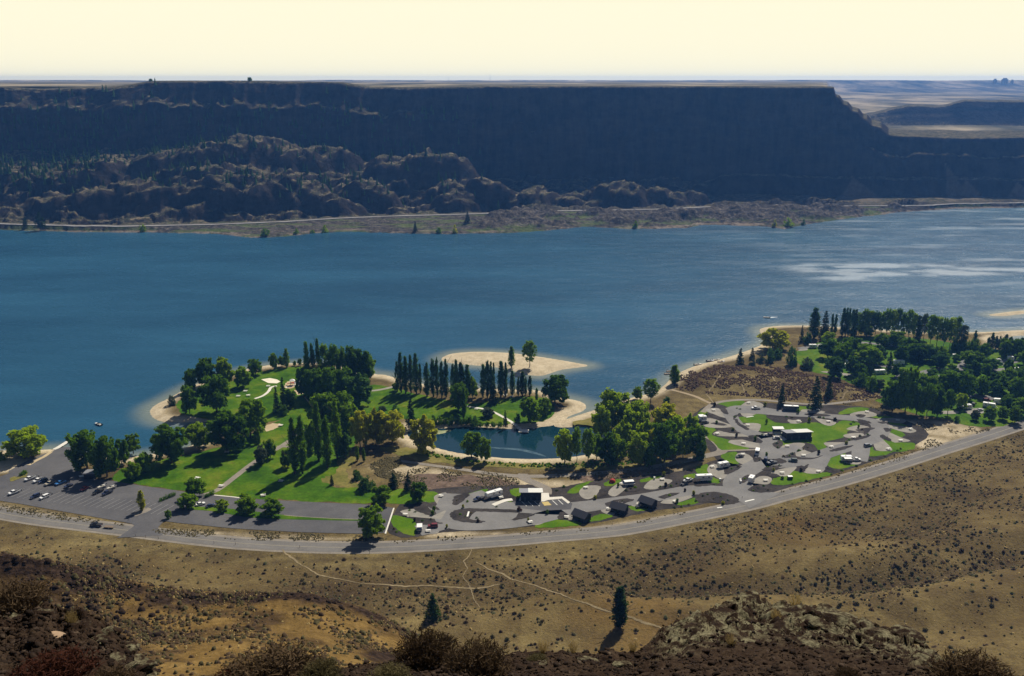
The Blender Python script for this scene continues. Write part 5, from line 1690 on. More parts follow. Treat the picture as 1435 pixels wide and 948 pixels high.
for line in TREES.strip().splitlines():
    a, label = line.split("|")
    nm, kind, colr, px, by, ty, wp = a.split()
    px, by, ty, wp = (float(v) for v in (px, by, ty, wp))
    tree_px(nm, kind, colr, px, by, ty, wp, label, None, "shrub" if nm == "shrub" else "tree")

CLUMP = [("first lake poplar clump by the beach", [(556.5, 549, 503, 7), (562, 550, 494, 9), (569, 551, 495, 9), (576, 551, 496, 9), (583, 551, 495, 9), (588.5, 550, 506, 6)]),
         ("second lake poplar clump", [(598, 556, 503, 10), (607, 556, 500, 9), (613, 556, 501, 7), (619, 557, 502, 8), (625, 557, 502, 8)]),
         ("third lake poplar clump", [(635, 558, 505, 8), (640, 558, 502, 8), (646.5, 558, 503, 9), (655, 558, 507, 9)]),
         ("fourth lake poplar clump", [(677, 557, 507, 9), (683, 557, 504, 8), (687.5, 557, 504, 6), (692, 557, 507, 5), (702.5, 557, 505, 9), (708, 556, 508, 6)]),
         ("fifth lake poplar clump facing the sand island", [(718, 555, 517, 9), (726, 554, 524, 5), (732, 554, 519, 8), (737, 554, 526, 5), (742, 555, 523, 7)])]
for nm, L in CLUMP:
    for i, (x, by, ty, w) in enumerate(L):
        tree_px("poplar_tree", "poplar", "blue", x + rnd.uniform(-.7, .7), by + rnd.uniform(-.8, 1.4), ty + rnd.uniform(-2, 5), w * rnd.uniform(1.0, 1.55), f"slim dark poplar, {ORD[i]} from left in the {nm}", "poplars along the lake")
SKY_ = [(1180, 471, 431, 8), (1184.5, 471, 431, 6), (1188, 472, 432, 6), (1193, 475, 433, 8), (1197, 474, 433, 7)]
for i, (x, by, ty, w) in enumerate(SKY_):
    tree_px("poplar_tree", "poplar", "blue", x, by, ty, w * 1.3, f"slim poplar, {ORD[i]} from the left of the campground skyline grove", "skyline grove trees")
SKY2 = [(1203, 470, 433, 13), (1211, 470, 433, 13), (1219, 470, 435, 13), (1226, 471, 434, 13), (1234, 471, 432, 13), (1242, 472, 432, 13), (1250, 472, 430, 14), (1258, 473, 433, 13), (1265, 474, 434, 12), (1272, 476, 435, 12), (1279, 477, 438, 11)]
for i, (x, by, ty, w) in enumerate(SKY2):
    tree_px("grove_tree", "grove", ("mid", "mid", "bright", "blue")[i % 4], x, by + rnd.uniform(-1, 2), ty + rnd.uniform(-2, 6), w * rnd.uniform(1.0, 1.5), f"tall brushy grove tree, {ORD[i]} after the slim skyline poplars", "skyline grove trees")
SKY3 = [(1294, 474, 440, 11, "grey"), (1303, 486, 442, 14, "mid"), (1312, 487, 442, 14, "bright"), (1322, 488, 442, 14, "mid"), (1331, 488, 443, 14, "bright"), (1340, 488, 443, 13, "mid"), (1348, 489, 454, 12, "grey")]
for i, (x, by, ty, w, c) in enumerate(SKY3):
    tree_px("grove_tree", "grove", c, x, by + rnd.uniform(-1, 2), ty + rnd.uniform(-2, 5), w * rnd.uniform(1.05, 1.5), f"tall lime-topped tree, {ORD[i]} from left in the grove beside the black-green spire", "lime-topped grove trees")
LAG = [(1365, 487, 463, 6), (1384, 491, 472, 6), (1389, 491, 466, 7), (1395, 490, 471, 6), (1400, 490, 471, 6), (1407.5, 495, 468, 8), (1413, 499, 471, 9), (1419, 499, 476, 9), (1431, 492, 473, 9)]
for i, (x, by, ty, w) in enumerate(LAG):
    tree_px("poplar_tree", "poplar", "blue", x, by, ty, w * 1.3, f"short dark poplar, {ORD[i]} from the left along the lagoon beach", "poplars along the lagoon")
for i in range(9):
    x = 1336 + i * 4.0
    tree_px("shrub", "bush", "dark", x, 492 - (i % 3), 470 + (i % 2) * 5, 11, f"dark bush, {ORD[i]} from the left under the lime-topped grove", "bushes under the lime-topped grove", "shrub")
for i in range(8):
    x = 607 + i * 8.5
    tree_px("shrub", "bush", "dark", x, 594 + (i % 2), 579 + 2 * (i % 3), 15, f"dark bush, {ORD[i]} from the left in the hedge on the pond's far bank", "hedge bushes on the pond's far bank", "shrub")
for i in range(5):
    tree_px("shrub", "bush", "dark", 664 + i * 9.0, 597.5, 589, 12, f"low dark bush, {ORD[i]} along the pond bank below the island path", "low bushes on the pond bank", "shrub")
for i, (x, y, lab) in enumerate(((1356, 545, "tree between the RV bay and the east conifer"), (1372, 545, "tree touching the east conifer's left side"), (1318, 500, "tree above the middle campground lawn"), (1262, 500, "tree above the long white motorhome"),
                                 (1230, 500, "tree behind the flat-topped campground tree"), (1210, 498, "tree behind the bright low campground tree"), (1245, 560, "low tree at the left foot of the dark belt"), (1352, 530, "tree below the fork of the winding drive"),
                                 (1412, 530, "tree in front of the right side drive trailer"), (1330, 540, "tree above the belt's right half"), (1278, 540, "tree right behind the belt's tallest tree"), (1430, 575, "tree at the picture's edge above the road"),
                                 (1300, 560, "tree filling the belt's middle"), (1395, 535, "tree between the east conifer and dark round tree"), (1420, 545, "tree left of the large right-edge tree"), (1205, 525, "tree behind the first large dark bush"))):
    tree_px("shade_tree", "round", ("dark", "blue", "mid")[i % 3], x, y + 8, y - 14 - (i * 7) % 6, 19, ("dark ", "blue-green ", "green ")[i % 3] + lab, "trees filling the campground")
for bi, (band, y0, L) in enumerate((("upper edge", 506, (1176, 1196, 1216, 1240, 1268, 1292, 1312, 1356, 1380, 1404, 1428)), ("middle", 532, (1192, 1214, 1256, 1284, 1302, 1322, 1364, 1384, 1408, 1430)), ("lower part", 556, (1262, 1286, 1318, 1342, 1372, 1392, 1418)))):
    for i, x in enumerate(L):
        y = y0 + rnd.uniform(-7, 7)
        c = rnd.choice(("dark", "mid", "blue", "dark"))
        k = rnd.choice(("round", "round", "cone"))
        tree_px("conifer_tree" if k == "cone" else "shade_tree", k, "pine" if k == "cone" else c, x + rnd.uniform(-4, 4), y, y - rnd.uniform(18, 30), rnd.uniform(12, 22) * (0.75 if k == "cone" else 1), f"{'dark conifer' if k == 'cone' else 'leafy tree'}, {ORD[i]} from left filling the wooded campground's {band}", "trees filling the campground")
# two pines on the hillside
tree_px("pine_tree", "cone", "pine", 607, 868, 829, 28, "small pine standing alone on the dry slope behind the twiggy bush")
tree_px("pine_tree", "poplar", "pine", 868, 880, 821, 28, "tall dark pine alone on the dry hillside beside the trail")

# hedges
for (x0, y0, x1, y1, lab) in ((225, 703, 246, 694, "clipped dark hedge island in the car park beside the driveway"), (288, 698, 300, 692, "short clipped hedge by the white kerb at the path's foot"),
                              (30, 667, 36, 664, "small dark shrub clump on the car park's planting island")):
    a, b = G(x0, y0), G(x1, y1)
    n = 5
    t = thing("hedge", lab, "hedge", tuple((a + b) / 2))
    v = []
    C = [tuple((a.lerp(b, k / (n * 4)) - (a + b) / 2) + Vector((rnd.uniform(-.6, .6), rnd.uniform(-.6, .6), rnd.uniform(0.4, 1.5)))) for k in range(n * 4 + 1)]
    v, f = leaf_cloud(C, 0.9, 50, 0.4, int(x0))
    v[:, 2] = np.clip(v[:, 2], 0, 9)
    link("foliage", np_mesh("foliage", v, f, FOL['dark']), t)
    mb = MB()
    for k in range(n):
        p = a.lerp(b, k / (n - 1)) - (a + b) / 2
        mb.cyl((p.x, p.y, -0.1), (p.x, p.y, 1.0), 0.07)
    link("stems", mb.mesh("stems", M_bark), t).name = "stem"

# young shrubs and staked saplings of the loop camps
LATE = []
CAMPSH = [(592, 731), (604, 728), (655, 704), (668, 727), (652, 724), (660, 720), (645, 722), (696, 711), (727, 716), (640, 702), (574, 716), (582, 718), (570, 708), (552, 742), (556, 746), (780, 688), (790, 683), (884, 686), (890, 684), (878, 688),
          (940, 682), (948, 679), (938, 695), (985, 696), (992, 694), (1000, 700), (1010, 697), (1020, 702), (975, 703), (965, 708), (955, 711), (945, 712), (1025, 658), (1034, 655), (1044, 672), (1062, 685), (1070, 682), (1076, 688), (1056, 688),
          (1088, 622), (1090, 628), (1098, 641), (1106, 640), (1110, 637), (1120, 632), (1132, 628), (1076, 655), (1084, 654), (1092, 653), (1160, 658), (1110, 679), (1130, 675), (1150, 671), (1165, 666), (1180, 660), (1200, 654), (1220, 646), (1240, 640),
          (1190, 617), (1205, 612), (1216, 610), (1208, 603), (1154, 587), (1148, 586), (1102, 585), (1110, 586), (1033, 573), (1037, 574), (1030, 585), (1060, 612), (1068, 610), (1064, 646), (1085, 611), (1204, 583), (1196, 592), (1192, 595), (1118, 633), (1126, 630), (990, 582), (980, 583), (1258, 632), (1262, 630), (864, 707), (872, 703), (925, 683)]
for i, (x, y) in enumerate(CAMPSH):
    late_shrub = tree_px("shrub", "bush", ("dark", "sage", "mid", "grey")[i % 4], x, y, y - rnd.uniform(2.0, 4.0), rnd.uniform(4, 7.5), "small landscaping shrub in a dark bark bed of the loop camps", "landscaping shrubs of the loop camps", "shrub")
    LATE.append(("small bed shrub", x, y, late_shrub))
CAMPSAP = [(608, 716), (626, 740), (581, 731), (606, 722), (649, 712), (670, 732), (767, 721), (1013, 707), (960, 689), (866, 683), (930, 667), (933, 682), (949, 705), (972, 694), (1001, 570), (1004, 594), (1027, 604), (1032, 613), (1058, 618), (1134, 592), (1136, 619), (1118, 580), (1072, 570), (1170, 590), (1203, 600), (1186, 623), (1147, 637), (1096, 672), (1084, 661), (1122, 661), (1074, 640), (834, 700), (876, 722), (1074, 594), (740, 731), (826, 729)]
for i, (x, y) in enumerate(CAMPSAP):
    late_sap = tree_px("sapling", "round", ("mid", "yellow", "brown")[i % 3], x, y, y - rnd.uniform(5, 8), rnd.uniform(3, 5), "thin staked sapling planted beside the camp pads", "staked saplings of the loop camps")
    LATE.append(("staked sapling", x, y, late_sap))

# ------------------------------------------------------------------ brush of the dry slopes
def tuft_cloud(pts, sizes, seed, mat, name):
    r = np.random.default_rng(seed)
    n = len(pts)
    base = np.array([(1, 0, 0), (0.4, 0.9, 0), (-0.7, 0.7, 0), (-1, -0.2, 0), (-0.2, -1, 0), (0.8, -0.7, 0), (0.45, 0.2, 0.75), (-0.45, 0.3, 0.8), (0, -0.45, 0.7)], float)
    faces = np.array([(0, 1, 6), (1, 2, 7), (2, 3, 7), (3, 4, 8), (4, 5, 8), (5, 0, 6), (6, 1, 7), (7, 3, 8), (8, 5, 6), (6, 7, 8)])
    b = base[None] * (0.65 + 0.7 * r.random((n, 9, 1))) * np.stack([0.5 + 0.3 * r.random(n), 0.45 + 0.3 * r.random(n), 0.55 + 0.5 * r.random(n)], 1)[:, None, :]
    a = r.random(n) * 6.28; ca, sa = np.cos(a)[:, None], np.sin(a)[:, None]
    x = b[..., 0] * ca - b[..., 1] * sa; y = b[..., 0] * sa + b[..., 1] * ca
    v = np.stack([x, y, b[..., 2] - 0.08], 2) * sizes[:, None, None] + pts[:, None, :]
    f = faces[None] + (np.arange(n) * 9)[:, None, None]
    return np_mesh(name, v.reshape(-1, 3), f.reshape(-1, 3), mat)


def scatter(n, x0, x1, y0, y1, dens, seed):
    r = np.random.default_rng(seed)
    x = r.uniform(x0, x1, n); y = r.uniform(y0, y1, n)
    yr = np.interp(x, _rx, _ry)
    k = (r.random(n) < dens(x, y)) & (y < yr - 9)
    x, y = x[k], y[k]
    return np.stack([x, y, hill(x, y)], 1)


gd = lambda x, y: seg_dist(GULLY, x, y, False)
def dens_brush(x, y):
    d = 0.16 + 0.75 * smooth(-0.04, 0.2, fbm(x / 45, y / 28, 201)) + 0.9 * np.exp(-(gd(x, y) / 7) ** 2) + 0.8 * np.exp(-(seg_dist(GULLY2, x, y, False) / 6) ** 2)
    yr = np.interp(x, _rx, _ry)
    band = np.exp(-((yr - y - 26) / 13) ** 2) * smooth(60, 110, x) * 0.75
    d = d + band
    for tr in TRAILS_W:
        d = d * smooth(0.8, 2.5, seg_dist(tr, x, y, False))
    return np.clip(d, 0, 1)


TRAILS_W = [[tuple(P(x, y))[:2] for x, y in tr] for tr in TRAILS]
pts = scatter(110000, -330, 360, 205, 520, dens_brush, 301)
pts = pts[np.argsort(pts[:, 1])]
sz = 0.32 + 1.25 * rng.random(len(pts)) ** 2.6
cls = rng.integers(0, 10, len(pts))
for nm, sel, mt in (("sagebrush", cls < 4, 'sage'), ("dry_brush", (cls >= 4) & (cls < 7), 'brown'), ("dark_brush", (cls >= 7) & (cls < 8), 'darksage'), ("dry_grass", cls >= 8, 'straw')):
    k = sel & (sz < 1.5) if nm != "dry_grass" else sel
    structure(nm, tuft_cloud(pts[k], sz[k] * (0.6 if nm == "dry_grass" else 1), 77, FOL[mt], nm), "stuff")
# the larger shrubs one by one
bigp = scatter(5200, -320, 350, 215, 520, dens_brush, 305)
order = np.argsort(bigp[:, 1] + 22 * rng.random(len(bigp)))
bigp = bigp[order]
vis = []
for p in bigp:
    d = p[1] * CP + (CAMZ - p[2]) * SP
    u = 717.5 + p[0] / d * F
    v = 474 - (p[1] * SP - (CAMZ - p[2]) * CP) / d * F * 1.0
    if -10 < u < 1445 and v < 905 and not (u < 560 and v > 820):
        vis.append(p)
    if len(vis) >= 290:
        break
for i, p in enumerate(vis):
    s = rnd.uniform(1.5, 2.6)
    o = link("sagebrush_shrub", leafmesh('bush', i % 3, ('sage', 'brown', 'sage', 'darksage')[i % 4]), None, tuple(p), (0, 0, rnd.uniform(0, 6.28)), (s / 4.0, s / 4.0, s * 0.55 / 3.0))
    tag(o, "low rounded sagebrush growing on the dry hillside below the road", "shrub", "sagebrush of the dry hillside")
# brush on the dune, the strips by the road and the sandy flats
def in_poly_scatter(poly, n, seed, thr=None):
    r = np.random.default_rng(seed)
    a = np.array(poly); x = r.uniform(a[:, 0].min(), a[:, 0].max(), n); y = r.uniform(a[:, 1].min(), a[:, 1].max(), n)
    k = inside(poly, x, y)
    if thr is not None:
        k &= fbm(x / 9, y / 9, seed) > thr
    x, y = x[k], y[k]
    return np.stack([x, y, hill(x, y)], 1)


p1 = in_poly_scatter(DUNE, 9000, 401, -0.08)
structure("dune_brush", tuft_cloud(p1, 0.5 + 0.8 * rng.random(len(p1)), 402, foliage("leaf_dune_brush", (0.040, 0.026, 0.019), (0.125, 0.080, 0.056), 0.15), "dune_brush"), "stuff")
flats = [world_poly(p, Z0) for p in ([(560, 660), (640, 656), (720, 670), (715, 682), (600, 688), (560, 680)], [(780, 665), (880, 660), (960, 648), (900, 668), (830, 676)], [(215, 742), (330, 744), (520, 752), (520, 759), (330, 757), (230, 749)],
                                  [(560, 757), (700, 748), (840, 738), (960, 718), (940, 726), (840, 743), (700, 754), (560, 762)], [(1080, 692), (1200, 655), (1290, 625), (1310, 630), (1220, 658), (1100, 690)], [(0, 706), (100, 722), (180, 738), (90, 730), (0, 716)],
                                  [(1260, 588), (1340, 592), (1390, 602), (1330, 622), (1290, 632), (1300, 610)], [(1180, 566), (1230, 560), (1250, 582), (1215, 570)], [(520, 650), (560, 640), (560, 670), (530, 668)])]
pp = np.concatenate([in_poly_scatter(p, 2600, 410 + i, -0.02) for i, p in enumerate(flats)])
structure("flat_brush", tuft_cloud(pp, 0.3 + 0.6 * rng.random(len(pp)), 420, FOL['sage'], "flat_brush"), "stuff")
bank = in_poly_scatter(world_poly([(590, 630), (660, 645), (760, 650), (860, 646), (900, 650), (800, 656), (700, 653), (600, 640)], Z0), 1500, 431)
structure("reeds", tuft_cloud(bank, 0.8 + 0.7 * rng.random(len(bank)), 432, FOL['mid'], "reeds"), "stuff")
# shrubs of the near spur
r_ = np.random.default_rng(501)
kq = r_.integers(13, 150, 24000); jq = r_.integers(0, len(spx), 24000)
dn = smooth(-0.12, 0.2, fbm(SXg[kq, jq] / 8, SYg[kq, jq] / 6, 503))
kp = r_.random(24000) < dn
kq, jq = kq[kp], jq[kp]
sp_pts = np.stack([SXg[kq, jq], SYg[kq, jq], SZ[kq, jq]], 1)
cl2 = r_.integers(0, 3, len(sp_pts))
for nm, c, mt in (("spur_brush", 0, 'sage'), ("spur_dry_brush", 1, 'brown'), ("spur_grass", 2, 'straw')):
    k = cl2 == c
    structure(nm, tuft_cloud(sp_pts[k], (0.25 + 0.6 * r_.random(k.sum()) ** 2) * (0.45 if c == 2 else 1), 505 + c, FOL[mt], nm), "stuff")
kq = r_.integers(13, 148, 3000); jq = r_.integers(0, len(spx), 3000)
kp = (spx[jq] < 230) | (np.abs(sy[kq] - 149.5) < 2)
kq, jq = kq[kp], jq[kp]
structure("spur_stones", stone_cloud("spur_stones", np.stack([SXg[kq, jq], SYg[kq, jq], SZ[kq, jq]], 1), 0.25 + 0.9 * r_.random(len(kq)) ** 3, M_stone, 9), "stuff")


# twiggy bushes close to the camera
def twig_bush(seed, mat, n=520, h=1.0, w=1.0):
    r = np.random.default_rng(seed)
    V, Fc = [], []
    o = 0
    for i in range(n):
        a = r.random() * 6.28
        q = r.random() ** 0.6
        tip = np.array([math.cos(a) * q * w * 0.5, math.sin(a) * q * w * 0.5, h * (1 - 0.45 * q * q) * (0.7 + 0.3 * r.random())])
        b = np.array([math.cos(a) * 0.12 * w * r.random(), math.sin(a) * 0.12 * w * r.random(), 0])
        m = (b + tip) / 2 + r.normal(0, 0.05, 3)
        m[2] -= 0.06
        side = np.cross(tip - b, r.normal(0, 1, 3)); side /= np.linalg.norm(side)
        wd = 0.009 + 0.007 * r.random()
        V += [b - side * wd, b + side * wd, m - side * wd * 0.8, m + side * wd * 0.8, tip]
        Fc += [(o, o + 1, o + 3), (o, o + 3, o + 2), (o + 2, o + 3, o + 4)]
        o += 5
        for k in range(4):
            c = m + (tip - m) * (0.2 + 0.75 * r.random())
            d = r.normal(0, 1, 3); d[2] = abs(d[2]) + 0.6; d /= np.linalg.norm(d)
            s2 = np.cross(d, r.normal(0, 1, 3)); s2 /= np.linalg.norm(s2)
            L = 0.05 + 0.10 * r.random()
            V += [c - s2 * 0.010, c + s2 * 0.010, c + d * L]
            Fc += [(o, o + 1, o + 2)]
            o += 3
    return np_mesh("twigs", np.array(V), Fc, mat)


TW = {}
for c in ('brown', 'rust', 'sage'):
    TW[c] = [twig_bush(600 + k + ord(c[0]), FOL[c]) for k in range(2)]
stem_me = trunk_geo(3, 1.0, 0.035, 0.5, 5).mesh("stem", M_bark)
for i, (x, y, w, h, c, lab) in enumerate([
    (598, 935, 92, 72, 'brown', "tall brown twiggy bush, left of the pair on the scree's edge"), (668, 946, 96, 66, 'brown', "dark brown twiggy bush, right of the pair on the scree's edge"),
    (18, 858, 92, 66, 'brown', "big brown bush on the left outcrop at the picture's edge"), (75, 962, 120, 66, 'rust', "rust-red bush at the bottom corner below the tan stone"),
    (385, 966, 150, 62, 'brown', "wide bare-twigged bush at the bottom edge below the orange slope"), (1362, 968, 120, 60, 'brown', "brown bush at the bottom corner right of the lichen outcrop"),
    (1185, 956, 40, 24, 'brown', "small brown bush on the outcrop's near slope"), (545, 958, 60, 30, 'sage', "low grey bush at the foot of the twiggy pair"), (750, 925, 30, 18, 'sage', "small green-grey tuft bush on the scree right of the pair"),
    (330, 962, 70, 40, 'rust', "reddish bush left of the wide bare-twigged bush"), (150, 968, 80, 40, 'brown', "brown bush at the foot of the broken outcrop edge"), (450, 958, 60, 40, 'sage', "grey twiggy bush between the wide bush and the pair")]):
    p = ledge_point(x, min(y, 985))
    s = px_per_m(p)
    t = thing("twig_bush", lab, "bush", (p.x, p.y, p.z - 0.05), rnd.uniform(0, 6.28), None, (w / s * 1.15, w / s * 1.15, h / s * 0.88))
    link("twigs", TW[c][i % 2], t).name = "branch"
    link("stem", stem_me, t)
# straw tufts on the ledge
M_straw = FOL['straw']
tuft_me = twig_bush(700, M_straw, 70, 1.0, 0.9); tuft_me.name = "straw_tuft"
for i, (x, y, w, lab) in enumerate([(98, 872, 26, "orange straw tuft on the left scree above the tan stone"), (1112, 852, 30, "straw tuft on the crest of the lichen outcrop"), (1020, 905, 22, "single pale grass stalk tuft on the outcrop's near slope"),
                                    (760, 915, 24, "pale straw tuft at the scree's rim right of the twiggy pair"), (690, 930, 20, "straw tuft behind the right twiggy bush"), (800, 912, 22, "yellow straw tuft near the middle of the scree's rim"),
                                    (885, 908, 20, "straw tuft where the scree meets the lichen outcrop"), (60, 940, 20, "straw tuft among rust-red twigs"), (1085, 868, 22, "pale tuft between lichen slabs")]):
    p = ledge_point(x, y); s = px_per_m(p)
    tag(link("grass_tuft", tuft_me, None, (p.x, p.y, p.z - 0.02), (0, 0, rnd.uniform(0, 6)), (w / s, w / s, w / s * 1.1)), lab, "grass tuft")

# ------------------------------------------------------------------ trees of the far shore
def small_pine(seed):
    r = random.Random(seed); mb = MB()
    for k in range(5):
        z = 0.08 + k * 0.18; R0 = 0.22 * (1 - k * 0.17)
        n = 7; base = len(mb.v)
        vs = [(math.cos(6.28 * i / n) * R0 * r.uniform(.6, 1.25), math.sin(6.28 * i / n) * R0 * r.uniform(.6, 1.25), z + r.uniform(-.03, .03)) for i in range(n)] + [(0, 0, z + 0.3)]
        mb.add(vs, [(i, (i + 1) % n, n) for i in range(n)])
    mb.cyl((0, 0, -0.05), (0, 0, 0.15), 0.03, n=5)
    return mb.mesh("pine_tree", FOL['pine'])


SPM = [small_pine(s) for s in range(4)]
from bisect import bisect
fr_ = np.random.default_rng(801)
cand = []
for i in range(9000):
    k = int(fr_.integers(40, nrow - 2)); j = int(fr_.integers(60, 560))
    px = fpx[j]; z = FZ[k, j]
    if FY[k, j] < Yr_[j] + 15 or px > 720:
        continue
    dens = 0.25 + 1.2 * float(fbm(np.array([FX[k, j] / 90]), np.array([FY[k, j] / 70]), 805)[0])
    dens += 0.5 * math.exp(-((px - 290) / 130) ** 2 - ((z - 125) / 28) ** 2) + 0.35 * math.exp(-((px - 40) / 90) ** 2)
    dens *= 1 - float(smooth(560, 720, px))
    if z > 150:
        dens *= 0.25
    if FZ[k, j] > topz[j] - 6:
        continue
    if fr_.random() < dens:
        cand.append((k, j))
for n_, (k, j) in enumerate(cand[:296]):
    h = fr_.uniform(8, 17)
    o = link("pine_tree", SPM[n_ % 4], None, (FX[k, j], FY[k, j], FZ[k, j] - 0.6), (0, 0, fr_.uniform(0, 6.28)), (h * 1.15, h * 1.15, h))
    tag(o, "small dark pine on the rocky hillside across the lake", "tree", "pines across the lake")
rest = cand[296:2400]
if rest:
    vs, fs = [], []
    for n_, (k, j) in enumerate(rest):
        me = SPM[n_ % 4]; h = fr_.uniform(6, 13); o = len(vs)
        for v in me.vertices:
            vs.append((FX[k, j] + v.co.x * h * 1.15, FY[k, j] + v.co.y * h * 1.15, FZ[k, j] - 0.6 + v.co.z * h))
        fs += [tuple(i + o for i in p.vertices) for p in me.polygons if len(p.vertices) == 3]
    structure("far_pines", np_mesh("far_pines", vs, fs, FOL['pine']), "stuff")


def far_ground(px, py):
    j = int(np.clip(np.searchsorted(fpx, px), 0, ncol - 1))
    dep = FY[:, j] * CP + (CAMZ - FZ[:, j]) * SP
    v = 474 - (FY[:, j] * SP - (CAMZ - FZ[:, j]) * CP) / dep * F
    k = int(np.argmax(v <= py)) if (v <= py).any() else nrow - 1
    return Vector((FX[k, j], FY[k, j], FZ[k, j]))


for (x, by, ty, w, kind, c, lab) in ((199, 326, 312, 13, 'bush', 'bright', "bright green tree alone on the far shore below the road"), (370, 331, 317, 16, 'bush', 'mid', "wide green bush on the far shore's grassy point"), (414, 329, 319, 9, 'bush', 'mid', "small round bush right of the wide far-shore bush"),
                                (455, 326, 314, 12, 'bush', 'bright', "light green bush at the right end of the far grassy point"), (436, 328, 321, 8, 'bush', 'mid', "tiny bush between two far-shore bushes"), (636, 327, 313, 9, 'bush', 'yellow', "yellowish bush on the far shore in the middle"),
                                (580, 325, 309, 8, 'cone', 'pine', "single dark pine on the far shore below the road"), (654, 312, 296, 10, 'cone', 'pine', "dark conifer beside the far road"), (1083, 319, 306, 9, 'bush', 'yellow', "yellow bush on the rocky far point"),
                                (1103, 318, 303, 18, 'bush', 'bright', "largest green bush on the rocky far point"), (1124, 317, 306, 8, 'bush', 'blue', "dark small bush right of the large far-point bush"), (888, 321, 308, 10, 'bush', 'mid', "green bush in the cove of the far shore"),
                                (60, 320, 296, 20, 'cone', 'pine', "dark pine clump where the far road meets the hill"), (34, 318, 302, 9, 'cone', 'pine', "thin pine left of the far dark pine clump"), (613, 327, 316, 10, 'bush', 'mid', "pale green bush on the middle far shore")):
    p = far_ground(x, by)
    if abs(p.y - np.interp(x, fpx, Yr_)) < 7:
        p.y -= 9; p.z -= 0.5
    _, _, zt = at_dist(x, ty, p.y)
    plant("shrub" if kind == 'bush' else "pine_tree", kind, c, tuple(p), max(4, float(zt) - p.z), w / px_per_m(p), lab, "shrub" if kind == 'bush' else "tree")
for (x, hh, ww, lab) in ((349, 8, 9, "round tree standing alone on the far rim"), (208, 6, 7, "smaller lone tree on the far rim's left shoulder")):
    j = int(np.searchsorted(fpx, x)); k = int(np.argmax(FZ[:, j]))
    k = int(np.argmax(FZ[:, j] > topz[j] - 1.0))
    plant("shade_tree", "round", "dark", (FX[k, j], FY[k, j] + 4, FZ[k, j] - 0.3), hh, ww, lab)
# grain elevator and masts on the skyline
for (x, w, h, lab) in ((1370, 36, 34, "left block of the pale grain elevator on the skyline"), (1383, 62, 40, "main tower block of the grain elevator on the skyline"), (1393, 30, 26, "right low block of the grain elevator on the skyline")):
    Y = 5900.0; X = (x - 717.5) / F * Y
    t = thing("grain_elevator", lab, "building", (X, Y, 176), 0, None, (0.68, 0.68, 0.68))
    mb = MB()
    for k in range(3):
        mb.cyl((w * (k - 1) * 0.32, 0, 0), (w * (k - 1) * 0.32, 0, h), w * 0.17, n=12)
    link("silo", mb.mesh("silo", simple("pale_silo", (0.34, 0.33, 0.31), 0.8, 0.1, 0.05)), t)
    link("headhouse", MB().box((0, 0, h + 5), (w * 0.45, w * 0.3, 10)).mesh("headhouse", simple("pale_silo", (0.34, 0.33, 0.31))), t)
for (x, h, lab) in ((688, 42, "thin lattice mast on the skyline above the mesa"), (632, 22, "short pole mast on the skyline left of the lattice mast")):
    Y = 5700.0; X = (x - 717.5) / F * Y
    t = thing("mast", lab, "mast", (X, Y, 188))
    mb = MB()
    for sx, sy_ in ((-1, -1), (1, -1), (1, 1), (-1, 1)):
        mb.cyl((sx * 3, sy_ * 3, 0), (sx * 0.6, sy_ * 0.6, h), 0.5, 0.3, 5)
    for k in range(5):
        z = h * (k + 0.5) / 5.5; q = 3 - 2.4 * z / h
        mb.box((0, -q, z), (2 * q, 0.4, 0.4)); mb.box((0, q, z), (2 * q, 0.4, 0.4))
    link("lattice", mb.mesh("lattice", M_steel), t)
    link("aerial", MB().cyl((0, 0, h), (0, 0, h + 6), 0.3).mesh("aerial", M_steel), t)

# ------------------------------------------------------------------ vehicles
PAINT = {'white': (0.78, 0.77, 0.74), 'navy': (0.022, 0.030, 0.070), 'tan': (0.42, 0.36, 0.26), 'blue': (0.045, 0.19, 0.46), 'red': (0.32, 0.022, 0.020), 'black': (0.014, 0.014, 0.016), 'grey': (0.16, 0.165, 0.17), 'green': (0.028, 0.055, 0.040), 'silver': (0.45, 0.46, 0.47), 'maroon': (0.16, 0.018, 0.020)}


def paint(c):
    return simple("car_paint_" + c, PAINT[c], 0.28, 0.05, spec=0.6)


def wheel_parts(t, xs_, yw, r=0.36):
    def tyre():
        return MB().cyl((0, -0.12, 0), (0, 0.12, 0), 1, n=14).mesh("tyre", M_black)
    def rim():
        return MB().cyl((0, -0.128, 0), (0, 0.128, 0), 0.55, n=10).mesh("rim", M_chrome)
    for x in xs_:
        for s in (-1, 1):
            w = link("wheel", cached("tyre", tyre), t, (x, s * yw, r), None, (r, 1, r))
            link("rim", cached("rim", rim), w)


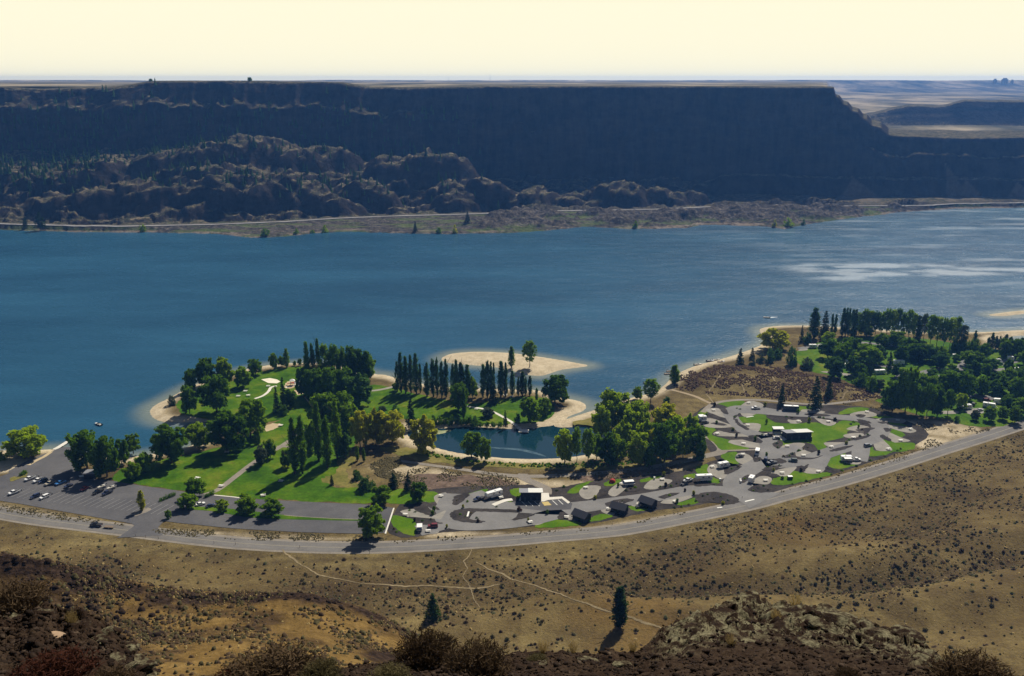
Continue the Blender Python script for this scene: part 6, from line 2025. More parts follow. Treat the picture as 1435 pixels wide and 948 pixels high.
def car(kind, px, py, head, col, label, z=Z0 + 0.15, group="parked cars and pickups"):
    p = G(px, py, z)
    nm = {'car': 'car', 'suv': 'suv', 'pickup': 'pickup_truck', 'camper': 'truck_camper'}[kind]
    t = thing(nm, label, "pickup truck" if kind in ('pickup', 'camper') else "car", tuple(p), R(head), group)
    if kind == 'car':
        prof = [(-2.2, 0.35), (2.2, 0.35), (2.25, 0.65), (2.1, 0.85), (0.95, 0.95), (-1.6, 0.98), (-2.2, 0.92)]
        cab = [(1.0, 0.93), (0.25, 1.42), (-0.95, 1.44), (-1.75, 0.96)]; wx_ = (1.35, -1.35); wd = 0.9
    elif kind == 'suv':
        prof = [(-2.35, 0.42), (2.3, 0.42), (2.35, 0.75), (2.2, 1.02), (1.05, 1.12), (-2.3, 1.14), (-2.4, 0.9)]
        cab = [(1.15, 1.1), (0.5, 1.74), (-2.0, 1.78), (-2.32, 1.12)]; wx_ = (1.45, -1.45); wd = 0.96
    else:
        prof = [(-2.8, 0.5), (2.7, 0.5), (2.75, 0.85), (2.6, 1.12), (1.45, 1.2), (-0.55, 1.22), (-0.55, 1.22), (-2.8, 1.24)]
        cab = [(1.5, 1.18), (0.9, 1.84), (-0.35, 1.86), (-0.58, 1.2)]; wx_ = (1.75, -1.75); wd = 1.0
    link("body", cached(("body", kind, col), lambda: MB().prism(prof, -wd, wd).mesh("body", paint(col), 0.05)), t)
    link("window", cached(("glass", kind), lambda: MB().prism([(x * 1.0, zz - 0.01) for x, zz in cab], -wd + 0.05, wd - 0.05, 0.14).mesh("window", M_glass)), t)
    xs2 = [c[0] for c in cab]; zt = max(c[1] for c in cab)
    rl = [cab[1][0], cab[2][0]]
    link("roof", cached(("roof", kind, col), lambda: MB().box(((rl[0] + rl[1]) / 2, 0, zt + 0.02), (rl[0] - rl[1] + 0.1, 2 * wd - 0.36, 0.07)).mesh("roof", paint(col), 0.02)), t)
    wheel_parts(t, wx_, wd - 0.08, 0.34 if kind == 'car' else 0.40)
    for s in (-1, 1):
        link("headlight", cached(("hl", kind), lambda: MB().box((prof[2][0] - 0.02, 0, (prof[1][1] + prof[3][1]) / 2 + 0.08), (0.08, 0.34, 0.16)).mesh("headlight", M_lamp)), t, (0, s * (wd - 0.28), 0))
        link("tail_light", cached(("tl", kind), lambda: MB().box((prof[0][0] - 0.03, 0, 0.86), (0.06, 0.2, 0.26)).mesh("tail_light", M_red_l)), t, (0, s * (wd - 0.18), 0))
    link("bumper", cached(("bump", kind), lambda: MB().box((prof[1][0] + 0.06, 0, prof[0][1] + 0.08), (0.14, 2 * wd - 0.2, 0.16)).box((prof[0][0] - 0.06, 0, prof[0][1] + 0.08), (0.14, 2 * wd - 0.2, 0.16)).mesh("bumper", M_chrome)), t)
    if kind == 'pickup':
        link("cargo_bed", cached("bed", lambda: MB().box((-1.72, 0, 1.235), (1.95, 1.6, 0.03)).mesh("cargo_bed", M_black)), t)
    if kind == 'camper':
        link("camper_body", cached("cbody", lambda: MB().prism([(-3.1, 0.95), (-0.6, 0.95), (-0.6, 1.95), (1.3, 2.0), (1.35, 2.75), (-3.1, 2.85)], -1.15, 1.15).mesh("camper_body", M_white, 0.06)), t)
        link("camper_window", cached("cwin", lambda: MB().box((-1.9, 1.16, 2.0), (0.9, 0.03, 0.5)).box((-1.9, -1.16, 2.0), (0.9, 0.03, 0.5)).mesh("camper_window", M_glass)), t)
    return t


def trailer_boat(px, py, head, label, boat=True):
    p = G(px, py, Z0 + 0.15)
    t = thing("boat_trailer", label, "boat trailer", tuple(p), R(head), "boat trailers in the car park")
    link("frame", cached("tframe", lambda: MB().box((0, 0.55, 0.5), (5.2, 0.1, 0.12)).box((0, -0.55, 0.5), (5.2, 0.1, 0.12)).box((0, 0, 0.5), (0.12, 1.5, 0.12)).box((-1.6, 0, 0.5), (0.1, 1.1, 0.1)).box((3.2, 0, 0.5), (1.4, 0.12, 0.12)).mesh("frame", M_steel)), t)
    wheel_parts(t, (-0.6,), 0.85, 0.3)
    link("mudguard", cached("mud", lambda: MB().box((-0.6, 0.85, 0.66), (0.8, 0.28, 0.05)).box((-0.6, -0.85, 0.66), (0.8, 0.28, 0.05)).mesh("mudguard", M_black)), t)
    if boat:
        b = boat_thing(tuple(Vector(p) + Vector((0, 0, 0.55))), R(head), 'white', label.replace("trailer carrying a", "").strip() if False else "white runabout on the " + ("left" if px < 147 else "right") + " one of two loaded boat trailers")
    return t


def hull_mesh(mat, L=5.2, B=2.0, H=0.8):
    n = 9; V, Fc = [], []
    for k in range(n):
        u = k / (n - 1); x = -L / 2 + L * u
        w = B / 2 * (1 - max(0, (u - 0.45) / 0.55) ** 2.2)
        d = 0.0 + 0.25 * max(0, (u - 0.5) / 0.5) ** 2
        V += [(x, -w, H), (x, -w * 0.75, 0.25 + d), (x, 0, d * 1.4), (x, w * 0.75, 0.25 + d), (x, w, H)]
    for k in range(n - 1):
        for c in range(4):
            a = k * 5 + c
            Fc.append((a, a + 5, a + 6, a + 1))
    Fc.append((0, 1, 2, 3, 4))
    me = bpy.data.meshes.new("hull"); me.from_pydata(V, [], Fc); me.materials.append(mat); me.update()
    return me


def boat_thing(loc, rz, col, label, group=None, s=1.0):
    t = thing("motor_boat", label, "boat", loc, rz, group, (s, s, s))
    link("hull", cached(("hull", col), lambda: hull_mesh(paint(col))), t)
    link("deck", cached(("deck", col), lambda: MB().prism([(0.4, 0.78), (2.3, 0.80), (2.3, 0.84), (0.4, 0.9)], -0.55, 0.55).box((-0.8, 0, 0.45), (2.4, 1.3, 0.06)).mesh("deck", M_white if col != 'white' else M_tan)), t)
    link("windscreen", cached("wscr", lambda: MB().prism([(0.55, 0.86), (0.35, 1.25), (0.30, 1.25), (0.48, 0.86)], -0.75, 0.75).mesh("windscreen", M_glass)), t)
    link("seat", cached("bseat", lambda: MB().box((-0.9, 0.4, 0.7), (0.5, 0.5, 0.45)).box((-0.9, -0.4, 0.7), (0.5, 0.5, 0.45)).mesh("seat", M_tan)), t)
    link("outboard_motor", cached("outb", lambda: MB().box((-2.75, 0, 0.85), (0.4, 0.4, 0.55)).box((-2.78, 0, 0.35), (0.18, 0.14, 0.7)).mesh("outboard_motor", M_black)), t)
    return t


HD = 240
for a in (('pickup', 42, 672.5, HD, 'white', "white pickup leftmost in the upper row of the trailer car park"), ('pickup', 54, 675, HD, 'white', "white pickup beside a navy car in the upper row"), ('suv', 60.5, 676, HD, 'navy', "navy car close against a white pickup in the upper row"),
          ('pickup', 70.5, 679, HD, 'tan', "tan pickup alone in the upper row"), ('pickup', 85, 678.5, HD, 'blue', "bright blue pickup in the upper row at the shadow's edge"), ('car', 96, 682.5, HD, 'navy', "dark blue car half in the tree shadow"),
          ('car', 118, 686.5, HD + 10, 'red', "red car parked in the tree shadow"), ('pickup', 137.5, 691, HD, 'black', "black pickup with a boat trailer, left of a pair"), ('pickup', 150.5, 692.5, HD, 'navy', "dark pickup with a boat trailer, right of a pair"),
          ('pickup', 20, 692, HD - 5, 'white', "white pickup leftmost in the lower row with a trailer"), ('suv', 49.5, 697.5, HD, 'navy', "dark blue vehicle in the lower row with a trailer"), ('suv', 62.5, 698.5, HD, 'white', "white vehicle rightmost in the lower row with a trailer"),
          ('car', 281, 708, 38, 'white', "white car by the grass strip in the east car park"), ('car', 295, 710.5, 42, 'navy', "dark blue car next to the white one by the grass strip")):
    car(*a)
car('pickup', 135, 737.5, 172, 'black', "black pickup driving along the road towing a flat trailer", Z0 + 0.13, None)
for a in ((51.5, 668.5, HD, "empty boat trailer behind the leftmost white pickup of the upper row", False), (27, 688.5, HD, "empty boat trailer behind the white pickup of the lower row", False), (55.5, 693.5, HD, "empty boat trailer behind the dark blue vehicle of the lower row", False),
          (70, 693.5, HD, "empty boat trailer behind the white vehicle of the lower row", False), (143, 684.5, HD, "boat trailer behind the black pickup of the pair", True), (156, 686, HD, "boat trailer behind the dark pickup right of the pair", True), (62, 671.5, HD, "empty boat trailer behind the white pickup beside the navy car", False)):
    trailer_boat(*a)
p = G(153, 740, Z0 + 0.13)
t = thing("flat_trailer", "flat trailer towed behind the black pickup on the road", "trailer", tuple(p), R(172))
link("deck", MB().box((0, 0, 0.65), (4.6, 1.9, 0.12)).mesh("deck", M_wood), t)
link("drawbar", MB().box((2.9, 0, 0.6), (1.3, 0.12, 0.1)).mesh("drawbar", M_steel), t)
wheel_parts(t, (-0.4,), 1.0, 0.34)


def rv(kind, px, py, head, L, label, col=None, awn=False, z=Z0 + 0.2):
    p = G(px, py, z)
    nm = {'trailer': 'travel_trailer', 'fifth': 'fifth_wheel_trailer', 'motor': 'motorhome', 'popup': 'folding_camper'}[kind]
    t = thing(nm, label, "camper", tuple(p), R(head), "campers on the pads")
    h = L / 2
    side = col or M_white
    if kind == 'trailer':
        prof = [(-h, 0.5), (h - 0.3, 0.5), (h, 0.95), (h - 0.1, 2.0), (h - 0.55, 2.85), (-h + 0.1, 2.9), (-h, 2.7)]
    elif kind == 'fifth':
        prof = [(-h, 0.55), (h - 2.6, 0.55), (h - 2.4, 1.6), (h, 1.65), (h + 0.1, 2.4), (h - 0.3, 3.3), (-h + 0.1, 3.35), (-h, 3.1)]
    elif kind == 'motor':
        prof = [(-h, 0.5), (h, 0.5), (h + 0.1, 1.2), (h, 2.9), (h - 0.3, 3.15), (-h + 0.1, 3.2), (-h, 3.0)]
    else:
        prof = [(-h, 0.5), (h, 0.5), (h, 1.3), (-h, 1.3)]
    W_ = 1.22
    link("body", MB().prism(prof, -W_, W_).mesh("body", side, 0.05), t)
    zt = max(q[1] for q in prof)
    if kind != 'popup':
        link("roof", MB().box((-0.1, 0, zt + 0.03), (L - 0.9, 2 * W_ - 0.12, 0.09)).mesh("roof", M_white, 0.02), t)
        for k, x in enumerate((-h * 0.55, h * 0.15)):
            for s in (-1, 1):
                link("window", cached("rvwin", lambda: MB().box((0, 0, 0), (1.1, 0.04, 0.55)).mesh("window", M_glass, 0.01)), t, (x, s * (W_ + 0.01), zt - 1.0))
        link("door", cached("rvdoor", lambda: MB().box((0, 0, 0), (0.7, 0.05, 1.75)).mesh("door", M_tan, 0.01)), t, (-h * 0.1, -(W_ + 0.02), 1.5))
        link("roof_vent", cached("rvvent", lambda: MB().box((0, 0, 0), (0.9, 0.7, 0.3)).mesh("roof_vent", M_white, 0.04)), t, (-h * 0.2, 0, zt + 0.2))
        link("side_stripe", MB().box((-0.1, -(W_ + 0.012), zt - 1.75), (L * 0.86, 0.02, 0.22)).box((-0.1, W_ + 0.012, zt - 1.75), (L * 0.86, 0.02, 0.22)).mesh("side_stripe", simple("rv_stripe", (0.10, 0.13, 0.22), 0.5, 0.1)), t)
    else:
        link("canvas", MB().prism([(-h - 0.9, 1.3), (h + 0.9, 1.3), (h + 0.3, 2.2), (-h - 0.3, 2.2)], -W_ + 0.08, W_ - 0.08).mesh("canvas", simple("blue_grey_canvas", (0.16, 0.20, 0.30), 0.85, 0.15), 0.02), t)
        link("roof", MB().box((0, 0, 2.3), (L + 0.5, 2 * W_ + 0.1, 0.2)).mesh("roof", M_white, 0.05), t)
        link("window", MB().box((0, -W_ + 0.06, 1.8), (L * 0.5, 0.03, 0.45)).mesh("window", M_glass), t)
    if kind == 'motor':
        link("windscreen", MB().box((h + 0.08, 0, 2.1), (0.06, 2.1, 1.0)).mesh("windscreen", M_glass), t)
        wheel_parts(t, (h - 1.6, -h + 2.4), W_ - 0.1, 0.46)
    else:
        wheel_parts(t, (-0.9, -0.05) if L > 5 else (-0.3,), W_ - 0.1, 0.36)
    if kind == 'trailer' or kind == 'popup':
        link("drawbar", cached("rvbar", lambda: MB().box((0.6, 0, 0.55), (1.3, 0.16, 0.12)).cyl((0.3, 0, 0.6), (0.3, 0, 1.05), 0.18).mesh("drawbar", M_steel)), t, (h, 0, 0))
    if awn:
        link("awning", MB().prism([(-L * 0.35, 2.6), (L * 0.3, 2.6), (L * 0.3, 2.64), (-L * 0.35, 2.64)], -W_ - 2.3, -W_ - 0.02).mesh("awning", M_white), t)
        link("awning_pole", MB().cyl((-L * 0.35, -W_ - 2.2, 0), (-L * 0.35, -W_ - 2.2, 2.6), 0.04).cyl((L * 0.3, -W_ - 2.2, 0), (L * 0.3, -W_ - 2.2, 2.6), 0.04).mesh("awning_pole", M_steel), t)
    if kind in ('fifth',):
        link("slide_out", MB().box((-h * 0.45, -W_ - 0.3, 1.9), (2.6, 0.75, 1.7)).mesh("slide_out", M_white, 0.03), t)
    return t


M_busside = simple("dark_coach_paint", (0.03, 0.045, 0.065), 0.3, 0.1, spec=0.6)
rv('fifth', 986, 674, 186, 8.6, "long white fifth-wheel trailer with slide-out beside a white pickup")
car('pickup', 964, 675, 215, 'white', "white pickup parked just ahead of the long fifth-wheel trailer"); car('suv', 959, 679.5, 220, 'black', "black car touching the white pickup near the fifth-wheel trailer")
rv('trailer', 1013.5, 655, 22, 6.4, "boxy white trailer on the pad above the entrance junction")
rv('trailer', 1053, 675, 60, 5.2, "rounded white trailer on the small island at the entrance junction")
car('camper', 1061, 637, 250, 'white', "white truck camper behind the green bush near the washroom drive")
for a in (('suv', 1073, 645, 70, 'navy', "dark blue car standing on the loop road by the small round bed"), ('pickup', 1081.5, 650, 200, 'grey', "grey pickup at the pointed end of a bark bed"), ('suv', 1111, 647, 175, 'green', "dark green off-roader towing beside the oval bed"),
          ('car', 1036.5, 641, 200, 'black', "black car beside the table under the white pad's lawn"), ('suv', 1216, 626, 20, 'grey', "dark grey car on the lawn corner of the far loop"), ('suv', 1078, 611.5, 195, 'black', "black car nearest the washroom's small shelter"),
          ('car', 1088, 615.5, 190, 'grey', "dark car on the white paving in front of the washroom"), ('pickup', 1059, 573.5, 184, 'white', "white pickup in front of the dark coach"), ('suv', 988, 593.5, 15, 'black', "black car in front of the white awning near the grove"),
          ('pickup', 1199, 646, 0, 'white', "white pickup hitched in front of the awninged trailer by the road"), ('suv', 606.5, 739, 185, 'maroon', "dark red car beside the folding camper"), ('pickup', 671, 701, 215, 'navy', "navy pickup in front of the trailer by the west washroom"),
          ('car', 897, 711, 200, 'black', "black car half hidden behind the third cabin")):
    car(*a)
rv('motor', 1108, 575.5, 172, 9.6, "long dark coach motorhome with white roof at the loop's far side", M_busside)
rv('trailer', 984, 589.5, 190, 5.0, "white trailer behind the black car near the grove", None, True)
rv('trailer', 1186, 646, 0, 6.2, "white trailer with a white awning on the lawn by the road", None, True)
rv('fifth', 692, 697, 215, 9.4, "white-roofed fifth-wheel trailer beside the west washroom")
rv('popup', 588, 743, 95, 3.4, "white-roofed folding camper at the far west pad")
rv('popup', 881, 680, 10, 4.6, "white-topped folding camper with blue canvas behind the cabins")
for a in (('trailer', 1187, 515, 8, 6.0, "upper of two white trailers left of the middle conifer"), ('trailer', 1194, 521.5, 5, 5.6, "lower white trailer on the lawn left of the large dark bush"), ('motor', 1259, 511, 4, 8.0, "long white motorhome right of the bushy conifer"),
          ('trailer', 1233, 524, 8, 8.0, "low long white trailer behind the large dark bushes"), ('trailer', 1139, 488, 0, 6.0, "white trailer by the campground lawn near the beach"), ('trailer', 1244, 485, 0, 7.0, "white-roofed trailer under the skyline grove"),
          ('trailer', 1386, 571, 330, 7.4, "big white trailer by the road corner lawn"), ('motor', 1402, 566, 165, 8.5, "large motorhome with dark side right of the big white trailer"), ('trailer', 1357, 573, 10, 3.8, "short white van trailer beside the bright round tree"),
          ('trailer', 1421, 521, 0, 7.5, "white trailer with cars on the right side drive"), ('trailer', 1398, 509, 10, 4.6, "small white trailer on the upper east drive"), ('trailer', 1416, 505, 0, 4.4, "small pale trailer near the lagoon"),
          ('trailer', 1150, 488, 10, 4.0, "small white trailer right of the near-beach trailer"), ('trailer', 1188, 510, 0, 4.0, "small white trailer above the pair left of the conifer"), ('trailer', 1338, 502, 0, 3.6, "tiny white trailer left of the small round tree")):
    rv(*a, z=Z0 + 0.1)
for a in (('car', 1346, 571, 10, 'white', "white car left of the short van trailer"), ('suv', 1364, 568, 60, 'black', "black car in the RV parking bay"), ('car', 1373, 576, 20, 'silver', "silver car on the gravel below the short van trailer"), ('suv', 1358, 558, 80, 'navy', "dark blue car at the top of the RV parking bay"),
          ('suv', 1383, 562, 0, 'maroon', "dark red vehicle left of the large motorhome"), ('car', 1414, 526, 0, 'white', "white car below the right side drive trailer"), ('suv', 1256, 516, 30, 'black', "black car below the long white motorhome")):
    car(*a, z=Z0 + 0.14)

# red tent
p = G(858, 676, Z0 + 0.12)
t = thing("tent", "red dome tent on the small lawn beside the folding camper", "tent", tuple(p), 0.3)
v_, f_ = [], []
nR, nC = 6, 14
for i in range(nR):
    th = i / (nR - 1) * math.pi / 2
    for j in range(nC):
        a = 2 * math.pi * j / nC
        r0 = 1.7 * math.cos(th) ** 0.8 * (1 + 0.06 * math.cos(4 * a))
        v_.append((r0 * math.cos(a), r0 * math.sin(a) * 0.85, 1.9 * math.sin(th)))
f_ = [(i * nC + j, i * nC + (j + 1) % nC, (i + 1) * nC + (j + 1) % nC, (i + 1) * nC + j) for i in range(nR - 1) for j in range(nC)]
link("fly_sheet", np_mesh("fly_sheet", v_, f_, M_red), t)
link("door_flap", MB().prism([(-0.5, 0.05), (0.5, 0.05), (0.1, 1.2), (-0.1, 1.2)], -1.52, -1.46).mesh("door_flap", simple("dark_red_cloth", (0.14, 0.02, 0.015), 0.8, 0.1)), t)
link("pole", MB().cyl((-1.75, 0, 0), (-0.9, 0, 1.62), 0.03).cyl((1.75, 0, 0), (0.9, 0, 1.62), 0.03).mesh("pole", M_steel), t)

# ------------------------------------------------------------------ picnic tables
def picnic(px, py, label, rz=None, z=Z0 + 0.25, s=1.15):
    p = G(px, py, z)
    t = thing("picnic_table", label, "picnic table", tuple(p), rnd.uniform(-0.4, 0.4) if rz is None else rz, "pale picnic tables", (s, s, 1.05))
    link("table_top", cached("ptop", lambda: MB().box((0, -0.21, 0.75), (1.95, 0.40, 0.06)).box((0, 0.21, 0.75), (1.95, 0.40, 0.06)).mesh("table_top", M_table)), t)
    for q in (-1, 1):
        link("bench", cached("pbench", lambda: MB().box((0, 0, 0.45), (1.95, 0.3, 0.05)).mesh("bench", M_table)), t, (0, q * 0.72, 0))
        link("leg", cached("pleg", lambda: MB().box((0, 0, 0.36), (0.1, 0.6, 0.72)).box((0, 0, 0.40), (0.08, 1.6, 0.07)).mesh("leg", M_steel)), t, (q * 0.65, 0, 0))
    return t


TB = [(1000, 575.5, "at the loop camp's pad nearest the beach track"), (1005, 608.5, "on the pad by the grove's end lawn"), (1048, 596.5, "on the square pad left of the washroom lawn"), (1049, 565.5, "behind the white pickup at the loop's north edge"), (1042, 622.5, "on the pointed pad above the curving track"),
      (1146, 575.5, "on the long northern pad right of the coach"), (1119, 591, "on the pad above the washroom roof"), (1161, 591.5, "on the rounded pad above the big lawn's right side"), (1196, 614, "on the gravel pad at the big lawn's right end"), (1165, 627, "on the pad below the big lawn"), (1126, 639, "on the oval pad under the washroom"),
      (1103, 626, "on the drive below the washroom lawn"), (1147, 661.5, "on the pad above the road lawn"), (1096, 663.5, "beside the dumpster lawn"), (1073, 674, "next to the rounded white trailer"), (1215, 578, "on the northernmost eastern pad"), (1258, 590, "on the second eastern pad"), (1276, 602, "on the outermost eastern pad"), (1262, 618, "on the lower eastern pad"),
      (1245, 630, "on the pad by the eastern lawn corner"), (998, 655, "left of the boxy white trailer"), (946, 703.5, "on the pad right of the third cabin"), (568, 722, "on the westernmost long pad"), (618, 696, "on the pad below the corner conifers"), (600, 745, "beside the folding camper at the far west"), (743, 732.5, "on the rounded pad below the west washroom"),
      (794, 725.5, "left of the first cabin"), (803, 723, "against the first cabin's porch"), (853, 714, "left of the second cabin"), (898, 705.5, "against the third cabin's porch"), (821, 684, "on the pad behind the cabins"), (872, 679, "left of the blue folding camper"), (928, 672.5, "on the pad under the gravel path"), (702, 698, "right of the fifth-wheel trailer at the west washroom"), (1134, 612.5, "at the washroom's right end"), (1041, 637.5, "beside the black car by the square lawn")]
for x, y, w in TB:
    picnic(x, y, "pale picnic table " + w)
near_ = {}
for kind_, x, y, o in LATE:
    w = min(TB, key=lambda q: (q[0] - x) ** 2 + 4 * (q[1] - y) ** 2)[2]
    near_.setdefault((kind_, w), []).append((x, o))
for (kind_, w), L in near_.items():
    L.sort(key=lambda q: q[0])
    for k, (x, o) in enumerate(L):
        o["label"] = (f"{kind_} near the table {w}" if len(L) == 1 else f"{ORD[k]} {kind_} from left by table {w}")
        if len(o["label"].split()) > 16:
            o["label"] = f"{ORD[k]} {kind_.split()[-1]} nearest the table {w}"
TP = [(277, 671, "alone on the left lawn above the dense dark tree"), (310, 682, "beside the lawn path's foot"), (369, 695, "on the lawn above the east car park"), (394, 675, "in the tall poplars' shadow"), (393.5, 597, "at the end of the small sand patch"), (334, 556, "left of the spit's paved court"), (344, 549, "above the spit's paved court"), (348, 555, "below the spit's court"), (376, 542, "below the white sand court"), (421, 542, "near the playground against the grove"),
      (668, 574, "under the pale island path"), (708, 554.5, "left of two near the fifth poplar clump"), (717, 557, "right of two near the fifth poplar clump"), (486, 553, "in the grove's shade by the blue-green tree"), (318, 634.5, "under the round lawn tree")]
for x, y, w in TP:
    picnic(x, y, "pale picnic table " + w, z=Z0 + 0.13, s=1.3)

# ------------------------------------------------------------------ buildings
def pos(px, py, z=Z0 + 0.1):
    return tuple(G(px, py, z))


def cabin(px, py, rz, label):
    t = thing("cabin", label, "cabin", pos(px, py), rz, "dark cabins by the road")
    L, W_, H_, R_ = 7.0, 5.2, 2.7, 1.75
    link("wall", cached("cabw", lambda: MB().prism([(-L / 2, 0), (L / 2, 0), (L / 2, H_), (-L / 2, H_)], -W_ / 2, W_ / 2).mesh("wall", M_navy)), t)
    def gab():
        mb = MB()
        for sx in (-1, 1):
            x = sx * L / 2
            mb.add([(x, -W_ / 2, H_), (x, W_ / 2, H_), (x, 0, H_ + R_ * 0.93), (x - sx * 0.12, -W_ / 2, H_), (x - sx * 0.12, W_ / 2, H_), (x - sx * 0.12, 0, H_ + R_ * 0.93)], [(0, 1, 2), (5, 4, 3), (0, 2, 5, 3), (1, 4, 5, 2)])
        return mb.mesh("gable", M_navy)
    link("gable", cached("cabg", gab), t)
    def rf(s):
        e = W_ / 2 + 0.6; z0 = H_ - 0.6 * R_ / (W_ / 2)
        a = L / 2 + 0.7
        return MB().add([(-a, s * e, z0), (a, s * e, z0), (a, 0, H_ + R_), (-a, 0, H_ + R_), (-a, s * e, z0 + 0.16), (a, s * e, z0 + 0.16), (a, 0, H_ + R_ + 0.16), (-a, 0, H_ + R_ + 0.16)],
                        [(0, 1, 2, 3), (7, 6, 5, 4), (0, 4, 5, 1), (1, 5, 6, 2), (2, 6, 7, 3), (3, 7, 4, 0)]).mesh("roof", M_slate)
    for s in (-1, 1):
        link("roof", cached(("cabr", s), lambda: rf(s)), t)
    link("roof_vent", cached("cabv", lambda: MB().cyl((0.8, 1.0, 3.6), (0.8, 1.0, 4.4), 0.14).cyl((-1.2, 1.2, 3.5), (-1.2, 1.2, 4.2), 0.1).mesh("roof_vent", M_steel)), t)
    link("door", cached("cabd", lambda: MB().box((-L / 2 - 0.04, 0.4, 1.05), (0.08, 0.95, 2.1)).mesh("door", M_wood)), t)
    for s in (-1, 1):
        link("window", cached("cabwin", lambda: MB().box((0, 0, 0), (1.3, 0.08, 0.95)).mesh("window", M_glass)), t, (0.6, s * (W_ / 2 + 0.03), 1.6))
    link("porch", cached("cabp", lambda: MB().box((-L / 2 - 1.1, 0, 0.12), (2.1, W_ * 0.8, 0.18)).mesh("porch", M_walk)), t)
    link("porch_post", cached("cabpp", lambda: MB().box((-L / 2 - 0.6, W_ / 2 - 0.2, 1.4), (0.14, 0.14, 2.5)).box((-L / 2 - 0.6, -W_ / 2 + 0.2, 1.4), (0.14, 0.14, 2.5)).mesh("porch_post", M_wood)), t)
    return t


cabin(815, 728, R(-42), "dark-roofed cabin nearest the west washroom, left of three")
cabin(868, 717, R(-30), "dark-roofed cabin in the middle of the three by the road")
cabin(908, 709, R(-42), "dark-roofed cabin on the right of the three with the black car")


def washroom(px, py, rz, L, W_, label, H0=3.0, H1=4.3):
    t = thing("washroom", label, "building", pos(px, py), rz)
    link("wall", MB().add([(-L / 2, -W_ / 2, 0), (L / 2, -W_ / 2, 0), (L / 2, W_ / 2, 0), (-L / 2, W_ / 2, 0), (-L / 2, -W_ / 2, H1), (L / 2, -W_ / 2, H1), (L / 2, W_ / 2, H0), (-L / 2, W_ / 2, H0)],
                          [(3, 2, 1, 0), (4, 5, 6, 7), (0, 1, 5, 4), (1, 2, 6, 5), (2, 3, 7, 6), (3, 0, 4, 7)]).mesh("wall", M_navy), t)
    sl = (H1 - H0) / W_
    def slab(x0, x1, dz, mat):
        a, b = -W_ / 2 - 0.9, W_ / 2 + 0.8
        za = H1 + 0.9 * sl + dz; zb = H0 - 0.8 * sl + dz
        return MB().add([(x0, a, za), (x1, a, za), (x1, b, zb), (x0, b, zb), (x0, a, za + 0.2), (x1, a, za + 0.2), (x1, b, zb + 0.2), (x0, b, zb + 0.2)],
                        [(3, 2, 1, 0), (4, 5, 6, 7), (0, 1, 5, 4), (1, 2, 6, 5), (2, 3, 7, 6), (3, 0, 4, 7)]).mesh("roof", mat)
    link("roof", slab(-L / 2 - 0.8, -L / 2 + L * 0.36, 0.03, M_greyroof), t)["label"] = "grey end of the metal roof"
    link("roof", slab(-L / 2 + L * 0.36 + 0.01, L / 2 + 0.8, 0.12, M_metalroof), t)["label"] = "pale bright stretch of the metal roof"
    for k in range(3):
        link("door", cached("wd", lambda: MB().box((0, 0, 1.05), (1.0, 0.1, 2.1)).mesh("door", simple("dark_door", (0.05, 0.055, 0.07), 0.5, 0.1))), t, (-L * 0.3 + k * L * 0.3, -W_ / 2 - 0.03, 0))
    for k in range(4):
        link("window", cached("ww", lambda: MB().box((0, 0, 3.1), (1.2, 0.08, 0.5)).mesh("window", M_glass)), t, (-L * 0.36 + k * L * 0.24, -W_ / 2 - 0.03, 0))
    return t


washroom(1116, 613, R(6), 14.5, 7.5, "large dark-walled washroom with pale metal roof on the camp's big lawn")
washroom(744, 698, R(0), 10.0, 7.5, "dark-fronted washroom on white paving in the west loop camp", 3.0, 4.6)
t = thing("picnic_shelter", "small open shelter with pale roof left of the large washroom", "shelter", pos(1090, 607), R(-4))
link("roof", MB().prism([(-3.1, 3.0), (3.1, 3.2), (3.1, 3.36), (-3.1, 3.16)], -2.2, 2.2).mesh("roof", M_metalroof), t)
for sx in (-1, 1):
    for sy_ in (-1, 1):
        link("post", cached("shp", lambda: MB().box((0, 0, 1.5), (0.22, 0.22, 3.0)).mesh("post", M_navy)), t, (sx * 2.7, sy_ * 1.8, 0))
link("floor_slab", MB().box((0, 0, 0.16), (6.0, 4.2, 0.16)).mesh("floor_slab", M_walk), t)
link("back_wall", MB().box((0, 1.8, 1.4), (5.2, 0.15, 2.6)).mesh("back_wall", M_navy), t)
t = thing("washroom", "small dark washroom with grey roof under the car park's big trees", "building", pos(126.5, 671), R(3))
link("wall", MB().box((0, 2.0, 1.45), (6.0, 4.6, 2.9)).mesh("wall", simple("dark_brown_wall", (0.028, 0.022, 0.018), 0.8, 0.2)), t)
link("roof", MB().prism([(-3.6, 2.9), (3.6, 2.9), (3.2, 3.3), (-3.2, 3.3)], -0.9, 4.9, 0.5).mesh("roof", M_greyroof), t)
link("door", MB().box((-1.2, -0.34, 1.05), (1.0, 0.1, 2.1)).mesh("door", M_navy), t)
link("door", MB().box((1.2, -0.34, 1.05), (1.0, 0.1, 2.1)).mesh("door", M_navy), t)
t = thing("dumpster", "dark dumpster with a white lid on the road lawn", "dumpster", pos(1107, 671.5), R(4))
link("bin", MB().box((0, 0, 0.8), (2.4, 1.7, 1.4)).mesh("bin", M_navy, 0.04), t)
link("lid", MB().prism([(-1.25, 1.52), (1.25, 1.52), (1.2, 1.66), (-1.2, 1.66)], -0.9, 0.9).mesh("lid", M_white), t)
link("skid", MB().box((-0.8, 0, 0.06), (0.15, 1.7, 0.12)).box((0.8, 0, 0.06), (0.15, 1.7, 0.12)).mesh("skid", M_black), t)
# maroon shrub bed marker at the island tip
tree_px("shrub", "bush", "rust", 728, 716, 709, 11, "dark red shrub at the tip of the west loop's island", None, "shrub")

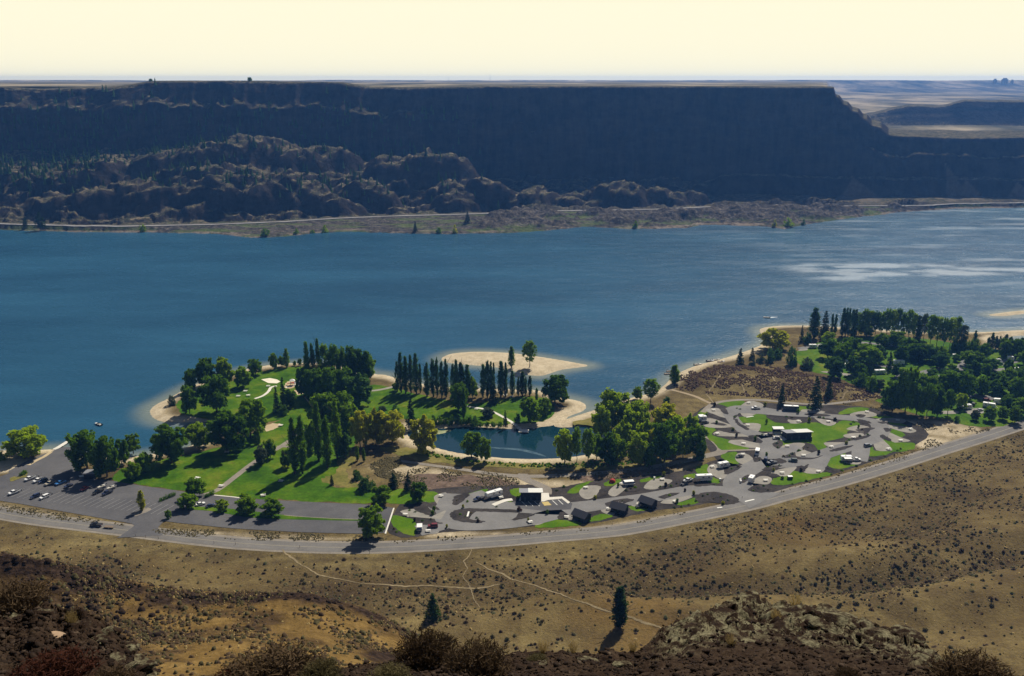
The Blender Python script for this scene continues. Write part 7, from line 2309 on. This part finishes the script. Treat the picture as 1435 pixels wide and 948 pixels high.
# playground
t = thing("play_structure", "playground climbing tower with slide beside the white sand court", "playground", pos(410, 540), R(15))
for sx in (-1, 1):
    for sy_ in (-1, 1):
        link("post", cached("plp", lambda: MB().cyl((0, 0, 0), (0, 0, 3.4), 0.12).mesh("post", M_navy)), t, (sx * 1.2, sy_ * 1.2, 0))
link("platform", MB().box((0, 0, 1.6), (2.6, 2.6, 0.16)).mesh("platform", M_red), t)
link("roof", MB().add([(-1.7, -1.7, 3.3), (1.7, -1.7, 3.3), (1.7, 1.7, 3.3), (-1.7, 1.7, 3.3), (0, 0, 4.5)], [(0, 1, 4), (1, 2, 4), (2, 3, 4), (3, 0, 4), (3, 2, 1, 0)]).mesh("roof", M_white), t)
link("slide", MB().add([(1.3, -0.5, 1.7), (1.3, 0.5, 1.7), (4.6, 0.5, 0.3), (4.6, -0.5, 0.3), (1.3, -0.5, 1.58), (1.3, 0.5, 1.58), (4.6, 0.5, 0.18), (4.6, -0.5, 0.18)], [(0, 3, 2, 1), (4, 5, 6, 7), (0, 1, 5, 4), (1, 2, 6, 5), (2, 3, 7, 6), (3, 0, 4, 7)]).mesh("slide", M_blue), t)
link("bridge", MB().box((-2.4, 0, 1.5), (2.4, 1.2, 0.1)).box((-3.6, 0, 0.75), (0.15, 1.4, 1.5)).mesh("bridge", M_red), t)

# ------------------------------------------------------------------ docks and boats
def dock(pxs, width, label, z=0.45, name="dock"):
    w = [G(x, y, z) for x, y in pxs]
    t = thing(name, label, "dock", tuple(w[0]))
    planks = []
    for a, b in zip(w[:-1], w[1:]):
        d = (b - a); L = d.length; d.normalize(); q = Vector((-d.y, d.x, 0))
        n = max(1, int(L / 2.2))
        for k in range(n):
            m = MB()
            c0 = a + d * (L * k / n + 0.04) - w[0]; c1 = a + d * (L * (k + 1) / n - 0.04) - w[0]
            hw = width / 2
            vs = [c0 - q * hw, c1 - q * hw, c1 + q * hw, c0 + q * hw]
            m.add([(v.x, v.y, 0) for v in vs] + [(v.x, v.y, 0.14) for v in vs], [(3, 2, 1, 0), (4, 5, 6, 7), (0, 1, 5, 4), (1, 2, 6, 5), (2, 3, 7, 6), (3, 0, 4, 7)])
            link("deck_board", m.mesh("deck_board", M_walk), t)
        m = MB(); 
        for k in range(0, n + 1, 3):
            c = a + d * (L * k / n) - w[0]
            for s in (-1, 1):
                e = c + q * (width / 2 + 0.12) * s
                m.cyl((e.x, e.y, -1.4), (e.x, e.y, 0.5), 0.10, n=6)
        link("pile", m.mesh("pile", M_wood), t)
    return t


dock([(76, 630.5), (84, 626), (92, 621), (100, 616)], 2.6, "long pale floating dock beside the boat ramp", 0.5)
dock([(722, 596), (729, 602)], 2.2, "pale gangway of the pond dock", 0.5)
dock([(727, 604), (741, 604.5)], 4.6, "square pale swimming dock on the pond", 0.45)
ribbon("boat_ramp_edge", [(72, 633), (62, 640), (52, 645), (40, 652)], 2.2, Z0 + 0.18, M_sand)
for (x0, x1, y, lab) in ((931, 940, 524, "lower of two dark docks by the lone upright tree"), (934, 941, 520.5, "upper of two dark docks by the lone upright tree")):
    a = G(x0, y, 0.5); b = G(x1, y - 0.5, 0.5)
    t = thing("dock", lab, "dock", tuple(a))
    d = b - a
    for k in range(3):
        link("deck_board", MB().box((d.x * (k + 0.5) / 3, 0, 0), (d.x / 3 - 0.08, 2.0, 0.2)).mesh("deck_board", M_wood), t)
    link("pile", MB().cyl((0, 0.9, -1.2), (0, 0.9, 0.6), 0.12).cyl((d.x, -0.9, -1.2), (d.x, -0.9, 0.6), 0.12).mesh("pile", M_wood), t)
for (x, y, rz, c, lab) in ((138, 596, 2.6, 'black', "dark boat alone on the open water off the boat ramp"), (978, 512, 0.15, 'white', "white boat moored off the beach nearest the dark docks"), (995.5, 507, 0.1, 'navy', "dark boat moored mid-beach beside the red-striped one"),
                           (1004, 505.5, 0.15, 'white', "white boat with red side moored furthest along the beach"), (1011, 508.5, 0.4, 'red', "red small boat pulled up on the sand"), (1074, 446, 3.0, 'white', "white boat towing a foamy wake off the beach head"), (908, 538, 0.1, 'white', "white boat half hidden behind the shore grove tree")):
    boat_thing(tuple(G(x, y, -0.12 if y != 508.5 else 0.6)), rz, c, lab, None, 1.15)
ribbon("boat_wake", [(1076, 445.5), (1082, 445), (1090, 444.6)], [0.8, 2.0, 0.4], 0.06, simple("foam", (0.75, 0.78, 0.78), 0.7, 0.1), kind="stuff")

# pale dead branch sticking up by the bank
p = P(47, 612) if False else G(47, 606, 0)
t = thing("dead_tree", "bare pale branch leaning over the water behind the bright bushy tree", "tree", tuple(G(47, 608, -0.2)))
link("trunk", MB().cyl((0, 0, 0), (2.2, 0.4, 4.2), 0.14, 0.07, 6).mesh("trunk", M_palebark), t)
link("branch", MB().cyl((2.2, 0.4, 4.2), (3.0, 0.2, 5.6), 0.07, 0.03, 5).cyl((1.4, 0.2, 2.8), (1.6, 0.9, 4.4), 0.05, 0.02, 5).mesh("branch", M_palebark), t)

# fence posts along the road's lake side
POSTS = [(190, 752), (204, 754), (222, 756), (300, 762), (330, 764), (420, 768), (518, 776), (950, 720), (944, 721), (858, 736), (1040, 699)]
for i, (x, y) in enumerate(POSTS):
    tag(link("fence_post", cached("fpost", lambda: MB().cyl((0, 0, -0.1), (0, 0, 1.3), 0.09, 0.08, 6).box((0, 0, 1.3), (0.2, 0.2, 0.06)).mesh("fence_post", M_wood)), None, tuple(P(x, y))), f"thin dark marker post beside the road, number {'one two three four five six seven eight nine ten eleven'.split()[sorted(POSTS).index((x, y))]} from the left", "post", "marker posts along the road")
# picnicers and small bins at the camp
for i, (x, y) in enumerate(((1037.5, 675), (1009, 674), (917, 672), (1038, 677))):
    o = tag(link("marker_post", cached("wpost", lambda: MB().box((0, 0, 0.6), (0.7, 0.7, 1.2), 0, 0.8).box((0, 0, 1.25), (0.9, 0.9, 0.1)).mesh("marker_post", M_white)), None, pos(x, y)), "short white utility post " + ("left of the rounded white trailer", "beside the bed under the boxy white trailer", "above the pad under the gravel path", "right against the rounded trailer's bed")[i], "post", "white utility posts of the loop camps")

# ------------------------------------------------------------------ haze between here and the far cliffs
hz = bpy.data.materials.new("haze"); hz.use_nodes = True
hn, hl_ = hz.node_tree.nodes, hz.node_tree.links
hn.remove(hn["Principled BSDF"])
pv = hn.new("ShaderNodeVolumePrincipled")
pv.inputs["Color"].default_value = (0.13, 0.38, 1.0, 1)
pv.inputs["Density"].default_value = 0.000078
pv.inputs["Anisotropy"].default_value = 0.35
hl_.new(pv.outputs[0], hn["Material Output"].inputs["Volume"])
ho = structure("haze", MB().box((0, 3450, 105), (12500, 7300, 234)).mesh("haze", hz), "stuff")
